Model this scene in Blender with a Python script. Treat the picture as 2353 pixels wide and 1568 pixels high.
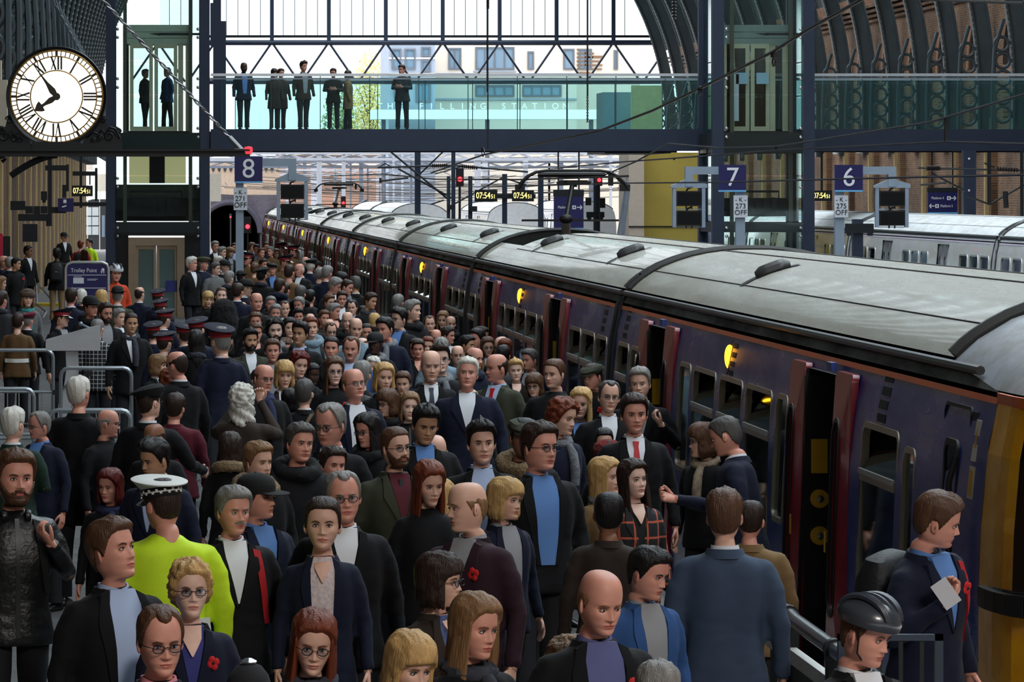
import bpy, math, random
import numpy as np
from mathutils import Vector, Matrix, Euler, noise
from mathutils.bvhtree import BVHTree
random.seed(7); np.random.seed(7)
PI = math.pi
SC = bpy.context.scene
for _o in list(bpy.data.objects): bpy.data.objects.remove(_o)
COL = SC.collection
# ------------------------------------------------------------ camera (long lens, level, shifted towards the right and down)
FPX, VX, VY, HC = 10500.0, 357.0, 438.0, 3.45
cam = bpy.data.cameras.new('camera'); camo = bpy.data.objects.new('camera', cam); COL.objects.link(camo)
camo.location = (0, 0, HC); camo.rotation_euler = (PI/2, 0, 0)
cam.sensor_width = 36; cam.lens = FPX/2353*36
cam.shift_x = (2353/2 - VX)/2353; cam.shift_y = -(1568/2 - VY)/2353
cam.clip_start = 1; cam.clip_end = 3000
SC.camera = camo
# ------------------------------------------------------------ sky, lamps, exposure
wd = bpy.data.worlds.new('overcast sky'); SC.world = wd; wd.use_nodes = True
bg = wd.node_tree.nodes['Background']; bg.inputs[0].default_value = (.93, .965, 1.0, 1)
# overcast sky: three times brighter overhead than at the horizon
_N = wd.node_tree.nodes; _L = wd.node_tree.links; _tc = _N.new('ShaderNodeTexCoord'); _sp = _N.new('ShaderNodeSeparateXYZ'); _L.new(_tc.outputs['Generated'], _sp.inputs[0])
_cl = _N.new('ShaderNodeClamp'); _L.new(_sp.outputs['Z'], _cl.inputs[0]); _ma = _N.new('ShaderNodeMath'); _ma.operation = 'MULTIPLY_ADD'; _ma.inputs[1].default_value = 4.2; _ma.inputs[2].default_value = 1.9
_L.new(_cl.outputs[0], _ma.inputs[0]); _L.new(_ma.outputs[0], bg.inputs[1])
SC.view_settings.view_transform = 'Standard'; SC.view_settings.look = 'None'
SC.view_settings.gamma = 1; SC.view_settings.use_curve_mapping = False
SC.view_settings.exposure = 0.0
def area(name, loc, rot, sx, sy, power, col):
    l = bpy.data.lights.new(name, 'AREA'); l.shape = 'RECTANGLE'; l.size = sx; l.size_y = sy; l.energy = power; l.color = col
    o = bpy.data.objects.new(name, l); COL.objects.link(o); o.location = loc; o.rotation_euler = rot
    return o
# the concourse lighting behind and above the camera
area('concourse_lamp_left', (-7.5, -2, 13.5), (math.radians(57), 0, math.radians(-12)), 5, 4, 3700, (1.0, .84, .70))
area('concourse_lamp_right', (9, -2, 13.5), (math.radians(57), 0, math.radians(12)), 6, 4, 2500, (1.0, .93, .86))
def W(px, py, Y):
    return Vector(((px-VX)*Y/FPX, Y, HC-(py-VY)*Y/FPX))
def S(px, Y):  # pixels to metres at depth Y
    return px*Y/FPX
# ------------------------------------------------------------ materials
MATS = {}
def lin(c):
    return tuple((v/12.92 if v <= .04045 else ((v+.055)/1.055)**2.4) for v in [q/255 for q in c])
def mat(name, rgb, rough=.6, metal=0., var=.12, scale=6., stretch=(1,1,1), bump=0., bscale=40., emit=None, spec=.5, coat=0., sheen=0.):
    """principled material, base colour broken up by a noise texture; rgb is sRGB 0..255"""
    if name in MATS: return MATS[name]
    m = bpy.data.materials.new(name); m.use_nodes = True; nt = m.node_tree; N = nt.nodes; L = nt.links
    b = N['Principled BSDF']; c = lin(rgb)
    b.inputs['Roughness'].default_value = rough; b.inputs['Metallic'].default_value = metal
    b.inputs['Specular IOR Level'].default_value = spec
    b.inputs['Coat Weight'].default_value = coat
    b.inputs['Sheen Weight'].default_value = sheen
    tc = N.new('ShaderNodeTexCoord'); mp = N.new('ShaderNodeMapping'); mp.inputs['Scale'].default_value = stretch
    L.new(tc.outputs['Object'], mp.inputs[0])
    if var > 0:
        n = N.new('ShaderNodeTexNoise'); n.inputs['Scale'].default_value = scale; n.inputs['Detail'].default_value = 3
        L.new(mp.outputs[0], n.inputs[0])
        mx = N.new('ShaderNodeMix'); mx.data_type = 'RGBA'
        mx.inputs[6].default_value = (*[max(0, v*(1-var*1.8)) for v in c], 1); mx.inputs[7].default_value = (*[min(1, v*(1+var*1.8)) for v in c], 1)
        L.new(n.outputs['Fac'], mx.inputs[0]); L.new(mx.outputs[2], b.inputs['Base Color'])
    else:
        b.inputs['Base Color'].default_value = (*c, 1)
    if bump > 0:
        n2 = N.new('ShaderNodeTexNoise'); n2.inputs['Scale'].default_value = bscale; n2.inputs['Detail'].default_value = 4
        L.new(mp.outputs[0], n2.inputs[0])
        bp = N.new('ShaderNodeBump'); bp.inputs['Strength'].default_value = bump; bp.inputs['Distance'].default_value = .02
        L.new(n2.outputs['Fac'], bp.inputs['Height']); L.new(bp.outputs[0], b.inputs['Normal'])
    if emit is not None:
        b.inputs['Emission Color'].default_value = (*c, 1); b.inputs['Emission Strength'].default_value = emit
    MATS[name] = m
    return m
def glass(name, rgb, gloss=.12, haze=0.):
    """thin pane: tinted see-through plus a mirror share"""
    if name in MATS: return MATS[name]
    m = bpy.data.materials.new(name); m.use_nodes = True; nt = m.node_tree; N = nt.nodes; L = nt.links
    N.remove(N['Principled BSDF']); out = N['Material Output']
    t = N.new('ShaderNodeBsdfTransparent'); t.inputs[0].default_value = (*lin(rgb), 1)
    g = N.new('ShaderNodeBsdfGlossy'); g.inputs['Roughness'].default_value = .04; g.inputs[0].default_value = (.9, 1, 1, 1)
    d = N.new('ShaderNodeBsdfDiffuse'); d.inputs[0].default_value = (.55, .72, .7, 1)
    lw = N.new('ShaderNodeLayerWeight'); lw.inputs[0].default_value = .5; pw = N.new('ShaderNodeMath'); pw.operation = 'POWER'; pw.inputs[1].default_value = 4; L.new(lw.outputs['Facing'], pw.inputs[0])
    mm = N.new('ShaderNodeMath'); mm.operation = 'MULTIPLY_ADD'; mm.inputs[1].default_value = .6; mm.inputs[2].default_value = gloss*.35
    L.new(pw.outputs[0], mm.inputs[0])
    nz = N.new('ShaderNodeTexNoise'); nz.inputs['Scale'].default_value = .9
    bp = N.new('ShaderNodeBump'); bp.inputs['Strength'].default_value = .006; L.new(nz.outputs['Fac'], bp.inputs['Height']); L.new(bp.outputs[0], g.inputs['Normal'])
    a = N.new('ShaderNodeMixShader'); a.inputs[0].default_value = haze; L.new(t.outputs[0], a.inputs[1]); L.new(d.outputs[0], a.inputs[2])
    b = N.new('ShaderNodeMixShader'); L.new(mm.outputs[0], b.inputs[0]); L.new(a.outputs[0], b.inputs[1]); L.new(g.outputs[0], b.inputs[2])
    L.new(b.outputs[0], out.inputs[0]); MATS[name] = m
    return m
def brickmat(name, c1, c2, mortar, sc=1.0, axis='YZ'):
    m = bpy.data.materials.new(name); m.use_nodes = True; nt = m.node_tree; N = nt.nodes; L = nt.links
    b = N['Principled BSDF']; b.inputs['Roughness'].default_value = .9
    tc = N.new('ShaderNodeTexCoord'); sp = N.new('ShaderNodeSeparateXYZ'); cb = N.new('ShaderNodeCombineXYZ')
    L.new(tc.outputs['Object'], sp.inputs[0])
    L.new(sp.outputs[axis[0]], cb.inputs[0]); L.new(sp.outputs[axis[1]], cb.inputs[1])
    br = N.new('ShaderNodeTexBrick'); br.inputs['Scale'].default_value = sc
    br.inputs['Brick Width'].default_value = .23; br.inputs['Row Height'].default_value = .085; br.inputs['Mortar Size'].default_value = .012
    br.inputs['Color1'].default_value = (*lin(c1), 1); br.inputs['Color2'].default_value = (*lin(c2), 1); br.inputs['Mortar'].default_value = (*lin(mortar), 1)
    L.new(cb.outputs[0], br.inputs[0])
    n = N.new('ShaderNodeTexNoise'); n.inputs['Scale'].default_value = .45; n.inputs['Detail'].default_value = 6; L.new(tc.outputs['Object'], n.inputs[0])
    cr = N.new('ShaderNodeMapRange'); cr.inputs[1].default_value = .3; cr.inputs[2].default_value = .7; cr.inputs[3].default_value = .45; cr.inputs[4].default_value = 1.25
    L.new(n.outputs['Fac'], cr.inputs[0])
    mx = N.new('ShaderNodeMix'); mx.data_type = 'RGBA'; mx.blend_type = 'MULTIPLY'; mx.inputs[0].default_value = 1
    L.new(br.outputs[0], mx.inputs[6]); L.new(cr.outputs[0], mx.inputs[7]); L.new(mx.outputs[2], b.inputs['Base Color'])
    bp = N.new('ShaderNodeBump'); bp.inputs['Strength'].default_value = .5; bp.inputs['Distance'].default_value = .02
    L.new(br.outputs['Fac'], bp.inputs['Height']); bp.invert = True; L.new(bp.outputs[0], b.inputs['Normal'])
    MATS[name] = m
    return m
# ------------------------------------------------------------ mesh builder
class MB:
    def __init__(s): s.v = []; s.f = []; s.m = []
    def add(s, V, F, mi=0):
        o = len(s.v); s.v.extend([tuple(p) for p in V])
        for q in F: s.f.append([i+o for i in q]); s.m.append(mi)
        return s
    def box(s, a, b, mi=0):
        x0, y0, z0 = a; x1, y1, z1 = b
        return s.add([(x0,y0,z0),(x1,y0,z0),(x1,y1,z0),(x0,y1,z0),(x0,y0,z1),(x1,y0,z1),(x1,y1,z1),(x0,y1,z1)],
              [(3,2,1,0),(4,5,6,7),(0,1,5,4),(1,2,6,5),(2,3,7,6),(3,0,4,7)], mi)
    def bar(s, p, q, w, h=None, up=(0,0,1), mi=0):
        p = Vector(p); q = Vector(q); h = h or w; d = (q-p).normalized(); u = Vector(up)
        if abs(d.dot(u)) > .98: u = Vector((0,1,0))
        a = d.cross(u).normalized()*w/2; b = a.cross(d).normalized()*h/2
        V = [p-a-b, p+a-b, p+a+b, p-a+b, q-a-b, q+a-b, q+a+b, q-a+b]
        return s.add(V, [(0,1,2,3)[::-1],(4,5,6,7)[::-1],(0,1,5,4)[::-1],(1,2,6,5)[::-1],(2,3,7,6)[::-1],(3,0,4,7)[::-1]][0:0] or [(3,2,1,0),(4,5,6,7),(0,1,5,4),(1,2,6,5),(2,3,7,6),(3,0,4,7)], mi)
    def tube(s, pts, r, n=8, mi=0, cap=True, closed=False):
        pts = [Vector(p) for p in pts]; k = len(pts)
        rr = r if hasattr(r, '__len__') else [r]*k
        V = []; ref = None
        for i, p in enumerate(pts):
            if closed: d = pts[(i+1) % k]-pts[i-1]
            else: d = pts[min(i+1, k-1)]-pts[max(i-1, 0)]
            d.normalize()
            if ref is None:
                ref = Vector((0,0,1)) if abs(d.z) < .9 else Vector((0,1,0))
            a = d.cross(ref)
            if a.length < 1e-5: a = d.orthogonal()
            a.normalize(); b = a.cross(d).normalized(); ref = b
            for j in range(n):
                t = 2*PI*j/n; V.append(p+(a*math.cos(t)+b*math.sin(t))*rr[i])
        F = []
        for i in range(k if closed else k-1):
            i2 = (i+1) % k
            for j in range(n):
                F.append((i*n+j, i*n+(j+1) % n, i2*n+(j+1) % n, i2*n+j))
        if cap and not closed: F += [tuple(range(n))[::-1], tuple((k-1)*n+j for j in range(n))]
        return s.add(V, F, mi)
    def lathe(s, prof, n=20, c=(0,0,0), sx=1, sy=1, axis='z', mi=0, gap=None):
        """prof: (r, z) list turned about an axis"""
        V = []; F = []; k = len(prof); c = Vector(c)
        for r, z in prof:
            for j in range(n):
                t = 2*PI*j/n; x, y = r*math.cos(t)*sx, r*math.sin(t)*sy
                V.append(c+Vector((x, y, z) if axis == 'z' else ((x, z, y) if axis == 'y' else (z, x, y))))
        for i in range(k-1):
            for j in range(n):
                q = (i*n+j, i*n+(j+1) % n, (i+1)*n+(j+1) % n, (i+1)*n+j)
                F.append(q)
        if prof[0][0] > 1e-6: F.append(tuple(range(n))[::-1])
        if prof[-1][0] > 1e-6: F.append(tuple((k-1)*n+j for j in range(n)))
        return s.add(V, F, mi)
    def prism(s, poly, h, plane='xz', c=0, mi=0):
        """poly of 2-D points extruded by h along the third axis from c"""
        n = len(poly); V = []
        for o in (c, c+h):
            for a, b in poly:
                V.append((a, o, b) if plane == 'xz' else ((o, a, b) if plane == 'yz' else (a, b, o)))
        return s.add(V, [tuple(range(n)), tuple(range(2*n-1, n-1, -1))]+[(i, i+n, (i+1) % n+n, (i+1) % n) for i in range(n)], mi)
    def ell(s, c, r, n=12, k=8, mi=0):
        prof = [(math.sin(PI*i/k), -math.cos(PI*i/k)) for i in range(k+1)]
        o = len(s.v); s.lathe(prof, n, (0,0,0), 1, 1, 'z', mi)
        for i in range(o, len(s.v)):
            x, y, z = s.v[i]; s.v[i] = (c[0]+x*r[0], c[1]+y*r[1], c[2]+z*r[2])
        return s
    def xf(s, M, start=0):
        for i in range(start, len(s.v)): s.v[i] = tuple(M @ Vector(s.v[i]))
        return s
    def mesh(s, name, mats, smooth=35):
        me = bpy.data.meshes.new(name); me.from_pydata(s.v, [], s.f)
        for m in (mats if isinstance(mats, (list, tuple)) else [mats]): me.materials.append(m)
        if len(me.materials) > 1: me.polygons.foreach_set('material_index', s.m)
        me.update()
        fixn(me)
        if smooth:
            me.shade_smooth()
            if smooth < 180: me.set_sharp_from_angle(angle=math.radians(smooth))
        return me
    def build(s, name, mats, parent=None, smooth=35, **k):
        return link(name, s.mesh(name, mats, smooth), parent, **k)
def fixn(me):
    import bmesh
    bm = bmesh.new(); bm.from_mesh(me); bmesh.ops.recalc_face_normals(bm, faces=bm.faces); bm.to_mesh(me); bm.free()
def link(name, me, parent=None, loc=None, rot=None, label=None, cat=None, group=None, kind=None):
    o = bpy.data.objects.new(name, me); COL.objects.link(o)
    if parent is not None: o.parent = parent
    if loc is not None: o.location = loc
    if rot is not None: o.rotation_euler = rot
    return tag(o, label, cat, group, kind)
def tag(o, label=None, cat=None, group=None, kind=None):
    if label: o['label'] = label
    if cat: o['category'] = cat
    if group: o['group'] = group
    if kind: o['kind'] = kind
    return o
def thing(name, label, cat, loc=(0,0,0), rz=0, group=None):
    o = bpy.data.objects.new(name, None); COL.objects.link(o); o.empty_display_size = .2
    o.location = loc; o.rotation_euler = (0,0,rz)
    return tag(o, label, cat, group)
def kids(o): return [c for c in bpy.data.objects if c.parent == o]
def dup(root, loc, label=None, rz=None, tree=None):
    """copy a thing with its parts and sub-parts, sharing mesh data"""
    def cp(o, par):
        c = o.copy(); COL.objects.link(c)
        if par is not None: c.parent = par
        for ch in tree.get(o.name, []): cp(ch, c)
        return c
    if tree is None: tree = tree_of()
    r = cp(root, None); r.location = loc
    if rz is not None: r.rotation_euler = (0,0,rz)
    if label: r['label'] = label
    return r
def tree_of():
    t = {}
    for o in bpy.data.objects:
        if o.parent is not None: t.setdefault(o.parent.name, []).append(o)
    return t
_fonts = {}
def text_mesh(txt, size, depth=.004, align='CENTER'):
    cu = bpy.data.curves.new('txt', 'FONT'); cu.body = txt; cu.size = size; cu.align_x = align; cu.align_y = 'CENTER'; cu.extrude = depth; cu.resolution_u = 4
    o = bpy.data.objects.new('txt', cu); COL.objects.link(o)
    dg = bpy.context.evaluated_depsgraph_get(); me = bpy.data.meshes.new_from_object(o.evaluated_get(dg))
    bpy.data.objects.remove(o); bpy.data.curves.remove(cu)
    return me
def lettering(txt, size, loc, m, parent, name='lettering', bold=1.0, sx=1.0, align='CENTER', rot=(PI/2,0,0)):
    me = text_mesh(txt, size, .004, align); me.materials.clear(); me.materials.append(m)
    o = link(name, me, parent, loc, rot); o.scale = (sx, 1, 1)
    return o
# ============================================================ trains
TX = 5.97
def outline_rr(y0, y1, z0, z1, r, n=4):
    p = []
    for cy, cz, a0 in ((y1-r, z1-r, 0), (y0+r, z1-r, 90), (y0+r, z0+r, 180), (y1-r, z0+r, 270)):
        for i in range(n+1):
            a = math.radians(a0+90*i/n); p.append((cy+r*math.cos(a), cz+r*math.sin(a)))
    return p
SEC = [(0, 2.86), (.32, 2.845), (.62, 2.79), (.90, 2.69), (1.10, 2.57), (1.22, 2.46)]      # roof, half section (from the crown outwards)
SIDE = [(1.24, 2.42), (1.30, 2.33), (1.365, 2.05), (1.405, 1.65), (1.42, 1.25), (1.425, .85), (1.42, .35), (1.41, -.05)]
def side_x(z):
    zs = [q[1] for q in SIDE][::-1]; xs = [q[0] for q in SIDE][::-1]
    return float(np.interp(z, zs, xs))
def skin_strip(mb, y0, y1, zs, mi, side=-1, off=0.0):
    V = []
    for z in zs:
        for y in (y0, y1): V.append((side*(side_x(z)+off), y, z))
    n = len(zs); F = [(i*2, i*2+1, i*2+3, i*2+2) for i in range(n-1)]
    mb.add(V, F, mi)
def curved_panel(mb, y0, y1, z0, z1, off, th, mi=0, rr=0., side=-1, n=4):
    """a thin solid panel that follows the body side"""
    pts = outline_rr(y0, y1, z0, z1, rr, n) if rr > 0 else [(y1, z1), (y0, z1), (y0, z0), (y1, z0)]
    A = [(side*(side_x(z)+off), y, z) for y, z in pts]; B = [(side*(side_x(z)+off-th), y, z) for y, z in pts]; k = len(pts)
    mb.add(A+B, [tuple(range(k)), tuple(range(2*k-1, k-1, -1))]+[(i, (i+1) % k, k+(i+1) % k, k+i) for i in range(k)], mi)
def ring_panel(mb, y0, y1, z0, z1, w, off, th, rr, mi=0, side=-1):
    n = 4; o = outline_rr(y0, y1, z0, z1, rr, n); i_ = outline_rr(y0+w, y1-w, z0+w, z1-w, max(.01, rr-w), n); k = len(o)
    P = lambda pts, f: [(side*(side_x(z)+f), y, z) for y, z in pts]
    V = P(o, off)+P(i_, off)+P(i_, off-th)+P(o, off-th); F = []
    for j in range(k):
        j2 = (j+1) % k
        for a in range(4): F.append((a*k+j, a*k+j2, ((a+1) % 4)*k+j2, ((a+1) % 4)*k+j))
    mb.add(V, F, mi)
def carriage(root, L, doors, M, wins, vents, lamps, well=None, cab=None, detail=True, open_doors=True):
    """one coach built along +y from 0 to L; the platform side faces -x"""
    dw = 1.42
    cuts = []
    for d in doors: cuts.append((d-dw/2, d+dw/2, -.02, 2.20))
    for (a, b, z0, z1) in wins: cuts.append((a, b, z0, z1))
    ys = sorted({.95 if cab else 0., L}|{c for q in cuts for c in q[:2]}); mb = MB()
    for y0, y1 in zip(ys, ys[1:]):
        ym = (y0+y1)/2; cs = [q for q in cuts if q[0] < ym < q[1]]
        segs = [(-.05, 2.30)]
        for q in cs:
            new = []
            for a, b in segs:
                if q[2] > a: new.append((a, min(b, q[2])))
                if q[3] < b: new.append((max(a, q[3]), b))
            segs = new
        for a, b in segs:
            if b-a > .01: skin_strip(mb, y0, y1, [a]+[z for _, z in SIDE[::-1] if a < z < b]+[b], 0)
    # far side, ends, underframe
    skin_strip(mb, .95 if cab else 0, L, [z for _, z in SIDE], 0, 1)
    for y in ((cab+.01 if cab else 0.0), L):
        pts = [(-x, z) for x, z in SIDE[::-1]]+[(-x, z) for x, z in SEC[::-1]]+[(x, z) for x, z in SEC[1:]]+[(x, z) for x, z in SIDE]
        mb.add([(x, y, z) for x, z in pts], [tuple(range(len(pts)))], 3)
    mb.box((-1.38, 0, -.12), (1.38, L, -.05), 3); mb.box((-1.25, .6, -.75), (1.25, L-.6, -.12), 3)
    # door reveals
    for d in doors:
        y0, y1 = d-dw/2, d+dw/2
        for y in (y0, y1): mb.add([(-1.42, y, -.05), (-1.2, y, -.05), (-1.2, y, 2.20), (-1.36, y, 2.20)], [(0, 1, 2, 3)], 1)
        mb.add([(-1.36, y0, 2.20), (-1.36, y1, 2.20), (-1.2, y1, 2.20), (-1.2, y0, 2.20)], [(0, 1, 2, 3)], 1)
        mb.box((-1.46, y0, -.06), (-1.2, y1, -.01), 4)
    mb.build('body_shell', [M['side'], M['dark'], M['orange'], M['under'], M['step']], root, 50)
    # cream and dark interior
    ib = MB(); ib.add([(1.1, .1, 0), (1.1, L-.1, 0), (1.1, L-.1, 2.2), (1.1, .1, 2.2)], [(0, 1, 2, 3)], 0); ib.add([(-1.3, .1, 0), (1.1, .1, 0), (1.1, L-.1, 0), (-1.3, L-.1, 0)], [(0, 1, 2, 3)], 1); ib.add([(-1.25, .1, 2.21), (1.1, .1, 2.21), (1.1, L-.1, 2.21), (-1.25, L-.1, 2.21)], [(0, 1, 2, 3)], 0)
    for d in doors:
        for s in (-1, 1):
            y = d+s*(dw/2+.18); ib.box((-1.22, y-.03, 0), (-.45, y+.03, 2.2), 1)
    ib.build('interior_lining', [M['lining'], M['dark']], root)
    # orange cant-rail line, drip strip and gutter
    cb = MB(); skin_strip(cb, .95 if cab else 0, L, [2.268, 2.304], 0, -1, .006); cb.build('orange_stripe', M['orange'], root, label='thin orange stripe below the gutter')
    gb = MB(); gb.tube([(-1.275, (cab or 1.1)-1.1, 2.425), (-1.275, L, 2.425)], .028, 8); gb.build('rain_gutter', M['gutter'], root)
    xb = MB(); V = [(-1.235, cab or 0, 2.44), (-1.235, L, 2.44), (-1.30, cab and .95 or 0, 2.33), (-1.30, L, 2.33)]; xb.add(V, [(0, 1, 3, 2)]); xb.build('eaves_panel', M['grime'], root)
    # roof
    rb = MB(); secs = [(-x, z) for x, z in SEC[::-1]]+[(x, z) for x, z in SEC[1:]]
    fine = []
    for a, b in zip(secs, secs[1:]):
        fine += [a, ((a[0]+b[0])/2, (a[1]+b[1])/2+.006)]
    fine.append(secs[-1])
    spans = [(cab or 0., L)] if not well else [(0., well[0]), (well[1], L)]
    for a, b in spans:
        n = len(fine); rb.add([(x, y, z) for y in (a, b) for x, z in fine], [(i, i+1, n+i+1, n+i) for i in range(n-1)], 0)
    if well:
        a, b = well; lowx = 1.02
        rb.add([(-lowx, a, 2.42), (lowx, a, 2.42), (lowx, b, 2.42), (-lowx, b, 2.42)], [(0, 1, 2, 3)], 1)
        for y in (a, b):
            k = [p for p in fine if abs(p[0]) <= 1.08]; rb.add([(x, y, z) for x, z in k]+[(k[-1][0], y, 2.42), (k[0][0], y, 2.42)], [tuple(range(len(k)+2))], 1)
        for s in (-1, 1):
            e = [p for p in fine if p[0]*s >= .88]; e = e if s > 0 else e[::-1]
            rb.add([(x, y, z) for y in (a, b) for x, z in e]+[(e[0][0], a, 2.42), (e[0][0], b, 2.42)], [(i, i+1, len(e)+i+1, len(e)+i) for i in range(len(e)-1)]+[(0, len(e), 2*len(e)+1, 2*len(e))], 0)
    rb.build('roof', [M['roof'], M['well']], root, 60)
    sb = MB()
    for x in (-.98, -.30, .30, .98):
        z = float(np.interp(abs(x), [q[0] for q in SEC], [q[1] for q in SEC])); 
        for a, b in spans: sb.box((x-.008, a, z-.004), (x+.008, b, z+.010))
    sb.build('roof_seam', M['seam'], root)
    for y in ((cab or .04), L-.04):
        hb = MB(); hb.tube([(x*1.012, y, z*1.004+.004) for x, z in fine]+[], .05 if cab and y == cab else .028, 6); hb.build('roof_hoop', M['seam'], root)
    for s in ((1,) if cab else (0, 1)):
        y = .04 if not s else L-.04; hb = MB(); hb.tube([(-1.245, y, 2.44)]+[(-side_x(z)-.006, y, z) for z in (2.3, 1.9, 1.4, .8, .2)], .026, 6); hb.build('end_moulding', M['seam'], root)
    # roof vents: a dark slot with a raised cowl, lying across the roof
    def rz(x): return float(np.interp(abs(x), [q[0] for q in SEC], [q[1] for q in SEC]))
    for y in vents:
        if well and well[0]-.8 < y < well[1]+.8: continue
        vb = MB(); xs = np.linspace(-1.0, -.50, 9)
        V = [(x, y+w, rz(x)+.012) for x in xs for w in (-.11, .11)]; vb.add(V, [(i*2, i*2+1, i*2+3, i*2+2) for i in range(8)], 1)
        vb.tube([(x, y, rz(x)+.02) for x in np.linspace(-.87, -.58, 7)], [.04, .07, .075, .075, .075, .07, .04], 10, 0)
        vb.build('roof_vent', [M['cowl'], M['slot']], root)
    # windows
    for (a, b, z0, z1) in wins:
        wb = MB(); ring_panel(wb, a-.03, b+.03, z0-.03, z1+.03, .04, .008, .05, .11)
        hop = (b-a) > .9 and detail and z0 > .5
        if hop:
            zb = z1-.32; curved_panel(wb, a+.02, b-.02, zb-.03, zb+.03, .008, .04)
        f = wb.build('window', M['wframe'], root, 60)
        pb = MB(); curved_panel(pb, a-.01, b+.01, z0-.01, (zb if hop else z1+.01), -.012, .01, 0, .06); pb.build('pane', M['glass'], f)
        if hop:
            hb2 = MB(); V = [(-side_x(zb)-.005, a+.03, zb+.02), (-side_x(zb)-.005, b-.03, zb+.02), (-side_x(z1)+.14, b-.03, z1-.05), (-side_x(z1)+.14, a+.03, z1-.05)]
            V += [(x+.012, y, z+.006) for x, y, z in V]; hb2.add(V, [(0, 1, 2, 3), (7, 6, 5, 4), (0, 4, 5, 1), (1, 5, 6, 2), (2, 6, 7, 3), (3, 7, 4, 0)])
            hb2.build('hopper_pane', M['glass2'], f); h3 = MB(); h3.bar((-side_x(zb)-.008, a+.03, zb+.03), (-side_x(zb)-.008, b-.03, zb+.03), .02, .035); h3.build('hopper_rail', M['hrail'], f)
    # doors
    for d in doors:
        for s in (-1, 1):
            y0 = d+s*(dw/2) if s > 0 else d-dw/2-.74; y1 = y0+.74; off = .055
            if not open_doors: y0 = d if s > 0 else d-.71; y1 = y0+.71; off = .0
            db = MB(); wy0, wy1, wz0, wz1 = y0+.22, y1-.22, .62, 1.92
            ring_panel(db, y0, y1, .0, 2.235, .012, off, .045, .05); o = outline_rr(y0+.012, y1-.012, .012, 2.223, .04, 4); i_ = outline_rr(wy0, wy1, wz0, wz1, .13, 4); k = len(o)
            P = lambda pts, f: [(-(side_x(z)+f), y, z) for y, z in pts]
            db.add(P(o, off)+P(i_, off)+P(i_, off-.045)+P(o, off-.045), [(a_*k+j, a_*k+(j+1) % k, (a_+1)*k+(j+1) % k, (a_+1)*k+j) for a_ in range(3) for j in range(k)], 0)
            leaf = db.build('door_leaf', M['door'], root, 50, label='red sliding door leaf' if M.get('red') else None)
            gb2 = MB(); curved_panel(gb2, wy0-.02, wy1+.02, wz0-.02, wz1+.02, off-.02, .01, 0, .12); gb2.build('pane', M['glass'], leaf)
            if detail:
                gk = MB(); ring_panel(gk, wy0-.015, wy1+.015, wz0-.015, wz1+.015, .03, off+.006, .02, .14); gk.build('window_gasket', M['rubber'], leaf)
                st = MB(); yy = y1-.12 if s < 0 else y0+.12; curved_panel(st, yy-.03, yy+.03, 1.02, 1.16, off+.003, .004); st.build('yellow_label', M['ylabel'], leaf)
                eb = MB(); yy = y1 if s < 0 else y0; eb.bar((-side_x(1.1)-off+.02, yy, .03), (-side_x(2.2)-off+.02, yy, 2.2), .03, .04); eb.build('door_edge_rubber', M['rubber'], leaf)
        if detail and open_doors:
            # standback with the two yellow door buttons, seen in the doorway
            pl = MB(); y = d-dw/2-.03+.05
            pl2 = MB(); pl2.box((-1.40, d+dw/2-.05, .0), (-1.10, d+dw/2-.02, 2.15), 0); pl2.build('standback', M['stand'], root)
            for z in (1.28, 1.02):
                q = MB(); q.lathe([(0, -.02), (.062, -.02), (.068, 0), (.066, .012), (0, .012)], 18, (-1.295, d+dw/2-.06, z), axis='y', mi=0); q.lathe([(0, -.035), (.026, -.032), (.028, -.018), (0, -.018)], 14, (-1.295, d+dw/2-.06, z), axis='y', mi=1)
                q.build('door_button', [M['ylabel'], M['silver']], root)
            n = MB(); n.box((-1.355, d+dw/2-.06, 1.46), (-1.24, d+dw/2-.05, 1.70)); n.build('warning_notice', M['ylabel'], root)
            hr = MB(); hr.tube([(-1.12, d+dw/2-.06, .5), (-1.12, d+dw/2-.06, 1.75)], .016, 8); hr.build('grab_pole', M['pole'], root)
            st = MB(); st.box((-1.40, d-dw/2+.1, 2.23), (-1.36, d-dw/2+.32, 2.285)); st.build('door_motor_cover', M['bluecap'], root)
    # door-open lamps with their louvre
    for y, lit in lamps:
        z0, z1 = 2.00, 2.22
        lb = MB(); ring_panel(lb, y-.07, y+.07, z0-.03, z1+.03, .02, .004, .03, .06); l = lb.build('lamp_bezel', M['rubber'], root)
        eb = MB(); eb.ell((-side_x(2.11), y, 2.11), (.042, .045, .10), 14, 10); eb.build('orange_lamp', M['lamp'], l, label='lit orange door lamp')
        gv = MB()
        for i in range(4): curved_panel(gv, y-.36, y-.12, z0-.03+.072*i, z0+.012+.072*i, .004, .006)
        gv.build('louvre', M['slot'], root)
    return root
def louvre(root, y, z, M):
    b = MB()
    for i in range(4): curved_panel(b, y-.16, y+.16, z+.085*i, z+.055+.085*i, .004, .006)
    b.build('louvre', M['slot'], root)
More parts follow.
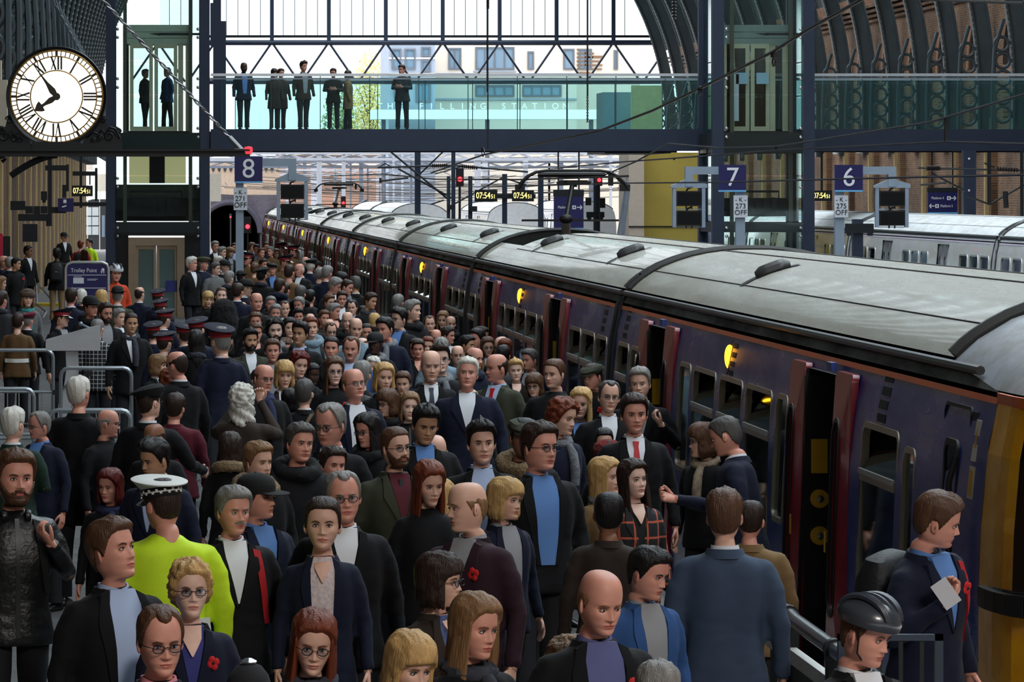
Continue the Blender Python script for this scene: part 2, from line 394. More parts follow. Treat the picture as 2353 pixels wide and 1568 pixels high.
def dirty(name, c1, c2, rough, rough2, stretch, coat=0., metal=0.):
    if name in MATS: return MATS[name]
    m = mat(name, c1, rough, metal, var=.10, scale=3, stretch=stretch, coat=coat); nt = m.node_tree; N = nt.nodes; L = nt.links; b = N['Principled BSDF']
    tc = N.new('ShaderNodeTexCoord'); mp = N.new('ShaderNodeMapping'); mp.inputs['Scale'].default_value = stretch; L.new(tc.outputs['Object'], mp.inputs[0])
    n = N.new('ShaderNodeTexNoise'); n.inputs['Scale'].default_value = 2.2; n.inputs['Detail'].default_value = 7; n.inputs['Roughness'].default_value = .65; L.new(mp.outputs[0], n.inputs[0])
    r = N.new('ShaderNodeMapRange'); r.inputs[1].default_value = .40; r.inputs[2].default_value = .68; L.new(n.outputs['Fac'], r.inputs[0])
    old = b.inputs['Base Color'].links[0].from_socket
    mx = N.new('ShaderNodeMix'); mx.data_type = 'RGBA'; L.new(r.outputs[0], mx.inputs[0]); L.new(old, mx.inputs[6]); mx.inputs[7].default_value = (*lin(c2), 1); L.new(mx.outputs[2], b.inputs['Base Color'])
    r2 = N.new('ShaderNodeMapRange'); r2.inputs[3].default_value = rough; r2.inputs[4].default_value = rough2; L.new(r.outputs[0], r2.inputs[0]); L.new(r2.outputs[0], b.inputs['Roughness'])
    bp = N.new('ShaderNodeBump'); bp.inputs['Strength'].default_value = .10; bp.inputs['Distance'].default_value = .01; L.new(n.outputs['Fac'], bp.inputs['Height']); L.new(bp.outputs[0], b.inputs['Normal'])
    return m
MT = dict(side=dirty('train blue paint', (14, 60, 150), (22, 54, 122), .26, .42, (1, .25, .9), coat=.04), dark=mat('train black trim', (13, 13, 15), .5, var=.15), orange=mat('orange stripe', (240, 104, 24), .35, var=.12, scale=2),
    under=mat('underframe', (24, 23, 23), .8, var=.2), step=mat('door step', (60, 60, 60), .5, .5, var=.1), lining=mat('interior lining', (70, 68, 60), .6, var=.08), gutter=mat('gutter black', (26, 26, 28), .35, var=.15), grime=dirty('eaves grime', (88, 84, 74), (46, 42, 36), .35, .7, (.6, .3, 2)),
    roof=dirty('roof grey', (184, 180, 166), (158, 152, 138), .26, .42, (3, .22, 1), coat=.25), well=mat('roof well', (36, 34, 32), .8, var=.2), seam=mat('roof seam', (56, 55, 54), .5, var=.12), cowl=mat('vent cowl', (58, 58, 58), .4, var=.12), slot=mat('vent slot', (14, 14, 15), .7, var=.1),
    wframe=mat('window frame grey-beige', (158, 146, 126), .35, .3, var=.1), glass=glass('train window glass', (150, 156, 158), .30), glass2=glass('train hopper glass', (170, 172, 168), .5), hrail=mat('hopper rail', (196, 196, 192), .3, .2, var=.08), door=mat('door red', (160, 28, 44), .28, var=.14, scale=2, coat=.1), red=1,
    rubber=mat('rubber', (14, 14, 15), .55, var=.1), ylabel=mat('yellow label', (224, 168, 30), .5, var=.1), stand=mat('standback', (26, 26, 24), .4, var=.2), silver=mat('button silver', (196, 196, 190), .25, .9, var=.05), pole=mat('grab pole pale', (172, 168, 150), .35, var=.08), bluecap=mat('blue cover', (30, 62, 150), .4, var=.1),
    lamp=mat('door lamp lit', (255, 168, 30), .3, var=0, emit=6.0))
SILV = dict(MT); SILV.update(side=dirty('silver side', (236, 236, 238), (214, 206, 194), .12, .3, (1, .4, 1), metal=.0, coat=.4), roof=dirty('pale roof', (222, 222, 222), (190, 188, 186), .4, .6, (2, .5, 1)), door=mat('silver door', (200, 200, 204), .15, .7, var=.12), red=0, orange=mat('pale stripe', (214, 204, 220), .3, var=.1),
    under=mat('pale coach end', (196, 196, 198), .5, var=.1), wframe=mat('bright window frame', (206, 204, 202), .2, .6, var=.08), glass=glass('bright window glass', (206, 200, 172), .5), grime=mat('pale eaves', (196, 194, 200), .3, .3, var=.1))
# ============================================================ people: shared shapes
def sm(a, b, x):
    t = np.clip((x-a)/(b-a), 0, 1); return t*t*(3-2*t)
HEADTAB = np.array([ # front r,z  side r,z  back r,z
 [.000,.127,.000,.127,.000,.127],[.040,.123,.034,.123,.046,.122],[.066,.110,.055,.112,.076,.106],[.084,.088,.069,.090,.094,.078],
 [.092,.062,.0755,.062,.101,.047],[.095,.036,.077,.036,.102,.020],[.0895,.012,.077,.012,.099,-.004],[.0895,-.008,.0765,-.010,.094,-.024],
 [.0915,-.030,.0735,-.030,.087,-.042],[.092,-.045,.069,-.048,.079,-.055],[.0925,-.060,.064,-.062,.071,-.066],[.089,-.075,.058,-.076,.064,-.076],
 [.091,-.092,.051,-.088,.060,-.086],[.083,-.108,.046,-.098,.058,-.095],[.060,-.115,.046,-.106,.057,-.104],[.040,-.118,.048,-.116,.062,-.114],
 [.036,-.140,.052,-.140,.068,-.135],[.040,-.165,.056,-.160,.074,-.155],[.056,-.190,.070,-.175,.080,-.175],[.075,-.220,.095,-.205,.090,-.21],
 [.085,-.260,.120,-.260,.095,-.26],[.095,-.400,.130,-.40,.098,-.40],[.02,-.42,.02,-.42,.02,-.42]])
def rows(n):
    """row parameters: dense over the face"""
    d = np.interp(np.arange(n), [0, n*.16, n*.84, n-1], [0, 4, 14, 22]); return d
def interp_tab(T, d):
    i = np.clip(d.astype(int), 0, len(T)-2); f = (d-i)[:, None]
    p0 = T[np.clip(i-1, 0, 99)]; p1 = T[i]; p2 = T[i+1]; p3 = T[np.clip(i+2, 0, len(T)-1)]
    r = .5*((2*p1)+(-p0+p2)*f+(2*p0-5*p1+4*p2-p3)*f*f+(-p0+3*p1-3*p2+p3)*f**3)
    return r
def head_grid(nr, nc, wide=1., jaw=1., fem=0., long=1., heavy=0., d=None):
    d = rows(nr) if d is None else d
    T = interp_tab(HEADTAB, d); T[:, ::2] = np.maximum(T[:, ::2], 0)
    u = np.linspace(-PI, PI, nc, endpoint=False); th = u-.35*np.sin(u)
    T = T.copy()
    jw = sm(7, 11, d)*(1-sm(14, 17, d)); hd = 1-sm(14.5, 17, d)
    T[:, 2] *= 1+(wide-1)*hd+(jaw-1)*jw; T[:, 0] *= 1+(heavy*.03)*hd
    if heavy: T[:, 2] *= 1+heavy*.10*sm(7, 12, d)*(1-sm(17, 20, d)); T[:, 0] *= 1+heavy*.12*sm(13, 15, d)*(1-sm(17, 19, d))
    c = np.cos(th); s = np.sin(th)
    wf = np.maximum(c, 0)**2; ws = s**2; wb = np.maximum(-c, 0)**2
    e = 2/2.25
    cc = np.sign(c)*np.abs(c)**e; ss = np.sign(s)*np.abs(s)**e
    Z = T[:, 1:2]*wf+T[:, 3:4]*ws+T[:, 5:6]*wb
    X = T[:, 2:3]*ss[None]
    Y = np.where(c[None] > 0, -T[:, 0:1]*cc[None], -T[:, 4:5]*cc[None])
    neckback = .018*sm(13.5, 16, d)*(1-sm(18, 20, d)); Y = Y+neckback[:, None]
    Z = np.where(Z < 0, Z*long, Z)
    # a face
    fr = (Y < -.02) & (d[:, None] < 14.5)
    g = lambda cx, cz, sx, sz: np.exp(-(((X-cx)/sx)**2+((Z-cz*long)/sz)**2))
    D = np.zeros_like(X)
    for sg in (-1, 1):
        D -= .0125*g(sg*.031, .004, .017, .0105)
        D += .0045*(1-.5*fem)*g(sg*.030, .026, .020, .008)
        D += .0045*g(sg*.050, -.022, .018, .016)
        D += (.0075-.002*fem)*g(sg*.0135, -.034, .0075, .0065)
    zz = Z/long
    rid = np.interp(zz, [-.046, -.040, -.033, -.026, 0, .014, .03], [0, .006, .023, .022, .010, .004, 0])*(1-.12*fem)
    sx = np.interp(zz, [-.04, -.03, -.01, .02], [.0115, .0115, .0085, .0085])
    D += rid*np.exp(-(X/sx)**2)
    D += (.0045+.0012*fem)*g(0, -.0575, .019, .0042)+(.0055+.001*fem)*g(0, -.0695, .016, .0048)-.0035*g(0, -.0632, .022, .0022)
    D -= .003*g(0, -.080, .02, .004); D += .005*g(0, -.097, .018, .010)
    D -= .003*g(0, -.050, .0035, .006)
    Y = Y-np.where(fr, D, 0)
    return X, Y, Z, th, d
def grid_faces(nr, nc, off=0):
    i = np.arange(nr-1)[:, None]; j = np.arange(nc)[None]
    a = i*nc+j; b = i*nc+(j+1) % nc
    return np.stack([a+0*b, b, b+nc, a+nc], -1).reshape(-1, 4)+off
def rotm(yaw, pitch, roll=0):
    return np.array(Matrix.Rotation(math.radians(yaw), 3, 'Z') @ Matrix.Rotation(math.radians(pitch), 3, 'X') @ Matrix.Rotation(math.radians(roll), 3, 'Y'))
PIV = np.array([0, .012, -.10])
EYEZ = 1.625
def hand_parts(side=1, curl=.5, n=6):
    """five-fingered hand hanging along -z from the wrist at the origin; thumb to the front (-y); palm faces the thigh"""
    mb = MB(); k = side
    P = [(0, 0, .02), (0, 0, -.005), (0, -.002, -.035), (0, -.002, -.075), (0, 0, -.092)]; R = [(.019, .027), (.018, .030), (.017, .040), (.015, .042), (.011, .038)]
    V = []; F = []; m = 10
    for (x, y, z), (rx, ry) in zip(P, R):
        for j in range(m):
            t = 2*PI*j/m; V.append((x+rx*math.cos(t), y+ry*math.sin(t), z))
    for i in range(len(P)-1):
        for j in range(m): F.append((i*m+j, i*m+(j+1) % m, (i+1)*m+(j+1) % m, (i+1)*m+j))
    F.append(tuple(range(4*m, 5*m))); mb.add(V, F)
    for q, (y, ln) in enumerate([(-.031, .070), (-.010, .080), (.011, .074), (.030, .058)]):
        p = Vector((0, y, -.085)); pts = [p+Vector((0, 0, .02)), p]; a = .15
        for seg, fr in enumerate((.45, .32, .23)):
            a += curl*(.55+.25*seg); p = p+Vector((-k*math.sin(a), y*.05, -math.cos(a)))*ln*fr; pts.append(p.copy())
        mb.tube(pts, [.009, .0095, .009, .008, .0055], n)
    p = Vector((-k*.006, -.028, -.025)); pts = [p+Vector((0, .012, .01)), p]
    for dv, l in (((-k*.3, -.65, -.7), .034), ((-k*.45, -.25, -.85), .028), ((-k*.5, .05, -.85), .022)):
        p = p+Vector(dv).normalized()*l; pts.append(p.copy())
    mb.tube(pts, [.012, .013, .011, .0095, .006], n)
    return mb
POSES = { # (elbow, wrist) for image-left arm (x<0) then image-right arm, person facing the camera
 'down': (((-.258,.025,1.12), (-.272,-.05,.87)), ((.258,.025,1.12), (.272,-.05,.87))),
 'walk': (((-.262,.06,1.13), (-.25,-.05,.90)), ((.262,-.03,1.12), (.262,-.16,.90))),
 'strap': (((-.258,.025,1.12), (-.272,-.05,.87)), ((.285,-.02,1.14), (.165,-.20,1.315))),
 'strapl': (((-.285,-.02,1.14), (-.165,-.20,1.315)), ((.258,.025,1.12), (.272,-.05,.87))),
 'photo': (((-.27,-.20,1.33), (-.09,-.36,1.60)), ((.27,-.20,1.33), (.09,-.36,1.60))),
 'rail': (((-.30,-.10,1.16), (-.30,-.38,1.10)), ((.258,.025,1.12), (.272,-.05,.87))),
 'phone': (((-.262,-.01,1.13), (-.09,-.27,1.16)), ((.262,-.01,1.13), (.09,-.27,1.16))),
 'embrace': (((-.30,-.16,1.22), (-.16,-.40,1.30)), ((.258,.025,1.12), (.272,-.05,.87))),
}
def coat_arrays(pose, hem=.78, bulk=1., vox=.017):
    mb = MB(); n = 26
    rings = [(1.478,.066,.066,.020),(1.455,.085,.078,.018),(1.435,.135,.092,.012),(1.415,.168,.108,.010),(1.38,.192,.120,.006),(1.32,.198,.132,0),(1.22,.192,.140,-.004),
             (1.10,.178,.132,-.004),(1.00,.182,.134,0),(.90,.198,.142,.004),(hem,.214,.148,.006)]
    V = []; F = []
    for z, a, b, c in rings:
        k = bulk if z < 1.40 else 1+(bulk-1)*.5
        for j in range(n):
            t = 2*PI*j/n; ct, st = math.cos(t), math.sin(t); e = .82
            V.append((a*k*math.copysign(abs(ct)**e, ct), c+b*k*math.copysign(abs(st)**e, st), z))
    for i in range(len(rings)-1):
        for j in range(n): F.append((i*n+j, i*n+(j+1) % n, (i+1)*n+(j+1) % n, (i+1)*n+j))
    F += [tuple(range(n)), tuple((len(rings)-1)*n+j for j in range(n))]
    mb.add(V, F)
    for sg, (el, wr) in zip((-1, 1), POSES[pose]):
        sh = Vector((sg*.168*bulk, .006, 1.375)); el = Vector(el); wr = Vector(wr)
        el.x *= bulk
        mb.tube([sh-Vector((sg*.05, 0, -.005)), sh, sh.lerp(el, .35)+Vector((sg*.012, 0, 0)), sh.lerp(el, .75), el, el.lerp(wr, .3), el.lerp(wr, .7), wr],
                [.066, .070*bulk, .064*bulk, .055*bulk, .051*bulk, .049, .043, .040], 14)
    me = mb.mesh('tmp', [], 0); o = bpy.data.objects.new('tmp', me); COL.objects.link(o)
    r = o.modifiers.new('r', 'REMESH'); r.mode = 'VOXEL'; r.voxel_size = vox
    s = o.modifiers.new('s', 'SMOOTH'); s.factor = .5; s.iterations = 4
    me2 = bpy.data.meshes.new_from_object(o.evaluated_get(bpy.context.evaluated_depsgraph_get()))
    bpy.data.objects.remove(o)
    k = len(me2.vertices); co = np.empty(k*3); me2.vertices.foreach_get('co', co); co = co.reshape(-1, 3)
    no = np.empty(k*3); me2.vertices.foreach_get('normal', no); no = no.reshape(-1, 3)
    # soft creases: diagonal on the sleeves, drape on the body
    d = np.array([noise.noise(Vector((p[0]*9, p[1]*9, p[2]*3.2)))*.010+noise.noise(Vector((p[0]*16+3, p[1]*16, p[2]*26)))*.0045*(1 if abs(p[0]) > .2 or p[2] < 1.15 else .45) for p in co])
    co = co+no*d[:, None]
    F = [tuple(p.vertices) for p in me2.polygons]
    bpy.data.meshes.remove(me2)
    return co, F
COATS = {}
def coat_proto(pose, hem=.78, bulk=1.):
    key = (pose, hem, bulk)
    if key not in COATS:
        co, F = coat_arrays(pose, hem, bulk)
        me = bpy.data.meshes.new('coat'); me.from_pydata(co.tolist(), [], F); me.materials.append(None); me.shade_smooth(); me.update()
        COATS[key] = (me, BVHTree.FromPolygons([Vector(p) for p in co], F))
    return COATS[key]
def project(bvh, pts, off, back=False):
    """lay 2-D points (x,z) on the chest (or back) of a coat"""
    out = []
    for x, z in pts:
        o = Vector((x, -1 if not back else 1, z)); d = Vector((0, 1 if not back else -1, 0))
        h = bvh.ray_cast(o, d)
        k = 0
        while h[0] is None and k < 6: k += 1; h = bvh.ray_cast(Vector((x*(1-.15*k), o.y, min(z, 1.476)-.004*k)), d)
        y = h[0].y if h[0] is not None else (-.05 if not back else .09)
        out.append((x, y-(off if not back else -off), z))
    return out
def strip(bvh, left, right, off, th=.006, back=False, nx=5):
    """a thin solid panel between two edge polylines (same length), laid on the cloth"""
    V = []; n = len(left); mb = MB()
    for (xa, za), (xb, zb) in zip(left, right):
        for j in range(nx):
            t = j/(nx-1); V.append((xa+(xb-xa)*t, za+(zb-za)*t))
    A = project(bvh, V, off, back)
    # smooth the depth so the panel bridges creases
    Y = np.array([p[1] for p in A]).reshape(n, nx)
    for _ in range(3):
        Yp = np.pad(Y, 1, mode='edge'); S4 = (Yp[:-2, 1:-1]+Yp[2:, 1:-1]+Yp[1:-1, :-2]+Yp[1:-1, 2:])/4
        Y = (np.minimum(Y, S4) if not back else np.maximum(Y, S4))
    Y = Y.reshape(-1); sg = -1 if not back else 1
    T = [(a[0], y, a[2]) for a, y in zip(A, Y)]; B = [(a[0], y-sg*(th+.02), a[2]) for a, y in zip(A, Y)]
    N = len(T); F = []
    for i in range(n-1):
        for j in range(nx-1):
            q = (i*nx+j, i*nx+j+1, (i+1)*nx+j+1, (i+1)*nx+j); F.append(q); F.append(tuple(N+k for k in q[::-1]))
    edge = [i*nx for i in range(n)]+[(n-1)*nx+j for j in range(1, nx)]+[i*nx+nx-1 for i in range(n-2, -1, -1)]+[j for j in range(nx-2, 0, -1)]
    for a, b in zip(edge, edge[1:]+edge[:1]): F.append((a, b, N+b, N+a))
    return mb.add(T+B, F)
FRONTS = {}
def lerp_line(pts, n=9):
    pts = np.array(pts, float); L = np.r_[0, np.cumsum(np.hypot(*np.diff(pts, axis=0).T))]; t = np.linspace(0, L[-1], n)
    return list(zip(np.interp(t, L, pts[:, 0]), np.interp(t, L, pts[:, 1])))
def front_mesh(kind, ck):
    """panels on a coat prototype: shirt, tie, lapel, strap, placket, poppy ..."""
    key = (kind, ck)
    if key in FRONTS: return FRONTS[key]
    bvh = COATS[ck][1]; b = 1.0
    if kind == 'shirt': mb = strip(bvh, lerp_line([(-.060,1.474),(-.060,1.40),(-.004,1.16)]), lerp_line([(.060,1.474),(.060,1.40),(.004,1.16)]), .005)
    elif kind == 'openshirt': mb = strip(bvh, lerp_line([(-.056,1.474),(-.075,1.40),(-.06,1.10),(-.04,.95)]), lerp_line([(.056,1.474),(.075,1.40),(.06,1.10),(.04,.95)]), .005)
    elif kind == 'vneck': mb = strip(bvh, lerp_line([(-.052,1.476),(-.048,1.42),(-.004,1.345)]), lerp_line([(.052,1.476),(.048,1.42),(.004,1.345)]), .020)
    elif kind == 'smallv': mb = strip(bvh, lerp_line([(-.040,1.476),(-.028,1.44),(-.004,1.39)]), lerp_line([(.040,1.476),(.028,1.44),(.004,1.39)]), .009)
    elif kind == 'lapelo':
        mb = MB()
        for s in (-1, 1):
            a = strip(bvh, lerp_line([(s*.060,1.470),(s*.078,1.39),(s*.060,1.10),(s*.040,.95)], 12), lerp_line([(s*.100,1.450),(s*.135,1.335),(s*.095,1.12),(s*.062,.95)], 12), .011, nx=4); mb.add(a.v, a.f)
    elif kind == 'tie': mb = strip(bvh, lerp_line([(-.020,1.452),(-.014,1.425),(-.026,1.28),(-.020,1.15)]), lerp_line([(.020,1.452),(.014,1.425),(.026,1.28),(.020,1.15)]), .012, nx=3)
    elif kind == 'lapel':
        mb = MB()
        for s in (-1, 1):
            a = strip(bvh, lerp_line([(s*.072,1.462),(s*.062,1.38),(s*.002,1.14)], 10), lerp_line([(s*.105,1.448),(s*.118,1.335),(s*.008,1.135)], 10), .011, nx=4)
            mb.add(a.v, a.f)
    elif kind == 'placket':
        mb = strip(bvh, lerp_line([(-.012,1.44),(-.012,.82)], 16), lerp_line([(.012,1.44),(.012,.82)], 16), .004, nx=3)
    elif kind == 'strapx':
        mb = MB()
        for bk in (False, True):
            a = strip(bvh, lerp_line([(.085,1.437),(.098,1.36),(.135,1.12),(.15,1.05)], 12), lerp_line([(.125,1.425),(.138,1.36),(.172,1.12),(.185,1.05)], 12), .010, back=bk, nx=3); mb.add(a.v, a.f)
    elif kind == 'strapl':
        mb = MB()
        for bk in (False, True):
            a = strip(bvh, lerp_line([(-.125,1.425),(-.138,1.36),(-.172,1.12),(-.185,1.05)], 12), lerp_line([(-.085,1.437),(-.098,1.36),(-.135,1.12),(-.15,1.05)], 12), .010, back=bk, nx=3); mb.add(a.v, a.f)
    elif kind == 'cross':
        mb = MB()
        for bk in (False, True):
            a = strip(bvh, lerp_line([(-.10,1.435),(.0,1.25),(.15,.98)], 14), lerp_line([(-.065,1.44),(.035,1.26),(.175,1.0)], 14), .010, back=bk, nx=3); mb.add(a.v, a.f)
    elif kind == 'belt':
        mb = MB()
        for bk in (False, True):
            a = strip(bvh, lerp_line([(-.185,1.075),(0,1.07),(.185,1.075)], 14), lerp_line([(-.185,1.015),(0,1.01),(.185,1.015)], 14), .008, back=bk, nx=3); mb.add(a.v, a.f)
    elif kind == 'poppy':
        p = project(bvh, [(.105, 1.315)], .012)[0]; mb = MB()
        for i in range(4):
            a = i*PI/2+.4; mb.ell((p[0]+.016*math.cos(a), p[1], p[2]+.016*math.sin(a)), (.018, .006, .018), 8, 5)
        mb.ell((p[0], p[1]-.006, p[2]), (.008, .005, .008), 8, 4, 1)
    elif kind == 'medals':
        mb = MB()
        for i in range(5):
            p = project(bvh, [(.07+.022*i, 1.27)], .010)[0]; mb.box((p[0]-.009, p[1]-.004, p[2]), (p[0]+.009, p[1]+.012, p[2]+.035), 0); mb.lathe([(0, -.004), (.012, -.004), (.012, .003), (0, .003)], 10, (p[0], p[1], p[2]-.014), axis='y', mi=1)
    FRONTS[key] = mb
    return mb
def ring_mesh(kind):
    mb = MB(); n = 28; V = []; F = []
    if kind in ('collar', 'jcollar', 'pearls', 'scarf', 'fur', 'hood', 'headphones'):
        if kind == 'pearls':
            for i in range(26):
                t = 2*PI*i/26; c = math.cos(t); mb.ell((.085*math.sin(t), .018-.085*c-.02*max(c, 0), 1.44-.03*max(c, 0)+.012*max(-c, 0)), (.0075,)*3, 8, 5)
            return mb
        if kind == 'headphones':
            mb.tube([(.082*math.sin(t), .02+.085*math.cos(t), 1.462-.012*math.cos(t)) for t in np.linspace(-2.2, 2.2, 18)], .010, 8)
            for s in (-1, 1): mb.lathe([(0, -.014), (.032, -.014), (.035, 0), (.030, .014), (0, .016)], 14, (s*.062, -.065, 1.452), axis='x')
            return mb
        spec = {'collar': (.058, .062, 1.492, .070, .072, 1.440, .006, 9), 'jcollar': (.072, .072, 1.476, .094, .088, 1.438, .009, 48)}
        if kind in spec:
            a1, b1, z1, a2, b2, z2, th, gap = spec[kind]
            m = 24; ts = np.radians(np.linspace(gap, 360-gap, m))
            for t in ts:
                s, c = math.sin(t), -math.cos(t); dip = -.025*max(-c, 0)**2 if kind == 'jcollar' else -.018*max(-c, 0)**2
                for (a, b, z) in ((a1, b1, z1), (a2, b2, z2), (a2+th, b2+th, z2-.004), (a1+th, b1+th, z1+.002)):
                    V.append((a*s, .022+b*c, z+dip))
            for i in range(m-1):
                for j in range(4): F.append((i*4+j, i*4+(j+1) % 4, (i+1)*4+(j+1) % 4, (i+1)*4+j))
            F += [(0,1,2,3), tuple((m-1)*4+j for j in (3,2,1,0))]
            return mb.add(V, F)
        R, r, zz = {'scarf': (.083, .036, 1.462), 'fur': (.115, .048, 1.452), 'hood': (.11, .05, 1.45)}[kind]
        m, q = 36, 14
        for i in range(m):
            t = 2*PI*i/m; c = math.cos(t); s = math.sin(t)
            for j in range(q):
                p = 2*PI*j/q; rr = r*(1+.25*noise.noise(Vector((s*4, c*4, p*1.3)))+(.22*noise.noise(Vector((s*16, c*16, p*5))) if kind == 'fur' else .12*math.sin(5*p+7*t)*(kind == 'scarf')))
                V.append(((R+rr*math.cos(p))*s, .022-(R+rr*math.cos(p))*c*1.0, zz+rr*math.sin(p)*1.05-.028*c+(.02*(c < 0) if kind != 'scarf' else 0)))
        for i in range(m):
            for j in range(q): F.append((i*q+j, i*q+(j+1) % q, ((i+1) % m)*q+(j+1) % q, ((i+1) % m)*q+j))
        mb.add(V, F)
        if kind == 'scarf':
            mb.tube([(.03, -.085, 1.43), (.04, -.135, 1.36), (.045, -.16, 1.24), (.04, -.16, 1.12)], [.03, .038, .04, .036], 10)
    return mb
RINGS = {}
def ring(kind):
    if kind not in RINGS: RINGS[kind] = ring_mesh(kind)
    return RINGS[kind]
# ------------------------------------------------------------ hair, in head coordinates (eye level = 0)
HAIR = {}
def hair_mesh(style, res):
    key = (style, res)
    if key in HAIR: return HAIR[key]
    nr, nc = {2: (58, 84), 1: (40, 56), 0: (26, 36)}[res]
    d = np.concatenate([np.linspace(0, 4, int(nr*.35), endpoint=False), np.linspace(4, 15.5, nr-int(nr*.35))])
    T = HEADTAB
    X, Y, Z, th, _ = head_grid(nr, nc, d=d)
    a = np.degrees(np.abs(th))[None]+0*X
    P = np.stack([X, Y, Z], -1)
    # outward direction
    du = np.gradient(P, axis=0); dv = np.roll(P, -1, 1)-np.roll(P, 1, 1)
    N = np.cross(dv, du); N /= np.linalg.norm(N, axis=-1, keepdims=True)+1e-9
    if (N[nr//3]*P[nr//3]).sum() < 0: N = -N
    N[0] = (0, 0, 1)
    # hairline height against the angle from the front
    hl = np.interp(a, [0, 28, 48, 62, 74, 84, 92, 104, 118, 140, 180], [.080, .080, .070, .050, .010, -.020, .018, .016, -.045, -.072, -.082])
    th0 = .017
    if style == 'rc': hl = np.interp(a, [0, 18, 34, 48, 62, 74, 84, 92, 104, 118, 140, 180], [.090, .098, .112, .100, .062, .012, -.020, .018, .016, -.045, -.072, -.080]); th0 = .012
    if style in ('lo', 'bo', 'cu', 'fr', 'pi', 'wa'): hl = np.interp(a, [0, 20, 40, 56, 68, 80, 95, 118, 140, 180], [.078, .080, .066, .040, 0, -.03, -.04, -.06, -.075, -.085]); th0 = .022
    if style == 'fr': hl = np.interp(a, [0, 30, 46, 58, 70, 84, 118, 180], [.042, .038, .030, .0, -.03, -.05, -.07, -.09]); th0 = .024
    if style == 'bu': th0 = .011
    if style == 'cr': th0 = .008
    if style == 'qf': th0 = .020
    if style == 'wa': th0 = .028
    M = sm(-.006, .012, Z-hl)
    nzm = np.array([[noise.noise(Vector(P[i, j]*45))*10 for j in range(nc)] for i in range(nr)]) if style in ('bd', 'ba') else 0
    if style in ('bd', 'ba'):
        tl = np.interp(a, [55, 90, 130, 180], [.035, .045, .075, .098]) if style == 'bd' else .045; M = M*sm(46, 68, a+nzm)*(1-sm(-.022, .014, Z+.0012*nzm-tl)); th0 = .008
        if style == 'ba': th0 = .005
    low = {'sh': .7, 'qf': .5, 'rc': .9, 'cr': .9, 'bd': 1, 'ba': 1}.get(style, 1)
    up = sm(-.03, .07, Z)
    thick = th0*(low+(1-low)*up)
    if style == 'qf': thick = thick+.024*np.exp(-((a/45)**2))*sm(.06, .10, Z)
    if style == 'sh': thick = thick+.007*np.exp(-((a/60)**2))*sm(.05, .1, Z)
    nzv = np.empty(X.shape)
    for i in range(nr):
        for j in range(nc):
            p = P[i, j]
            if style in ('cu', 'wa'): nzv[i, j] = noise.noise(Vector(p*38))*.75+noise.noise(Vector(p*80))*.3
            else: nzv[i, j] = noise.noise(Vector((p[0]*60, p[1]*22, p[2]*18)))*.30+noise.noise(Vector((p[0]*130, p[1]*40, p[2]*30)))*.18
    thick = thick*(1+nzv)
    off = -.007+(thick+.007)*M
    Q = P+N*off[..., None]
    Q[0] = Q[0].mean(0)
    keep = M > .02
    mb = MB(); F = []
    for q in grid_faces(nr, nc):
        i, j = divmod(int(q[0]), nc)
        if keep.reshape(-1)[q].any(): F.append(tuple(int(k) for k in q))
    used = sorted({k for f in F for k in f}); ix = {k: n for n, k in enumerate(used)}
    mb.add(Q.reshape(-1, 3)[used].tolist(), [[ix[k] for k in f] for f in F])
    if style in ('lo', 'bo', 'wa', 'fr'):
        bot = {'lo': -.295, 'bo': -.128, 'wa': -.24, 'fr': -.115}[style]
        n1 = {2: 48, 1: 32, 0: 20}[res]; n2 = {2: 16, 1: 10, 0: 7}[res]; a0 = {'lo': 57, 'bo': 62, 'wa': 56, 'fr': 60}[style]
        ts = np.radians(np.linspace(a0, 360-a0, n1)); V = []
        for i in range(n2):
            f = i/(n2-1); z = .050+(bot-.050)*f
            for t in ts:
                s, c = math.sin(t), math.cos(t); e = min(1, (abs(t-PI)/(PI-math.radians(a0))))**6
                R1, R2 = .0945+.016*f-.006*e, .114+.008*f
                if z < -.13: R2 += .02*(-z-.13)/.16
                nz = noise.noise(Vector((s*7, c*7, z*5)))*.012+noise.noise(Vector((s*26, c*26, z*6)))*.006
                if style == 'wa': nz += .011*math.sin(z*60+4*t)
                tuck = (1-.18*sm(.75, 1, np.array(f)))*(1 if style in ('bo', 'fr') else 1)
                zz = z+(.02*noise.noise(Vector((s*9, c*9, 1)))*f)
                V.append(((R1+nz)*s*tuck, -(R2+nz)*c*tuck-.002, zz))
        no = len(V)
        for i in range(n2):
            f = i/(n2-1); z = .050+(bot-.050)*f
            for t in ts:
                s, c = math.sin(t), math.cos(t); V.append((.072*s, -.088*c if c < 0 else -.070*c, z+.004))
        F = []
        for i in range(n2-1):
            for j in range(n1-1):
                q = (i*n1+j, i*n1+j+1, (i+1)*n1+j+1, (i+1)*n1+j); F.append(q); F.append(tuple(no+k for k in q[::-1]))
        ed = [i*n1 for i in range(n2)]+[(n2-1)*n1+j for j in range(1, n1)]+[i*n1+n1-1 for i in range(n2-2, -1, -1)]+[j for j in range(n1-2, 0, -1)]
        for p, q in zip(ed, ed[1:]+ed[:1]): F.append((p, q, no+q, no+p))
        mb.add(V, F)
    if style == 'bu': mb.ell((0, .118, .03), (.036, .032, .036), 14, 10)
    if style == 'pi': mb.tube([(0, .105, .03), (0, .14, .03), (0, .16, -.03), (0, .155, -.12), (0, .145, -.2)], [.02, .03, .034, .028, .008], 10)
    HAIR[key] = mb.mesh('hair', [None], 180)
    return HAIR[key]
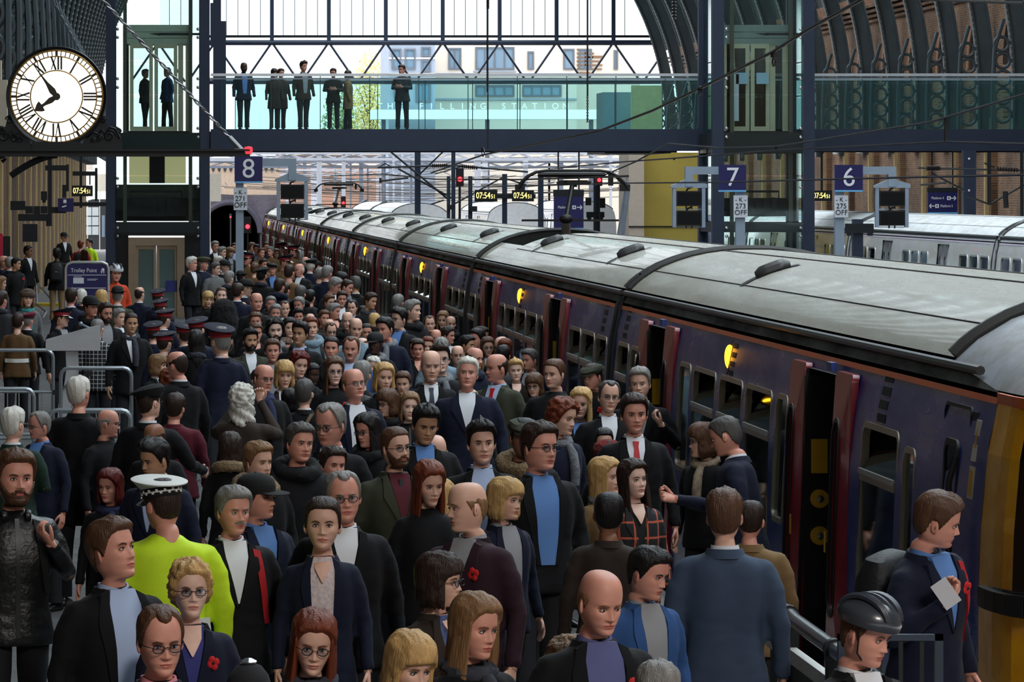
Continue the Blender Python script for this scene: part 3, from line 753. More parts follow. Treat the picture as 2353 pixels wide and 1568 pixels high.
# ------------------------------------------------------------ hats, in head coordinates
HATS = {}
def hat_mesh(kind):
    if kind in HATS: return HATS[kind]
    a, b = .092, .112; mb = MB(); n = 30
    def el(prof, mi=0, c=(0, .004, 0)): mb.lathe(prof, n, c, 1, b/a, 'z', mi)
    def peak(r0, r1, z0, z1, span=62, mi=2, th=.004, yc=.004):
        m = 14; ts = np.radians(np.linspace(-span, span, m)); V = []
        for dz in (0, -th):
            for t in ts:
                k = math.cos(t/math.radians(span)*PI/2)**.5
                for f in (0, .5, 1):
                    r = r0+(r1-r0)*f*k; V.append((r*math.sin(t), yc-r*math.cos(t)*b/a, z0+(z1-z0)*f*k+dz))
        F = []; o = m*3
        for i in range(m-1):
            for j in range(2):
                q = (i*3+j, i*3+j+1, (i+1)*3+j+1, (i+1)*3+j); F.append(q); F.append(tuple(o+x for x in q[::-1]))
        ed = [i*3+2 for i in range(m)]
        for p, q in zip(ed, ed[1:]): F.append((p, q, o+q, o+p))
        mb.add(V, F, mi)
    if kind in ('cap', 'pcap'):
        el([(a, .040), (a+.002, .046), (a+.002, .085), (a, .088)], 1)
        V0 = len(mb.v); el([(a, .086), (.112, .104), (.132, .120), (.134, .126), (.124, .131), (.06, .134), (0, .134)], 0)
        for i in range(V0, len(mb.v)):
            x, y, z = mb.v[i]; mb.v[i] = (x, y-.006, z-y*.24*min(1, max(0, (z-.086)/.03)))
        el([(a+.0025, .062), (a+.004, .064), (a+.004, .067), (a+.0025, .069)], 0)
        peak(a-.004, a+.052, .046, .012); mb.ell((0, -.126, .098), (.016, .006, .02), 10, 6, 3)
        mb.tube([(math.sin(t)*(a+.006), .004-math.cos(t)*(b+.006), .046) for t in np.linspace(-1.2, 1.2, 12)], .004, 6, 3)
        if kind == 'pcap':
            for j in range(30):
                t = 2*PI*j/30
                for r in range(2):
                    if (j+r) % 2 == 0: mb.box((-.006, -.002, -.006), (.006, .002, .006), 4); mb.xf(Matrix.Translation(((a+.004)*math.sin(t), .004-(b+.006)*math.cos(t), .06+.013*r)) @ Matrix.Rotation(t, 4, 'Z'), len(mb.v)-8)
    elif kind == 'bearskin':
        V = []; F = []; m, k = 40, 24
        for i in range(k+1):
            f = i/k; z = .02+.36*f; r = np.interp(f, [0, .1, .45, .8, .93, 1], [.100, .118, .132, .112, .075, .0])
            for j in range(m):
                t = 2*PI*j/m; nz = 1+.10*noise.noise(Vector((math.sin(t)*9, math.cos(t)*9, f*12)))
                V.append((r*nz*math.sin(t), .004-r*1.08*nz*math.cos(t), z))
        for i in range(k):
            for j in range(m): F.append((i*m+j, i*m+(j+1) % m, (i+1)*m+(j+1) % m, (i+1)*m+j))
        F.append(tuple(range(m))); mb.add(V, F)
        mb.tube([(math.sin(t)*.088, -.108*math.cos(t*.9), -.03-.09*math.cos(t)) for t in np.linspace(-1.5, 1.5, 16)], .004, 6, 3)
    elif kind == 'bowler':
        el([(a+.004, .040), (a+.006, .075), (.086, .118), (.060, .142), (.025, .152), (0, .153)], 0)
        V0 = len(mb.v); el([(a, .040), (.138, .046), (.142, .052), (.137, .052), (a, .046)], 0)
        for i in range(V0, len(mb.v)): x, y, z = mb.v[i]; mb.v[i] = (x, y, z+abs(x)*.14)
        el([(a+.0065, .046), (a+.0075, .048), (a+.0075, .064), (a+.006, .066)], 1)
    elif kind == 'beret':
        V0 = len(mb.v); el([(a, .048), (a+.004, .066), (.125, .084), (.134, .098), (.118, .116), (.07, .126), (0, .128)], 0)
        for i in range(V0, len(mb.v)):
            x, y, z = mb.v[i]; k = max(0, (z-.066)/.06); mb.v[i] = (x+.022*k, y+.01*k, z-(x*.35+y*.12)*min(1, k))
        el([(a+.001, .044), (a+.003, .046), (a+.003, .058), (a+.001, .060)], 1)
        mb.ell((-.05, -.108, .085), (.013, .006, .018), 8, 6, 3)
    elif kind == 'fuzzy':
        V = []; F = []; m, k = 40, 20
        for i in range(k+1):
            f = i/k; z = .018+.14*f; r = np.interp(f, [0, .12, .4, .7, .9, 1], [.100, .118, .122, .105, .06, 0])
            for j in range(m):
                t = 2*PI*j/m; nz = 1+.06*noise.noise(Vector((math.sin(t)*14, math.cos(t)*14, f*14))); V.append((r*nz*math.sin(t), .006-r*1.1*nz*math.cos(t), z))
        for i in range(k):
            for j in range(m): F.append((i*m+j, i*m+(j+1) % m, (i+1)*m+(j+1) % m, (i+1)*m+j))
        F.append(tuple(range(m))); mb.add(V, F)
    elif kind in ('flatcap', 'ballcap', 'knit'):
        if kind == 'flatcap':
            V0 = len(mb.v); el([(a, .042), (a+.010, .060), (a+.014, .080), (.095, .108), (.06, .124), (0, .128)], 0)
            for i in range(V0, len(mb.v)): x, y, z = mb.v[i]; mb.v[i] = (x, y-.014*max(0, -y)/.1, z-(max(0, -y))*.22*(z > .07))
            peak(a, a+.032, .044, .032, 60, 0, .006)
        else:
            el([(a+.002, .036), (a+.004, .07), (.086, .106), (.06, .130), (.025, .142), (0, .143)], 0)
            if kind == 'ballcap': peak(a, a+.075, .042, .030, 52, 0, .005); mb.ell((0, .004, .143), (.008, .008, .006), 8, 5)
            else: el([(a+.005, .026), (a+.011, .030), (a+.011, .056), (a+.005, .060)], 0)
    elif kind == 'fur':
        for z0, z1, rr in ((.030, .115, .026),):
            V = []; F = []; m, q = 40, 12
            for i in range(m):
                t = 2*PI*i/m
                for j in range(q):
                    p = 2*PI*j/q; nz = 1+.3*noise.noise(Vector((math.sin(t)*16, math.cos(t)*16, p*3))); R = .094+rr*nz*math.cos(p)
                    V.append((R*math.sin(t), .004-R*1.12*math.cos(t), .066+.042*nz*math.sin(p)))
            for i in range(m):
                for j in range(q): F.append((i*q+j, i*q+(j+1) % q, ((i+1) % m)*q+(j+1) % q, ((i+1) % m)*q+j))
            mb.add(V, F, 0)
        el([(.092, .09), (.090, .12), (.06, .145), (0, .150)], 0)
    elif kind == 'helmet':
        el([(a+.004, .046), (a+.018, .050), (a+.022, .080), (.096, .120), (.062, .148), (.02, .158), (0, .158)], 0)
        for s in (-1, 0, 1):
            for s2 in (0, 1):
                pts = [((.05*s+.016*s2*s)*math.cos(t*.5)+(0 if s else .0), .004-.118*math.sin(t), .064+.098*math.cos(t)) for t in np.linspace(-1.25, 1.25, 14)]
                if s or not s2: mb.tube(pts, [.010+.004*math.cos(i/13*PI-PI/2) for i in range(14)], 6, 1)
        for s in (-1, 1): mb.tube([(s*.095, -.02, .05), (s*.080, -.03, -.06), (0, -.055, -.128)], .004, 5, 2)
    elif kind == 'custodian':
        el([(a+.004, .034), (a+.006, .075), (.098, .115), (.084, .160), (.055, .196), (.018, .210), (0, .211)], 0)
        V0 = len(mb.v); el([(a, .034), (a+.026, .026), (a+.028, .030), (a, .042)], 0)
        for i in range(V0, len(mb.v)): x, y, z = mb.v[i]; mb.v[i] = (x, y*1.08, z-.012*abs(y)/.1)
        el([(.024, .203), (.034, .207), (.036, .214), (.026, .222), (.014, .228), (0, .230)], 3)
        for j in range(8):
            t = 2*PI*j/8; mb.ell((.027*math.cos(t), .004+.03*math.sin(t), .214), (.010, .010, .007), 8, 5, 3)
        el([(a+.0065, .058), (a+.0085, .060), (a+.0085, .072), (a+.0065, .074)], 1)
    HATS[kind] = mb
    return mb
def glasses_mesh():
    if 'glasses' in RINGS: return RINGS['glasses']
    mb = MB()
    for s in (-1, 1):
        mb.tube([(s*.033+.022*math.copysign(abs(math.cos(t))**.7, math.cos(t)), -.106+.004*abs(math.cos(t)), .002+.015*math.copysign(abs(math.sin(t))**.8, math.sin(t))) for t in np.linspace(0, 2*PI, 18, endpoint=False)], .0021, 6, 0, closed=True)
        mb.tube([(s*.054, -.100, .006), (s*.079, -.06, .006), (s*.083, .0, .004), (s*.083, .012, -.01)], .0019, 5)
        mb.lathe([(0, -.0004), (1, -.0004), (1, .0004), (0, .0004)], 16, (0, 0, 0), axis='y', mi=1)
        for i in range(len(mb.v)-64, len(mb.v)):
            x, y, z = mb.v[i]; mb.v[i] = (s*.033+x*.021, -.105+y, .002+z*.0145)
    mb.tube([(-.012, -.106, .006), (0, -.108, .009), (.012, -.106, .006)], .0019, 5)
    RINGS['glasses'] = mb
    return mb
def beard_mesh(kind, res=1):
    key = ('beard', kind, res)
    if key in HAIR: return HAIR[key]
    nr, nc = 44, 64
    d = np.linspace(6.5, 15, nr); X, Y, Z, th, _ = head_grid(nr, nc, d=d); a = np.degrees(np.abs(th))[None]+0*X
    P = np.stack([X, Y, Z], -1); N = P*np.array([1, 1, .4]); N /= np.linalg.norm(N, axis=-1, keepdims=True)
    if kind == 'moustache': M = np.exp(-((X/.032)**4+((Z+.0475+.3*np.abs(X)*.4)/.0068)**4))
    else:
        M = sm(-.004, .006, (-.046-.0*a+np.interp(a, [0, 20, 40, 62, 80], [0, -.006, -.012, .02, .045]))-Z)*(1-sm(78, 88, a))
        M = M*(1-.95*np.exp(-((X/.021)**4+((Z+.0635)/.0085)**4)))
        M = np.maximum(M, np.exp(-((X/.026)**4+((Z+.049)/.005)**4)))
    t = .0095 if kind == 'beard' else .0065
    if kind == 'stubble': t = .0028
    nz = np.array([[1+.35*noise.noise(Vector(P[i, j]*120)) for j in range(nc)] for i in range(nr)])
    off = -.006+(t*nz+.006)*M; Q = P+N*off[..., None]
    F = [tuple(int(k) for k in q) for q in grid_faces(nr, nc) if (M.reshape(-1)[q] > .08).any()]
    used = sorted({k for f in F for k in f}); ix = {k: n for n, k in enumerate(used)}; mb = MB()
    mb.add(Q.reshape(-1, 3)[used].tolist(), [[ix[k] for k in f] for f in F])
    HAIR[key] = mb.mesh('beard', [None], 180)
    return HAIR[key]
# ------------------------------------------------------------ the bare body: one mesh with head, neck, trunk and hands
def body_mesh(res, yaw, pitch, roll, prm, pose, bulk, sxs, hs, skin, lips, white, dark, brow, hands=True):
    nr, nc = {2: (76, 80), 1: (52, 54), 0: (30, 30)}[res]
    X, Y, Z, th, d = head_grid(nr, nc, **prm)
    P = np.stack([X, Y, Z], -1).reshape(-1, 3); w = (1-sm(13.8, 18.5, d))[:, None]+0*X; w = w.reshape(-1, 1)
    F = grid_faces(nr, nc)
    fc = P[F].mean(1); mi = np.zeros(len(F), int)
    lz = prm.get('long', 1)
    lp = (np.abs(fc[:, 0]) < .0235) & (np.abs(fc[:, 2]/lz+.0635) < .0095-.0070*np.abs(fc[:, 0])/.0235) & (fc[:, 1] < -.06)
    mi[lp] = 1
    mb = MB(); mb.v = [tuple(p) for p in P]; mb.f = [list(map(int, f)) for f in F]; mb.m = list(mi)
    ws = list(w[:, 0])
    fe = prm.get('fem', 0); wd = prm.get('wide', 1)
    for s in (-1, 1):
        if res > 0:
            mb.ell((s*.031, -.0800, .004), (.0135, .0078, .0062+.0008*fe), 12, 8, 2)
            mb.ell((s*.031, -.0855, .0045), (.0055, .0032, .0056), 10, 6, 3)
            mb.tube([(s*.0165, -.0835, .0045), (s*.024, -.0885, .0098), (s*.033, -.0885, .0112), (s*.043, -.0825, .0075), (s*.047, -.0785, .004)], [.0012, .0022+.0006*fe, .0024+.0006*fe, .0022, .001], 5, 4 if fe < .5 else 3)
            mb.tube([(s*.0135, -.0955, .0195), (s*.024, -.0975, .0255), (s*.037, -.0925, .0270), (s*.051, -.0800, .0205)], [.002, .0036-.0012*fe, .0034-.0012*fe, .001], 6, 4)
        else:
            mb.ell((s*.031, -.0815, .003), (.0125, .006, .0062), 8, 5, 3)
            mb.tube([(s*.0135, -.0955, .0195), (s*.037, -.0935, .0265), (s*.050, -.0800, .0205)], [.002, .004, .001], 4, 4)
        o = len(mb.v); mb.ell((0, 0, 0), (.0095, .019, .031), 10, 8)
        ear = Matrix.Translation((s*(.0765*wd), .008, -.010)) @ Matrix.Rotation(s*.38, 4, 'Z') @ Matrix.Rotation(-.15, 4, 'X')
        for i in range(o, len(mb.v)):
            v = Vector(mb.v[i])
            v.x += s*.006*abs(v.y)/.019
            mb.v[i] = tuple(ear @ v)
        if res > 0: mb.ell((s*(.0865*wd), .004, -.010), (.004, .007, .012), 8, 5, 1)
    ws += [1.]*(len(mb.v)-len(ws))
    A = np.array(mb.v)*np.where(np.array(ws)[:, None] > 0, 1, 1)
    R = rotm(yaw, pitch, roll); ws = np.array(ws)[:, None]
    A = A*(1+(hs-1)*ws)
    # turn the head: partial turn down the neck
    out = np.empty_like(A); ww = np.round(ws[:, 0]*16)/16
    for k in np.unique(ww):
        s_ = ww == k
        Rk = rotm(yaw*k, pitch*k, roll*k); out[s_] = (A[s_]-PIV) @ Rk.T+PIV
    out[:, 2] += EYEZ+(hs-1)*.10
    mb.v = [tuple(p) for p in out]
    if hands:
        for sg, (el, wr) in zip((-1, 1), POSES[pose]):
            el = Vector(el); wr = Vector(wr); dr = (wr-el).normalized()
            if pose in ('photo',): dr = Vector((-sg*.1, -.1, 1)).normalized()
            if pose in ('strap', 'strapl') and abs(wr.z) > 1.2: dr = Vector((-sg*.55, -.1, .6)).normalized()
            if pose == 'rail' and sg < 0: dr = Vector((0, -1, -.25)).normalized()
            h = hand_parts(sg, {'down': .35, 'walk': .4}.get(pose, 1.0), 6 if res == 2 else 5)
            q = Vector((0, 0, -1)).rotation_difference(dr).to_matrix().to_4x4()
            tw = Matrix.Rotation(0, 4, 'Z')
            h.xf(Matrix.Translation(wr) @ q @ tw); mb.add(h.v, h.f)
            mb.tube([el, el.lerp(wr, .5), wr+dr*.01], [.034, .031, .026], 8)
            mb.tube([(sg*.14, 0, 1.39), (sg*.18, .006, 1.36), tuple(el)], [.03, .042, .034], 8)
    mb.v = [(x*(sxs if z < 1.40 else 1+(sxs-1)*max(0, (1.47-z)/.07)), y, z) for x, y, z in mb.v]
    me = bpy.data.meshes.new('body'); me.from_pydata(mb.v, [], mb.f)
    for m in (skin, lips, white, dark, brow): me.materials.append(m)
    me.polygons.foreach_set('material_index', mb.m); me.update(); fixn(me); me.shade_smooth()
    return me
_legs = {}
def legs_mesh():
    if 'l' in _legs: return _legs['l']
    mb = MB(); n = 14
    for s, fy in ((-1, -.05), (1, .07)):
        mb.tube([(s*.085, .0, .97), (s*.098, 0, .84), (s*.10, fy*.4, .66), (s*.10, fy*.7, .48), (s*.102, fy, .30), (s*.104, fy, .075)], [.065, .088, .084, .068, .062, .066], n)
    mb.lathe([(.0, .80), (.09, .82), (.145, .88), (.145, .93), (.13, .97), (0, .98)], 20, (0, .005, 0), 1, .72)
    _legs['l'] = mb.mesh('trousers', [None], 60)
    sh = []
    for s, fy in ((-1, -.05), (1, .07)):
        b = MB(); V = []; F = []; m = 12; pr = [(.085, .034, .05), (.075, .038, .075), (.03, .040, .09), (-.03, .040, .075), (-.10, .047, .055), (-.155, .040, .042), (-.185, .018, .03)]
        for y, w_, h in pr:
            for j in range(m):
                t = 2*PI*j/m; V.append((s*.106+w_*math.cos(t), fy+y, max(0.001, h*.5+h*.5*math.sin(t)*1.0)))
        for i in range(len(pr)-1):
            for j in range(m): F.append((i*m+j, i*m+(j+1) % m, (i+1)*m+(j+1) % m, (i+1)*m+j))
        F += [tuple(range(m)), tuple((len(pr)-1)*m+j for j in range(m))]
        sh.append(b.add(V, F).mesh('shoe', [None], 50))
    _legs['s'] = sh
    return _legs['l']
# ============================================================ people: one at a time
SKIN = {'1': (232, 190, 172), '2': (222, 174, 152), '3': (216, 152, 132), '4': (196, 148, 116), '5': (142, 96, 72), '6': (78, 52, 42)}
HAIRC = {'k': ('black', (24, 20, 20)), 'd': ('dark brown', (48, 33, 26)), 'b': ('brown', (86, 58, 40)), 'a': ('light brown', (132, 98, 66)), 'g': ('grey', (128, 124, 120)),
         'w': ('white', (214, 208, 198)), 'y': ('blond', (196, 156, 100)), 'r': ('auburn', (112, 52, 30)), 'x': ('dark red', (92, 24, 18)), 'p': ('dark grey', (78, 74, 72))}
COATC = {'k': ('black', (15, 15, 18)), 'n': ('navy', (20, 25, 46)), 'g': ('dark grey', (48, 49, 53)), 'b': ('dark brown', (50, 40, 34)), 'o': ('olive green', (56, 58, 44)),
         'd': ('dark green', (28, 48, 38)), 'm': ('burgundy', (84, 22, 36)), 'h': ('yellow hi-vis', (206, 244, 40)), 'u': ('blue-grey', (62, 76, 98)), 'l': ('blue', (52, 86, 140)),
         'r': ('red', (168, 30, 36)), 'e': ('grey', (104, 104, 104)), 't': ('tan', (124, 98, 64)), 'i': ('orange', (206, 74, 40)), 'c': ('khaki brown', (100, 74, 46)), 'p': ('plum', (46, 24, 34)), 's': ('light grey-blue', (120, 140, 154))}
def skinm(k): return mat('skin '+k, SKIN[k], .48, var=.10, scale=14, bump=.05, bscale=160, spec=.4)
def lipm(k):
    c = SKIN[k]; return mat('lips '+k, (c[0]*.84, c[1]*.62, c[2]*.62), .4, var=.05)
def hairm(k): return mat('hair '+HAIRC[k][0], HAIRC[k][1], .42, var=.28, scale=30, stretch=(1, 1, .12), bump=.5, bscale=140, spec=.35)
def coatm(k): return mat('cloth '+COATC[k][0], COATC[k][1], .82 if k != 'h' else .6, var=.10, scale=5, bump=.22, bscale=220, spec=.25, sheen=.03, emit=None)
def tartan(nm="tartan", c1=(.10,.10,.11), c2=(.5,.5,.5), sc=5.5):
    if nm in MATS: return MATS[nm]
    m = mat(nm, (30, 30, 34), .85, var=0); nt = m.node_tree; N = nt.nodes; L = nt.links; b = N['Principled BSDF']
    tc = N.new('ShaderNodeTexCoord'); acc = None
    for ax in (0, 1):
        wv = N.new('ShaderNodeTexWave'); wv.bands_direction = 'X' if ax == 0 else 'Z'; wv.inputs['Scale'].default_value = sc; L.new(tc.outputs['Object'], wv.inputs[0])
        g = N.new('ShaderNodeMath'); g.operation = 'GREATER_THAN'; g.inputs[1].default_value = .955; L.new(wv.outputs['Fac'], g.inputs[0])
        if acc is None: acc = g
        else:
            s = N.new('ShaderNodeMath'); s.operation = 'ADD'; L.new(acc.outputs[0], s.inputs[0]); L.new(g.outputs[0], s.inputs[1]); acc = s
    cr = N.new('ShaderNodeValToRGB'); cr.color_ramp.interpolation = 'CONSTANT'
    e = cr.color_ramp.elements; e[0].color = (.012, .012, .015, 1); e[1].position = .3; e[1].color = (*c1, 1); n = e.new(.9); n.color = (*c2, 1)
    L.new(acc.outputs[0], cr.inputs[0]); L.new(cr.outputs[0], b.inputs['Base Color'])
    return m
def shirtm(k):
    return {'w': mat('white shirt', (226, 228, 234), .75, var=.04), 'b': mat('blue shirt', (92, 134, 196), .75, var=.06), 'g': mat('grey shirt', (150, 150, 154), .8, var=.06), 'l': mat('pale blue shirt', (172, 190, 224), .75, var=.04),
            'm': mat('burgundy jumper', (84, 22, 36), .9, var=.1), 'p': mat('pink shirt', (206, 128, 140), .8, var=.06), 'u': mat('purple shirt', (88, 92, 140), .8, var=.08), 'k': mat('black top', (20, 20, 22), .9, var=.1), 'n': mat('royal blue top', (38, 42, 124), .7, var=.05),
            'f': mat('white patterned blouse', (216, 196, 196), .8, var=.3, scale=60), 'd': mat('blue patterned blouse', (70, 84, 128), .8, var=.5, scale=50)}[k]
PEOPLE = []
def shared(cache, key, mb_or_me, nslot=1):
    if key not in cache:
        me = mb_or_me.mesh(key if isinstance(key, str) else key[0], [None]*max(nslot, max(mb_or_me.m)+1), 40); cache[key] = me
    return cache[key]
_sh = {}
def child(name, me, parent, mats, label=None):
    o = bpy.data.objects.new(name, me); COL.objects.link(o); o.parent = parent
    for i, m in enumerate(mats):
        if i < len(o.material_slots): o.material_slots[i].link = 'OBJECT'; o.material_slots[i].material = m
    if label: o['label'] = label
    return o
def make_person(loc, yaw=0, hyaw=0, pitch=0, roll=0, h=1.75, hs=1., sex='m', hair='sh', hc='b', skin='2', coat='k', ex='', res=1, pose='down', tilt=(0, 0), seed=0, name='person'):
    rnd = random.Random(seed); ex = ex.split()
    root = bpy.data.objects.new(name, None); COL.objects.link(root); root.empty_display_size = .2
    root.location = loc; s = h/1.75
    root.scale = (s, s, s); root.rotation_mode = 'ZXY'; root.rotation_euler = (math.radians(tilt[0]), math.radians(tilt[1]), math.radians(yaw))
    fem = 1. if sex == 'f' else 0.
    sxs = (.88 if fem else 1.)*(1.12 if 'heavy' in ex else 1.)
    prm = dict(wide=rnd.uniform(.95, 1.04)*(.97 if fem else 1), jaw=(.91 if fem else 1.02)*rnd.uniform(.95, 1.05), fem=fem, long=rnd.uniform(.96, 1.05), heavy=(.9 if 'heavy' in ex else rnd.choice([0, 0, .25])*(not fem)))
    kb = hc if hc not in 'w' else 'g'
    me = body_mesh(res, hyaw, pitch, roll, prm, pose, 1, sxs, hs, skinm(skin), lipm(skin), mat('eye white', (214, 208, 204), .3, var=.03), mat('iris', (38, 28, 24), .25, var=.1), hairm(kb if kb != 'y' else 'a'), hands=(res > 0 or pose != 'down'))
    child('body', me, root, [])
    # things on the head
    H = Matrix.Translation(Vector((0, 0, EYEZ+(hs-1)*.10))) @ Matrix.Translation(PIV) @ Matrix(rotm(hyaw, pitch, roll).tolist()).to_4x4() @ Matrix.Translation(-PIV*1.0)
    H = H @ Matrix.Scale(hs, 4)
    wx = Matrix.Diagonal((prm['wide'], 1, 1, 1))
    def on_head(o): o.matrix_local = H @ wx
    hat = next((e for e in ex if e in ('cap', 'pcap', 'bearskin', 'bowler', 'beret', 'fuzzy', 'flatcap', 'ballcap', 'knit', 'fur', 'helmet', 'custodian', 'mberet', 'oberet')), None)
    st = hair
    if hat in ('cap', 'pcap', 'bearskin', 'bowler', 'beret', 'mberet', 'oberet', 'flatcap', 'ballcap', 'knit', 'custodian', 'fur', 'helmet', 'fuzzy') and hair in ('sh', 'qf', 'rc', 'cu'): st = 'cr'
    if st != 'no': on_head(child('hair', hair_mesh(st, res), root, [hairm(hc)]))
    for e in ex:
        if e in ('beard', 'moustache', 'stubble', 'goatee'): on_head(child('beard' if e != 'moustache' else 'moustache', beard_mesh('beard' if e == 'goatee' else e), root, [hairm(hc)]))
    if hat:
        hk = {'mberet': 'beret', 'oberet': 'beret'}.get(hat, hat)
        blk = mat('black felt', (17, 17, 19), .85, var=.15, bump=.2, bscale=120); nav = mat('navy cap cloth', (19, 21, 40), .8, var=.08, bump=.1, bscale=160)
        red = mat('red cap band', (172, 26, 38), .7, var=.06); gl = mat('patent peak', (14, 14, 16), .15, var=.1, coat=.6); br = mat('badge metal', (196, 186, 150), .3, .9, var=.1)
        pal = {'cap': [nav, red, gl, br], 'pcap': [mat('white cap cover', (222, 222, 218), .7, var=.05), blk, gl, br, mat('chequer white', (230, 230, 230), .6, var=.03)], 'bearskin': [mat('bearskin fur', (9, 9, 10), .95, var=.4, scale=60, bump=1., bscale=70), blk, blk, br],
               'bowler': [blk, mat('hat ribbon', (34, 34, 38), .5, var=.1)], 'beret': [blk, gl, gl, br], 'mberet': [mat('maroon felt', (104, 22, 42), .85, var=.1), blk, blk, br], 'oberet': [mat('olive felt', (78, 74, 50), .85, var=.1), blk, blk, br],
               'fuzzy': [mat('red fuzzy knit', (116, 26, 24), .95, var=.3, scale=50, bump=1., bscale=60)], 'flatcap': [mat('olive tweed', (64, 66, 52), .9, var=.25, scale=60, bump=.4)]*3, 'ballcap': [blk]*3, 'knit': [mat('knit wool', (70, 80, 100), .95, var=.2, scale=60, bump=.6)],
               'fur': [mat('brown fur', (94, 78, 68), .95, var=.4, scale=50, bump=1., bscale=60)], 'helmet': [mat('dark helmet shell' if 'dark' in ex else 'pale helmet shell', (56, 60, 68) if 'dark' in ex else (196, 198, 200), .3, var=.1, coat=.4), mat('helmet vent ridges', (52, 56, 66), .4, var=.1), blk], 'custodian': [mat('helmet felt', (22, 22, 25), .9, var=.15, bump=.3, bscale=160), blk, blk, mat('silver rosette', (214, 214, 216), .22, 1., var=.05)]}[hat]
        pal = (pal*5)[:5] if len(pal) < 5 else pal
        nm = {'cap': 'peaked_cap', 'pcap': 'police_cap', 'bowler': 'bowler_hat', 'mberet': 'beret', 'oberet': 'beret', 'fuzzy': 'knitted_hat', 'flatcap': 'flat_cap', 'ballcap': 'baseball_cap', 'knit': 'knitted_hat', 'fur': 'fur_hat', 'helmet': 'cycle_helmet', 'custodian': 'police_helmet'}.get(hat, hat)
        on_head(child(nm, shared(_sh, 'hat '+hk, hat_mesh(hk)), root, pal))
    if 'glasses' in ex:
        on_head(child('glasses', shared(_sh, 'glasses', glasses_mesh()), root, [mat('glasses frame', (34, 30, 32), .3, var=.1), glass('lens', (236, 240, 244), .1)]))
    # clothes
    if 'vneck' in ex and not any(e[:5] in ('shirt', 'open:') for e in ex): ex = ex+['shirt:k']
    hem = .62 if 'long' in ex else .78
    ck = (pose, hem, 1.)
    cm, bvh = coat_proto(pose, hem, 1.)
    cmat = coatm(coat)
    if 'tartan' in ex: cmat = tartan()
    if 'plaid' in ex: cmat = tartan('red plaid', (.22, .022, .02), (.5, .10, .05), 2.9)
    if 'leather' in ex: cmat = mat('black leather', (20, 20, 22), .38, var=.15, bump=.25, bscale=50)
    c = child('coat', cm, root, [cmat]); c.scale = (sxs, 1, 1)
    def onchest(nm, kind, mats):
        o = child(nm, shared(_sh, (kind,)+ck, front_mesh(kind, ck)), root, mats); o.scale = (sxs, 1, 1); return o
    def rng(nm, kind, mats):
        o = child(nm, shared(_sh, 'ring '+kind, ring(kind)), root, mats); return o
    far = res == 0
    for e in ex:
        if e.startswith('shirt:') or e.startswith('open:'):
            k = e.split(':')[1]; onchest('shirt', 'shirt' if e[0] == 's' else 'openshirt', [shirtm(k)])
            if k not in 'mkfnd': rng('shirt_collar', 'collar', [shirtm(k)])
            if 'vneck' in ex: onchest('neckline', 'vneck', [skinm(skin)])
            if not far: onchest('lapel', 'lapel' if e[0] == 's' else 'lapelo', [cmat]); rng('coat_collar', 'jcollar', [cmat])
        elif e.startswith('tie:'): onchest('tie', 'tie', [mat('tie '+e[4:], {'r': (186, 24, 34), 'n': (30, 34, 60), 'k': (24, 24, 28)}[e[4:]], .5, var=.08, scale=40)])
        elif e == 'collar': rng('shirt_collar', 'collar', [shirtm('w')]); rng('coat_collar', 'jcollar', [cmat])
        elif e == 'jcollar': rng('coat_collar', 'jcollar', [cmat])
        elif e.startswith('scarf:'): rng('scarf', 'scarf', [{'g': mat('grey scarf', (112, 114, 120), .95, var=.3, scale=30, bump=.5), 't': mat('teal scarf', (52, 142, 142), .9, var=.1), 'c': mat('check scarf', (150, 132, 112), .95, var=.45, scale=24), 'd': mat('dark scarf', (54, 56, 66), .95, var=.4, scale=30), 'n': mat('navy scarf', (36, 42, 74), .95, var=.2)}[e[6:]]])
        elif e == 'furhood': rng('fur_hood', 'fur', [mat('fur trim', (134, 112, 84), .95, var=.4, scale=60, bump=1., bscale=60)])
        elif e == 'hood': rng('hood', 'hood', [cmat])
        elif e == 'pearls': rng('pearl_necklace', 'pearls', [mat('pearl', (226, 218, 204), .2, var=.05, coat=.5)])
        elif e == 'phones': rng('headphones', 'headphones', [mat('black plastic', (20, 20, 22), .35, var=.1)])
        elif e == 'poppy': onchest('poppy', 'poppy', [mat('poppy red', (206, 26, 30), .7, var=.1), mat('poppy centre', (16, 16, 18), .7, var=.1)])
        elif e == 'medals': onchest('medals_bar', 'medals', [mat('medal ribbon', (150, 40, 50), .7, var=.5, scale=80), mat('medal metal', (200, 180, 120), .3, .9, var=.1)])
        elif e.startswith('strapr'): onchest('bag_strap', 'strapx', [mat('red strap', (178, 24, 32), .7, var=.08)])
        elif e == 'straps':
            for k in ('strapx', 'strapl'): onchest('backpack_strap', k, [mat('black webbing', (18, 18, 20), .7, var=.15)])
        elif e == 'strapred':
            for k in ('strapx', 'strapl'): onchest('backpack_strap', k, [mat('red strap', (178, 24, 32), .7, var=.08)])
        elif e == 'cross': onchest('bag_strap', 'cross', [mat('tan webbing', (120, 102, 80), .7, var=.15)])
        elif e == 'belt': onchest('white_belt', 'belt', [mat('white leather belt', (220, 218, 212), .5, var=.05)])
        elif e == 'placket' and not far: onchest('zip', 'placket', [mat('dark zip', (44, 44, 48), .4, .4, var=.1)])
        elif e == 'bands':
            onchest('reflective_band', 'belt', [mat('reflective tape', (206, 210, 206), .35, var=.06)])
        elif e == 'cup':
            q = POSES[pose][1][1]; b = MB(); b.lathe([(.028, 0), (.038, .105), (.040, .105)], 16, (q[0]*sxs-.01, q[1]-.05, q[2]-.0), mi=0); b.lathe([(.041, .104), (.042, .112), (.036, .118), (0, .118)], 16, (q[0]*sxs-.01, q[1]-.05, q[2]), mi=0)
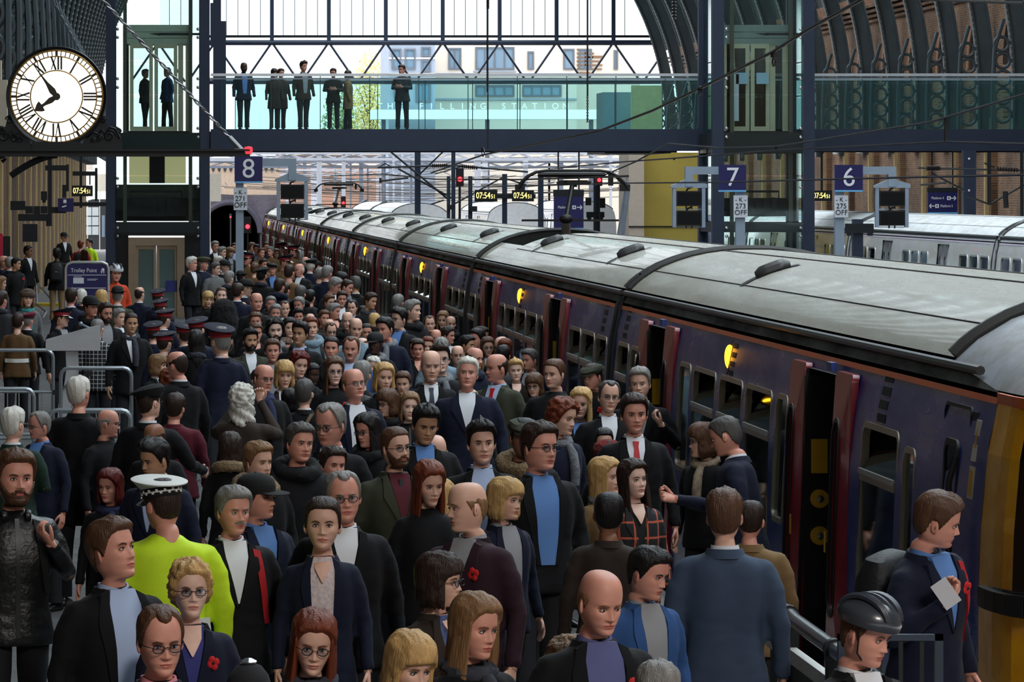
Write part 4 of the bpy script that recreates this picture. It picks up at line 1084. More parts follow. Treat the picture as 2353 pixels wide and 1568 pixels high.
            child('paper_cup', shared(_sh, 'cup'+pose, b), root, [mat('paper cup', (226, 220, 210), .7, var=.06)])
        elif e == 'phone':
            q = POSES[pose][1]; x = (q[0][0]+q[1][0])/2; b = MB(); z = q[0][2]+.12; y = q[0][1]-.055; b.box((-.075, y-.006, z-.037), (.075, y+.006, z+.037)); b.lathe([(0, -.004), (.009, -.004), (.009, .002), (0, .002)], 10, (.055, y-.008, z+.022), axis='y', mi=1)
            child('phone', shared(_sh, 'phone'+pose, b), root, [mat('phone body', (22, 22, 24), .25, var=.1), mat('phone lens', (60, 64, 72), .1, var=.05)])
    if 'backpack' in ex:
        b = MB(); V = []; F = []; n = 20
        for z, a, d in ((1.0, .12, .05), (1.02, .155, .085), (1.15, .165, .105), (1.32, .155, .095), (1.41, .12, .06), (1.43, .06, .03)):
            for j in range(n):
                t = 2*PI*j/n; V.append((a*math.copysign(abs(math.cos(t))**.6, math.cos(t)), .225+d*math.copysign(abs(math.sin(t))**.6, math.sin(t)), z))
        for i in range(5):
            for j in range(n): F.append((i*n+j, i*n+(j+1) % n, (i+1)*n+(j+1) % n, (i+1)*n+j))
        F += [tuple(range(n)), tuple(5*n+j for j in range(n))]; b.add(V, F)
        b.tube([(-.155, .26, 1.2), (0, .335, 1.22), (.155, .26, 1.2)], .008, 6, 1); b.box((-.10, .32, 1.05), (.10, .345, 1.18), 0)
        child('backpack', shared(_sh, 'backpack', b), root, [mat('backpack nylon', (22, 23, 27), .6, var=.2, bump=.2), mat('backpack trim', (150, 152, 156), .5, var=.1)])
    lm = legs_mesh()
    lc = {'t': mat('beige trousers', (140, 114, 78), .85, var=.1)}.get('t' if 'beige' in ex else '', mat('dark trousers', (26, 27, 33), .85, var=.12))
    if 'jeans' in ex: lc = mat('blue jeans', (44, 58, 92), .85, var=.15)
    o = child('trousers', lm, root, [lc]); o.scale = (sxs, 1, 1)
    for m_ in _legs['s']: child('shoe', m_, root, [mat('black shoe leather', (18, 17, 17), .3, var=.1)])
    return root
# ============================================================ the train shed
XL, XR, YE = -3.9, 29.3, 258.0; XC = (XL+XR)/2; RAD = (XR-XL)/2; ZS = 6.9
navy = mat('navy steel', (40, 50, 70), .45, .2, var=.10, scale=2); rib_m = mat('rib steel', (80, 90, 95), .5, .25, var=.15, scale=2); pale = mat('pale stone', (196, 168, 116), .85, var=.15, scale=3)
steel = mat('galvanised steel', (150, 158, 168), .45, .5, var=.12, scale=4); darkst = mat('dark steel', (26, 29, 33), .5, .3, var=.15); whitest = mat('white paint', (222, 222, 226), .5, var=.06)
tarm = dirty('platform asphalt', (84, 84, 84), (66, 65, 64), .7, .85, (1, 1, 1))
# ---- floors, track, ground outside
fl = MB(); fl.box((-9, 4, -1.0), (3.92, 300, 0)); floor = fl.build('floor', tarm, kind='structure')
b = MB(); cop = mat('coping stone', (172, 170, 164), .8, var=.15, scale=5); wl = mat('white platform line', (214, 214, 208), .7, var=.12, scale=12)
cme = MB().box((0, 0, -.12), (.44, .885, .012)).mesh('coping', cop)
for i in range(60): link('coping_slab', cme, floor, (3.93, 18+.9*i, 0))
b.box((3.93, 72, -.12), (4.37, 262, .012)); b.build('coping_run', cop, floor)
b = MB(); b.box((3.62, 18, .0), (3.74, 262, .006)); b.build('edge_line', wl, floor)
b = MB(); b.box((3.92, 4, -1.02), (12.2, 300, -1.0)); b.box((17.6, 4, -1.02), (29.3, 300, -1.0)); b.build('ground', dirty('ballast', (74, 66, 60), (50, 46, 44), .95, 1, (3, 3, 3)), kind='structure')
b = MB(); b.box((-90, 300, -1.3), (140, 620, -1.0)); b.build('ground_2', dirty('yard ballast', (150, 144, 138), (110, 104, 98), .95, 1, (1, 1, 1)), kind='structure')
b = MB(); b.box((12.2, 40, -1.0), (17.6, 186, 0)); b.build('floor_2', tarm, kind='structure', label='island platform between the two trains')
rl = MB()
for x in (TX-.72, TX+.72, 18.98, 20.42, 9.3, 10.74): rl.box((x-.035, 20, -1.0), (x+.035, 300, -.86))
tag(rl.build('rails', mat('rail steel', (120, 110, 100), .4, .7, var=.2)), 'steel running rails laid on the ballast', 'rail', kind='stuff')
# ---- west wall with its stone strips
bw = brickmat('brown brick', (118, 70, 32), (76, 44, 24), (92, 74, 50), 1.0, 'YZ')
b = MB(); b.box((XL-.5, 60, -.2), (XL, YE, 9.5)); wl_ = b.build('wall_left', bw, kind='structure', smooth=0)
sme = MB().box((-.02, 0, 0), (.06, .5, 9.0)).mesh('pilaster', pale); sm2 = MB().box((-.02, 0, 0), (.03, 1.2, 9.0)).mesh('pier', bw)
for i in range(30):
    y = 62+6.6*i
    link('stone_pilaster', sme, wl_, (XL, y, 0)); link('brick_pier', sm2, wl_, (XL, y+.56, 0))
b = MB(); b.box((XL-.1, 60, 6.6), (XL+.25, YE, 7.0)); b.box((XL-.1, 60, 7.05), (XL+.35, YE, 7.2)); b.build('trim_1', darkst, kind='structure')
# ---- east wall: arcade of round-headed recesses
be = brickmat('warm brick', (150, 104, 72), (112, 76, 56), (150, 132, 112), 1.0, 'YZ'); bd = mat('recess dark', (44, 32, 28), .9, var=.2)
wr = MB(); P0, PITCH = 101.0, 6.5
def arch_bay(mb, y0, x):
    ow, z0, zsp, zt = 3.5, 5.9, 7.80, 10.3; c = y0+PITCH/2; R = ow/2; n = 14
    q = lambda y, z, d=0: (x+d, y, z)
    mb.add([q(y0, -1), q(y0+PITCH, -1), q(y0+PITCH, z0), q(y0, z0)], [(0, 1, 2, 3)])
    mb.add([q(y0, z0), q(c-R, z0), q(c-R, zsp), q(y0, zsp)], [(0, 1, 2, 3)]); mb.add([q(c+R, z0), q(y0+PITCH, z0), q(y0+PITCH, zsp), q(c+R, zsp)], [(0, 1, 2, 3)])
    arc = [(c-R*math.cos(PI*i/n), zsp+R*math.sin(PI*i/n)) for i in range(n+1)]; xs = [y0]+[a for a, _ in arc][1:-1]+[y0+PITCH]
    for i in range(n):
        t0 = arc[i][0] if i else y0; t1 = arc[i+1][0] if i < n-1 else y0+PITCH
        mb.add([q(*arc[i]), q(*arc[i+1]), q(t1, zt), q(t0, zt)], [(0, 1, 2, 3)])
        if i == 0: mb.add([q(y0, zsp), q(*arc[0]), q(y0, zt)], [(0, 1, 2)])
        if i == n-1: mb.add([q(*arc[n]), q(y0+PITCH, zsp), q(y0+PITCH, zt)], [(0, 1, 2)])
    full = [(c-R, z0)]+arc+[(c+R, z0)]; k = len(full)
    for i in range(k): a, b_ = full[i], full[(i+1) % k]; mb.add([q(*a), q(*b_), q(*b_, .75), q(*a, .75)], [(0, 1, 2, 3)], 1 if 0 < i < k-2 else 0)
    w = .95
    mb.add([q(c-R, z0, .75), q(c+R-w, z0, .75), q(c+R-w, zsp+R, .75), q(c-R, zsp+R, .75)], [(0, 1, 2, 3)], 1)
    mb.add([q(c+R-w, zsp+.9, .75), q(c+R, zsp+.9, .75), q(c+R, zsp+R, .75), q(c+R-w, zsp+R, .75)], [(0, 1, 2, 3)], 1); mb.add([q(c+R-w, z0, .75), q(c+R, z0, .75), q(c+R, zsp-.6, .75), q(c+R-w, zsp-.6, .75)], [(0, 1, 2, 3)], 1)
for i in range(24): arch_bay(wr, P0+PITCH*i, XR)
wr.box((XR, -40, -1), (XR+.5, P0, 15.5)); wr.box((XR, P0, 10.3), (XR+.5, YE, 15.5)); wr_ = wr.build('wall_right', [be, bd], kind='structure', smooth=0)
b = MB()
for z, d in ((10.30, .12), (10.48, .22), (10.66, .34), (10.86, .42)): b.box((XR-d, P0, z), (XR+.1, YE, z+.12))
b.build('trim_2', be, kind='structure', smooth=0)
vme = MB()
n = 10; R = 1.75
for rr, d in ((R+.04, .06), (R+.34, .05)):
    pass
for i in range(n):
    a0, a1 = PI*i/n, PI*(i+1)/n-.02
    ring_ = [(-(R+.03)*math.cos(a0), (R+.03)*math.sin(a0)), (-(R+.03)*math.cos(a1), (R+.03)*math.sin(a1)), (-(R+.36)*math.cos(a1), (R+.36)*math.sin(a1)), (-(R+.36)*math.cos(a0), (R+.36)*math.sin(a0))]
    vme.prism(ring_, .10, 'yz', -.05)
vme = vme.mesh('arch_ring', mat('arch brick', (158, 118, 92), .9, var=.3, scale=6, bump=.4)); pme = MB().box((-.22, -.55, -1), (.05, .55, 6.0)).mesh('pier', be); sme2 = MB().box((-.12, -.12, -1), (.1, .12, 5.2)).mesh('pipe', pale)
for i in range(9, 24):
    link('arch_ring', vme, wr_, (XR, P0+PITCH*(i+.5), 7.8)); link('brick_pier', pme, wr_, (XR, P0+PITCH*i, 0)); link('pale_shaft', sme2, wr_, (XR-.24, P0+PITCH*i, 0))
# spherical lamps / wall boxes under the bridge
for i in range(9, 15):
    b = MB(); b.box((-.25, -.5, 0), (0, .5, .5)); b.box((-.27, -.46, .04), (-.25, .46, .46)); tag(b.build('light_box', whitest, loc=(XR-.02, P0+PITCH*(i+.5), 5.0)), f"pale light box on the arcade wall, {['rightmost', 'second from the right', 'third from the right', 'third from the left', 'second from the left', 'leftmost'][i-9]}", 'light', 'light boxes on the arcade wall')
# ---- vault: ribs every bay, dark cladding low down, glazing along the crown
def arc_pt(a, r): return (XC-r*math.cos(a), ZS+r*math.sin(a))
ribme = MB(); A = [PI*i/72 for i in range(73)]
def rib_poly(a, r0, r1): return
V = []; F = []
legs = [(XL+.02, 5.4)]
for (r0, r1, hy) in ((RAD-.62, RAD-.54, .16), (RAD-.54, RAD-.08, .035), (RAD-.08, RAD, .14)):
    o = len(V); pts_in = [arc_pt(a, r0) for a in A]; pts_out = [arc_pt(a, r1) for a in A]
    pi_ = [(XC-r0, 4.9)]+pts_in+[(XC+r0, 4.9)]; po_ = [(XC-r1, 4.9)]+pts_out+[(XC+r1, 4.9)]; k = len(pi_)
    for (x, z), (x2, z2) in zip(pi_, po_): V += [(x, -hy, z), (x2, -hy, z2), (x2, hy, z2), (x, hy, z)]
    for i in range(k-1):
        for j in range(4): F.append((o+i*4+j, o+i*4+(j+1) % 4, o+(i+1)*4+(j+1) % 4, o+(i+1)*4+j))
    F += [(o, o+1, o+2, o+3), tuple(o+(k-1)*4+j for j in (3, 2, 1, 0))]
ribme.add(V, F)
# pierced haunch rings, as cast into each rib
for s in (1, -1):
    for zc_ in (6.0, 6.62, 7.22, 7.80, 8.36):
        rr = .27-.012*(zc_-6); aa = math.asin(max(0, min(1, (zc_-ZS)/(RAD-1.0)))); x = XC-(RAD-.66-rr)*math.cos(aa) if s > 0 else XC+(RAD-.66-rr)*math.cos(aa)
        ribme.tube([(x+rr*math.cos(t), 0, zc_+rr*math.sin(t)) for t in np.linspace(0, 2*PI, 18, endpoint=False)], .055, 6, closed=True)
    ribme.tube([(XC-s*(RAD-1.27), 0, 5.0), (XC-s*(RAD-1.27), 0, 6.9), (XC-s*(RAD-1.20), 0, 8.2), (XC-s*(RAD-.9), 0, 9.2)], .07, 6)
ribme = ribme.mesh('rib', rib_m, 40)
rv = MB()
for s in (1, -1):
    for q in range(70):
        a = q*.0125
        x, z = arc_pt(a if s > 0 else PI-a, RAD-.63); rv.box((x-.035, -.17, z-.035), (x+.035, -.12, z+.035))
rv = rv.mesh('bolts', mat('bolt heads pale', (176, 180, 182), .35, .6, var=.1))
NR = 31
ORD = ['first', 'second', 'third', 'fourth', 'fifth', 'sixth', 'seventh', 'eighth', 'ninth', 'tenth', 'eleventh', 'twelfth', 'thirteenth', 'fourteenth', 'fifteenth', 'sixteenth', 'seventeenth', 'eighteenth', 'nineteenth', 'twentieth']
ORD += ['twenty-'+q for q in ORD[:9]]+['thirtieth', 'thirty-first', 'thirty-second']
for i in range(NR):
    y = YE-1-6.5*i; nm = 'roof_arch'
    o = link('roof_arch', ribme, None, (0, y, 0), label=('last curved iron roof rib, against the glazed end screen' if i == 0 else f'curved iron roof rib, {ORD[i]} counted from the glazed end screen'), cat='roof rib', group='iron ribs of the shed roof')
    link('bolt_row', rv, o, kind='stuff')
def vault(name, a0, a1, r, y0, y1, m, ny=1, kind='structure', n=24):
    mb = MB(); V = []
    for y in (y0, y1):
        for i in range(n+1):
            x, z = arc_pt(a0+(a1-a0)*i/n, r); V.append((x, y, z))
    mb.add(V, [(i, i+1, n+2+i, n+1+i) for i in range(n)]); return mb.build(name, m, kind=kind, smooth=180)
clad = dirty('roof boarding', (84, 90, 90), (62, 68, 70), .7, .9, (1, 6, 1))
vault('ceiling', -.02, .95, RAD+.05, -40, YE, clad); vault('ceiling_2', PI-.95, PI-.27, RAD+.05, -40, YE, clad)
vault('ceiling_3', .95, PI-.95, RAD+.05, -40, 20, clad)
gz = glass('roof glazing', (226, 236, 240), .05); vault('window_1', .95, PI-.95, RAD+.06, 20, YE, gz)
gb = MB()
for a in np.linspace(.95, PI-.95, 14):
    x, z = arc_pt(a, RAD); gb.bar((x, 20, z), (x, YE, z), .12, .2)
gb.build('trim_3', rib_m, kind='structure')
b = MB(); b.box((-9, -41, -1), (38, -40, 26)); b.build('wall_back', mat('concourse wall', (66, 62, 60), .8, var=.1), kind='structure'); b = MB(); b.box((-9.2, -40, -1), (-9, 60, 9)); b.box((XL-.6, 59.6, -1), (-9, 60, 9)); b.build('wall_side', bw, kind='structure', smooth=0)
b = MB(); b.box((-9.2, -40, 8.9), (XL+.2, 60, 9.1)); b.build('ceiling_4', clad, kind='structure')
# ---- glazed end screen
es = thing('window_2', 'large glazed end screen of the shed with dark mullions', None, (0, YE, 0)); es['kind'] = 'structure'
b = MB()
X0, X1 = W(470, 0, YE).x, W(1545, 0, YE).x; zt = W(0, 98, YE).z
b.tube([(X0, 0, zt), (X1, 0, zt)], .15, 12); b.build('bottom_tube', navy, es); b = MB(); b.box((X0, -.1, zt+.28), (X1-.5, .1, zt+.42)); b.build('sill', darkst, es)
b = MB(); zl = W(0, 188, YE).z; b.tube([(X0, 0, zl), (X1+1, 0, zl)], .14, 12); b.build('lower_chord', navy, es)
mx = [494+130.8*i for i in range(-1, 9)]; dm = MB()
for i, px in enumerate(mx):
    x = W(px, 0, YE).x
    if 480 < px < 1500:
        a = math.acos(max(-1, min(1, (XC-x)/(RAD-.6)))); zz = ZS+(RAD-.6)*math.sin(a)
        b = MB(); b.box((x-.11, -.12, zt), (x+.11, .12, zz)); b.build('mullion', navy, es)
    for s in (-1, 1):
        b = MB(); b.tube([(x+s*.08, 0, zt-.1), (x+s*1.53, 0, zl)], .065, 8); b.build('diagonal', navy, es)
    for q in range(1, 5):
        xx = x+(W(px+130.8, 0, YE).x-x)*q/5; a = math.acos(max(-1, min(1, (XC-xx)/(RAD-.6)))); zz = ZS+(RAD-.6)*math.sin(a)
        if XL+1.9 < xx < XR-2.6: dm.box((xx-.018, -.03, zt+.3), (xx+.018, .03, max(zt+.4, zz)))
dm.build('glazing_bars', darkst, es)
pg = glass('end glazing', (244, 248, 250), .03)
for i, px in enumerate(mx):
    x0 = max(W(px, 0, YE).x+.11, XL+2.0); x1 = min(W(px+130.8, 0, YE).x-.11, XR-2.2); xm = (x0+x1)/2; a = math.acos(max(-1, min(1, (XC-xm)/(RAD-.8)))); zz = ZS+(RAD-1.2)*math.sin(a)
    if zz > zt+.5 and x1 > x0: b = MB(); b.box((x0, -.012, zt+.4), (x1, .012, zz)); b.build('pane', pg, es)
# a navy column standing left of the screen
c = W(498, 0, 128); b = MB(); b.box((c.x-.10, 127.9, 5), (c.x+.12, 128.2, 16)); b.box((c.x+.12, 128, 5), (c.x+.26, 128.2, 8.2)); b.box((c.x-.18, 127.8, 7.5), (c.x-.10, 128, 8.7)); tag(b.build('steel_column', navy), 'slim navy steel column at the left end of the footbridge', 'column')

def bellows(root, L):
    b = MB()
    for i in range(4):
        y = L+.04+.08*i; b.box((-1.28, y, .1), (1.28, y+.05, 2.38)); b.box((-1.1, y, 2.3), (1.1, y+.05, 2.62))
    b.build('gangway_bellows', M_bel, root)
M_bel = mat('gangway rubber', (20, 20, 21), .85, var=.2)
# ---- leading carriage with its cab
r = thing('train_carriage', 'front blue train carriage with yellow cab end and wide open red doors', 'train carriage', (TX, 24.3, 0), group='coaches of the train at the platform')
carriage(r, 21.35, [7.2, 17.5], MT, [(3.9, 5.3, .85, 1.93), (8.85, 9.4, 1.05, 1.93), (9.7, 11.15, .85, 1.93), (11.4, 12.8, .85, 1.93), (13.1, 14.6, .85, 1.93), (14.85, 15.65, 1.05, 1.93), (19.15, 19.75, .95, 1.93), (20.0, 21.0, .95, 1.93), (3.25, 3.66, .8, 1.86)], [14.5], [(12.45, 1)], cab=2.8)
louvre(r, 4.65, 1.98, MT); louvre(r, 20.5, 2.0, MT)
yel = dirty('cab yellow', (250, 176, 4), (222, 142, 6), .35, .5, (1, 1, 1.5), coat=.2); blk = mat('windscreen surround', (10, 10, 12), .12, var=.1, coat=.6)
nose = MB(); plan = [(1.42, .98), (1.42, .75), (1.42, .55), (1.405, .36), (1.375, .22), (1.31, .08), (1.2, -.02), (.95, -.13), (.5, -.2), (0, -.22)]
plan = [(-a, b) for a, b in plan]+[(a, b) for a, b in plan[-2::-1]]
zs = [-.05, .3, .8, 1.16, 1.30, 1.6, 2.0, 2.24, 2.32]
V = []; F = []; n = len(plan); ms = []
for z in zs:
    k = side_x(z)/1.42; lean = .16*max(0, (z-1.2))**1.4
    for a, b in plan: V.append((a*k, b+lean*(1-abs(a)/1.42)**.5, z))
for i in range(len(zs)-1):
    for j in range(n-1):
        zc = (zs[i]+zs[i+1])/2; front = 4 <= j <= n-6
        m_ = 1 if (front and 1.3 < zc < 2.24) or (1.16 < zc < 1.3 and j > 1) or (j >= 5 and j <= n-7 and .8 < zc < 1.16 and abs(plan[j][0]) < 1.2) else 0
        nose.add([V[i*n+j], V[i*n+j+1], V[(i+1)*n+j+1], V[(i+1)*n+j]], [(0, 1, 2, 3)], m_)
nose.build('cab_front', [yel, blk], r, 40, label='yellow cab end with black windscreen')
dome = MB(); fine = [(-x, z) for x, z in SEC[::-1]]+[(x, z) for x, z in SEC[1:]]; fine = [(-1.29, 2.335)]+fine+[(1.29, 2.335)]
rows_ = []
for t in np.linspace(0, 1, 9):
    y = 2.8-(2.75)*math.sin(t*PI/2); q = math.cos(t*PI/2)**.75
    rows_.append([(x*(1-.10*t*t), y-.18*t*(1-abs(x)/1.3)**.5, 2.325+(z-2.325)*q) for x, z in fine])
V = [p for rw in rows_ for p in rw]; n = len(fine); dome.add(V, [(i*n+j, i*n+j+1, (i+1)*n+j+1, (i+1)*n+j) for i in range(8) for j in range(n-1)])
dome.build('cab_roof', dirty('cab roof white', (186, 190, 198), (150, 148, 144), .3, .55, (2, 1, 1)), r, 60, label='pale rounded roof over the cab')
ob = MB()
for (a, b), (c, d) in zip(plan, plan[1:]): ob.bar((a*.915-.004, b, 2.30), (c*.915-.004, d, 2.30), .02, .06)
ob.build('cab_stripe', MT['orange'], r)
bm_ = MB()
for (a, b), (c, d) in list(zip(plan, plan[1:]))[1:-1]: bm_.bar((a*1.01, b-.03, 1.23), (c*1.01, d-.03, 1.23), .07, .11)
bm_.build('buffer_rail', MT['rubber'], r)
tl = MB(); tl.lathe([(0, 0), (.11, 0), (.125, -.03), (.10, -.05), (.10, -.03), (0, -.03)], 20, (-1.22, -.02, .78), axis='y'); t_ = tl.build('tail_lamp', MT['silver'], r)
tl = MB()
for i in range(7):
    a = i*PI/3; q = .05 if i < 6 else 0; tl.ell((-1.22+q*math.cos(a), -.07, .78+q*math.sin(a)), (.024, .012, .024), 8, 5)
tl.build('red_lens', mat('tail lamp red lit', (255, 60, 40), .3, var=0, emit=4.), t_, label='glowing red tail lamp lens')
cd = MB(); ring_panel(cd, 1.60, 2.46, .0, 2.22, .02, .012, .03, .05); cdo = cd.build('cab_door', MT['rubber'], r)
cw = MB(); curved_panel(cw, 1.44, 1.57, .0, 2.2, .010, .02); cw.build('door_post', MT['rubber'], r)
cw = MB(); ring_panel(cw, 1.80, 2.25, .55, 2.02, .04, .016, .03, .09); cwo = cw.build('window_gasket', MT['rubber'], cdo); cw = MB(); curved_panel(cw, 1.83, 2.22, .58, 1.99, .008, .01, 0, .07); cw.build('pane', MT['glass'], cdo)
gh = MB(); gh.tube([(-1.47, 1.5, .4), (-1.49, 1.5, .8), (-1.49, 1.5, 1.8), (-1.45, 1.5, 1.95)], .018, 8); gh.build('grab_rail', MT['rubber'], r)
for (z0, z1) in ((1.93, 2.16), (1.72, 1.90)):
    w_ = MB(); curved_panel(w_, 1.27, 1.42, z0, z1, .006, .006); wl = w_.build('warning_notice', mat('notice cream', (214, 206, 184), .5, var=.05), r)
    w_ = MB()
    if z1 > 2: w_.add([(-side_x(2.0)-.008, 1.29, 1.95), (-side_x(2.0)-.008, 1.40, 1.95), (-side_x(2.13)-.008, 1.345, 2.13)], [(0, 1, 2)])
    else: curved_panel(w_, 1.29, 1.40, 1.74, 1.88, .008, .004)
    w_.build('warning_symbol', MT['ylabel'], wl)
bb = MB(); bb.box((-1.38, .75, -.75), (-.9, 1.0, -.05)); bb.tube([(-.85, -.25, -.15), (-.85, .4, -.15)], .16, 14); bb.tube([(.85, -.25, -.15), (.85, .4, -.15)], .16, 14); bb.build('buffers', MT['under'], r)
bellows(r, 21.35)
# ---- ordinary coaches
WIN = [(.45, 1.55, .95, 1.93), (1.75, 3.1, .85, 1.93), (3.3, 4.6, .85, 1.93), (8.2, 8.75, 1.05, 1.93), (9.0, 10.4, .85, 1.93), (10.65, 12.05, .85, 1.93), (12.3, 13.7, .85, 1.93), (14.0, 14.9, 1.05, 1.93), (18.5, 19.3, .95, 1.93), (19.55, 20.7, .95, 1.93)]
names = ['second train carriage from the front, with a pantograph well at its far end', 'third train carriage from the cab, orange door lamp lit', 'fourth train carriage from the cab, beyond the middle joint', 'fifth train carriage from the cab, shiny pale roof', 'sixth train carriage from the cab, carrying the smaller far pantograph', 'seventh train carriage, two from the far tail of the train', 'last train carriage at the far tail, beside the tunnel mouth']
r2 = thing('train_carriage', names[0], 'train carriage', (TX, 46.0, 0), group='coaches of the train at the platform')
carriage(r2, 20.95, [6.4, 16.7], MT, WIN, [4.4, 14.4], [(11.8, 1)], well=(17.0, 20.9)); louvre(r2, 1.0, 2.0, MT); louvre(r2, 19.0, 2.0, MT); bellows(r2, 20.95)
r3 = thing('train_carriage', names[1], 'train carriage', (TX, 67.3, 0), group='coaches of the train at the platform')
carriage(r3, 20.95, [6.4, 16.7], MT, WIN, [4.4, 14.4], [(11.8, 1)]); louvre(r3, 1.0, 2.0, MT); bellows(r3, 20.95)
TREE = tree_of()
for i in range(2, 7): dup(r2 if i == 4 else r3, (TX, 46.0+21.3*i, 0), names[i], 0, TREE)
# ---- silver train beyond the next platform
r4 = thing('train_carriage', 'silver train carriage at the far platform, right of its bellows', 'train carriage', (19.7, 79.0, 0), group='coaches of the silver train')
SW = [(.5+1.32*i, 1.5+1.32*i, .95, 1.98) for i in range(15) if abs(.5+1.32*i+.5-6.4) > 1.7 and abs(1+1.32*i-14.5) > 1.7]
carriage(r4, 20.6, [6.4, 14.5], SILV, SW, [], [], detail=False, open_doors=False); bellows(r4, 20.6)
hp = MB(); hp.tube([(-1.25, 20.8, 1.0), (-1.22, 20.8, 2.1), (-1.0, 20.8, 2.5), (-.4, 20.8, 2.9)], .13, 10); hp.build('cable_duct', mat('duct grey', (92, 94, 98), .35, .3, var=.1), r4)
TREE = tree_of()
for i, l in enumerate(('silver train carriage behind the platform 6 sign post', 'silver train carriage behind the right lift tower', 'silver train carriage far beyond the right lift tower')):
    dup(r4, (19.7, 100.0+21.0*i, 0), l, 0, TREE)
# ---- trains out in the yard
TREE = tree_of()
for (x, y, l) in ((11.9, 206, 'pale train standing in the daylight just outside the shed end'), (17.0, 215, 'pale train outside behind the platform 6 direction sign'), (22.6, 238, 'pale train outside, furthest right in the yard'), (11.9, 227.1, 'second coach of the pale train just outside the shed end')):
    dup(r4, (x, y, 0), l, 0, TREE)['group'] = 'trains in the station yard'
# ---- pantographs
def pantograph(x, y, label, s=1.0):
    r = thing('pantograph', label, 'pantograph', (x, y, 2.42), group='pantographs on the train roof'); st = mat('pantograph steel', (30, 29, 28), .5, .4, var=.15)
    b = MB(); b.box((-.45, -.5, 0), (.45, .5, .06))
    for s1 in (-1, 1):
        for s2 in (-1, 1): b.lathe([(.04, .06), (.08, .09), (.04, .12), (.08, .15), (.04, .18), (.08, .21), (.04, .26)], 10, (s1*.38, s2*.4, 0))
    b.box((-.42, -.45, .26), (.42, .45, .32)); b.build('base_frame', st, r)
    b = MB(); b.tube([(.0, .3, .32), (-.06, -.45, .75)], [.075, .06], 10); b.build('lower_arm', mat('pantograph arm pale', (150, 142, 130), .5, var=.12), r)
    b = MB(); b.tube([(-.06, -.45, .75), (.08, .1, 1.26)], .035, 8); b.tube([(.10, .1, 1.22), (.10, .1, 1.30)], .05, 8); b.bar((-.7, -.45, .74), (.7, -.45, .74), .03); b.ell((-.06, -.45, .76), (.10, .08, .07), 10, 6); b.build('upper_arm', st, r)
    b = MB(); b.prism([(-.13, 1.24), (.33, 1.26), (.36, 1.30), (.25, 1.32), (-.1, 1.32), (-.15, 1.29)], .12, 'xz', .04); b.build('cradle', st, r)
    b = MB()
    for yy in (-.05, .25):
        pts = [(-.785, yy, 1.18), (-.74, yy, 1.26), (-.64, yy, 1.36), (-.52, yy, 1.42), (-.38, yy, 1.44), (.38, yy, 1.44), (.52, yy, 1.42), (.64, yy, 1.36), (.74, yy, 1.26), (.785, yy, 1.18)]
        pts = [(a+.08, b_, c+.02) for a, b_, c in pts]; b.tube(pts, .022, 6)
    b.tube([(-.42, .1, 1.40), (.56, .1, 1.40)], .04, 8); b.box((-.74, -.06, 1.16), (-.62, .26, 1.26)); b.box((.78, -.06, 1.16), (.90, .26, 1.26)); b.box((.60, .05, 1.24), (.67, .12, 1.42))
    b.build('collector_head', st, r)
    return r
pantograph(TX, 66.2, 'large raised pantograph on the second train carriage'); p2 = pantograph(TX, 150.5, 'small distant raised pantograph far along the train')
p2.location.z = 2.25; [o for o in bpy.data.objects if o.name == 'pantograph'][0].location.z = 2.28
# ============================================================ footbridge, lift towers
YB = 124.0; QB = YB/FPX
def bx(px): return (px-VX)*QB
def bz(py): return HC-(py-VY)*QB
teal = glass('teal balustrade glass', (230, 246, 246), .10, .01); tealg = glass('lift glass', (241, 248, 247), .08, .0)
gask = mat('joint gasket', (40, 70, 72), .5, var=.1)
br = thing('footbridge', 'navy footbridge with teal glass balustrades crossing above the tracks', 'footbridge', (0, YB, 0))
x0, x1 = bx(484), bx(2700)
b = MB(); b.box((x0, .1, bz(340)), (x1, 4.6, bz(302))); b.build('deck', navy, br)
for y in (0, 4.7):
    b = MB(); b.box((x0, y-.08, bz(345)), (x1, y+.10, bz(297))); b.box((x0, y-.14, bz(347)), (x1, y+.16, bz(343.5))); b.build('beam', navy, br)
zr = bz(169)
for y in (-.02, 4.72):
    b = MB(); b.box((x0, y-.05, zr-.075), (x1, y+.05, zr)); b.build('handrail', mat('handrail pale', (212, 214, 220), .3, .4, var=.05), br)
    if y < 1:
        b = MB(); b.box((x0, y-.02, zr-.16), (x1, y+.02, zr-.115)); b.build('clamp_rail', steel, br)
gp = MB().box((0, -.010, bz(297)), (1.337, .010, zr-.06)).mesh('glass_panel', teal)
for i in range(21):
    for y in (-.02, 4.72):
        link('glass_panel', gp, br, (x0+.30+1.337*i+(.45 if y > 1 else 0), y, 0))
        b = MB(); u = x0+.30+1.337*i+(.45 if y > 1 else 0); b.box((u-.011, y-.013, bz(297)), (u+.011, y+.013, zr-.06)); b.build('joint_strip', gask, br)
for px in (1562, 1676):
    b = MB(); b.box((bx(px), .5, bz(349.6)), (bx(px)+.55, .62, bz(347.2))); b.build('strip_light', mat('strip light lit', (255, 252, 236), .3, var=0, emit=8.), br)
st_ = W(2226, 0, 118).x; b = MB(); b.box((st_-.16, 118-.16, -1), (st_+.16, 118.16, W(0, 346, 118).z))
for py in (365, 438, 505, 560): b.ell((st_-.02, 117.83, W(0, py, 118).z), (.03, .02, .03), 8, 5, 1)
tag(b.build('steel_column', [navy, whitest]), 'thick navy steel column under the bridge at right', 'column')
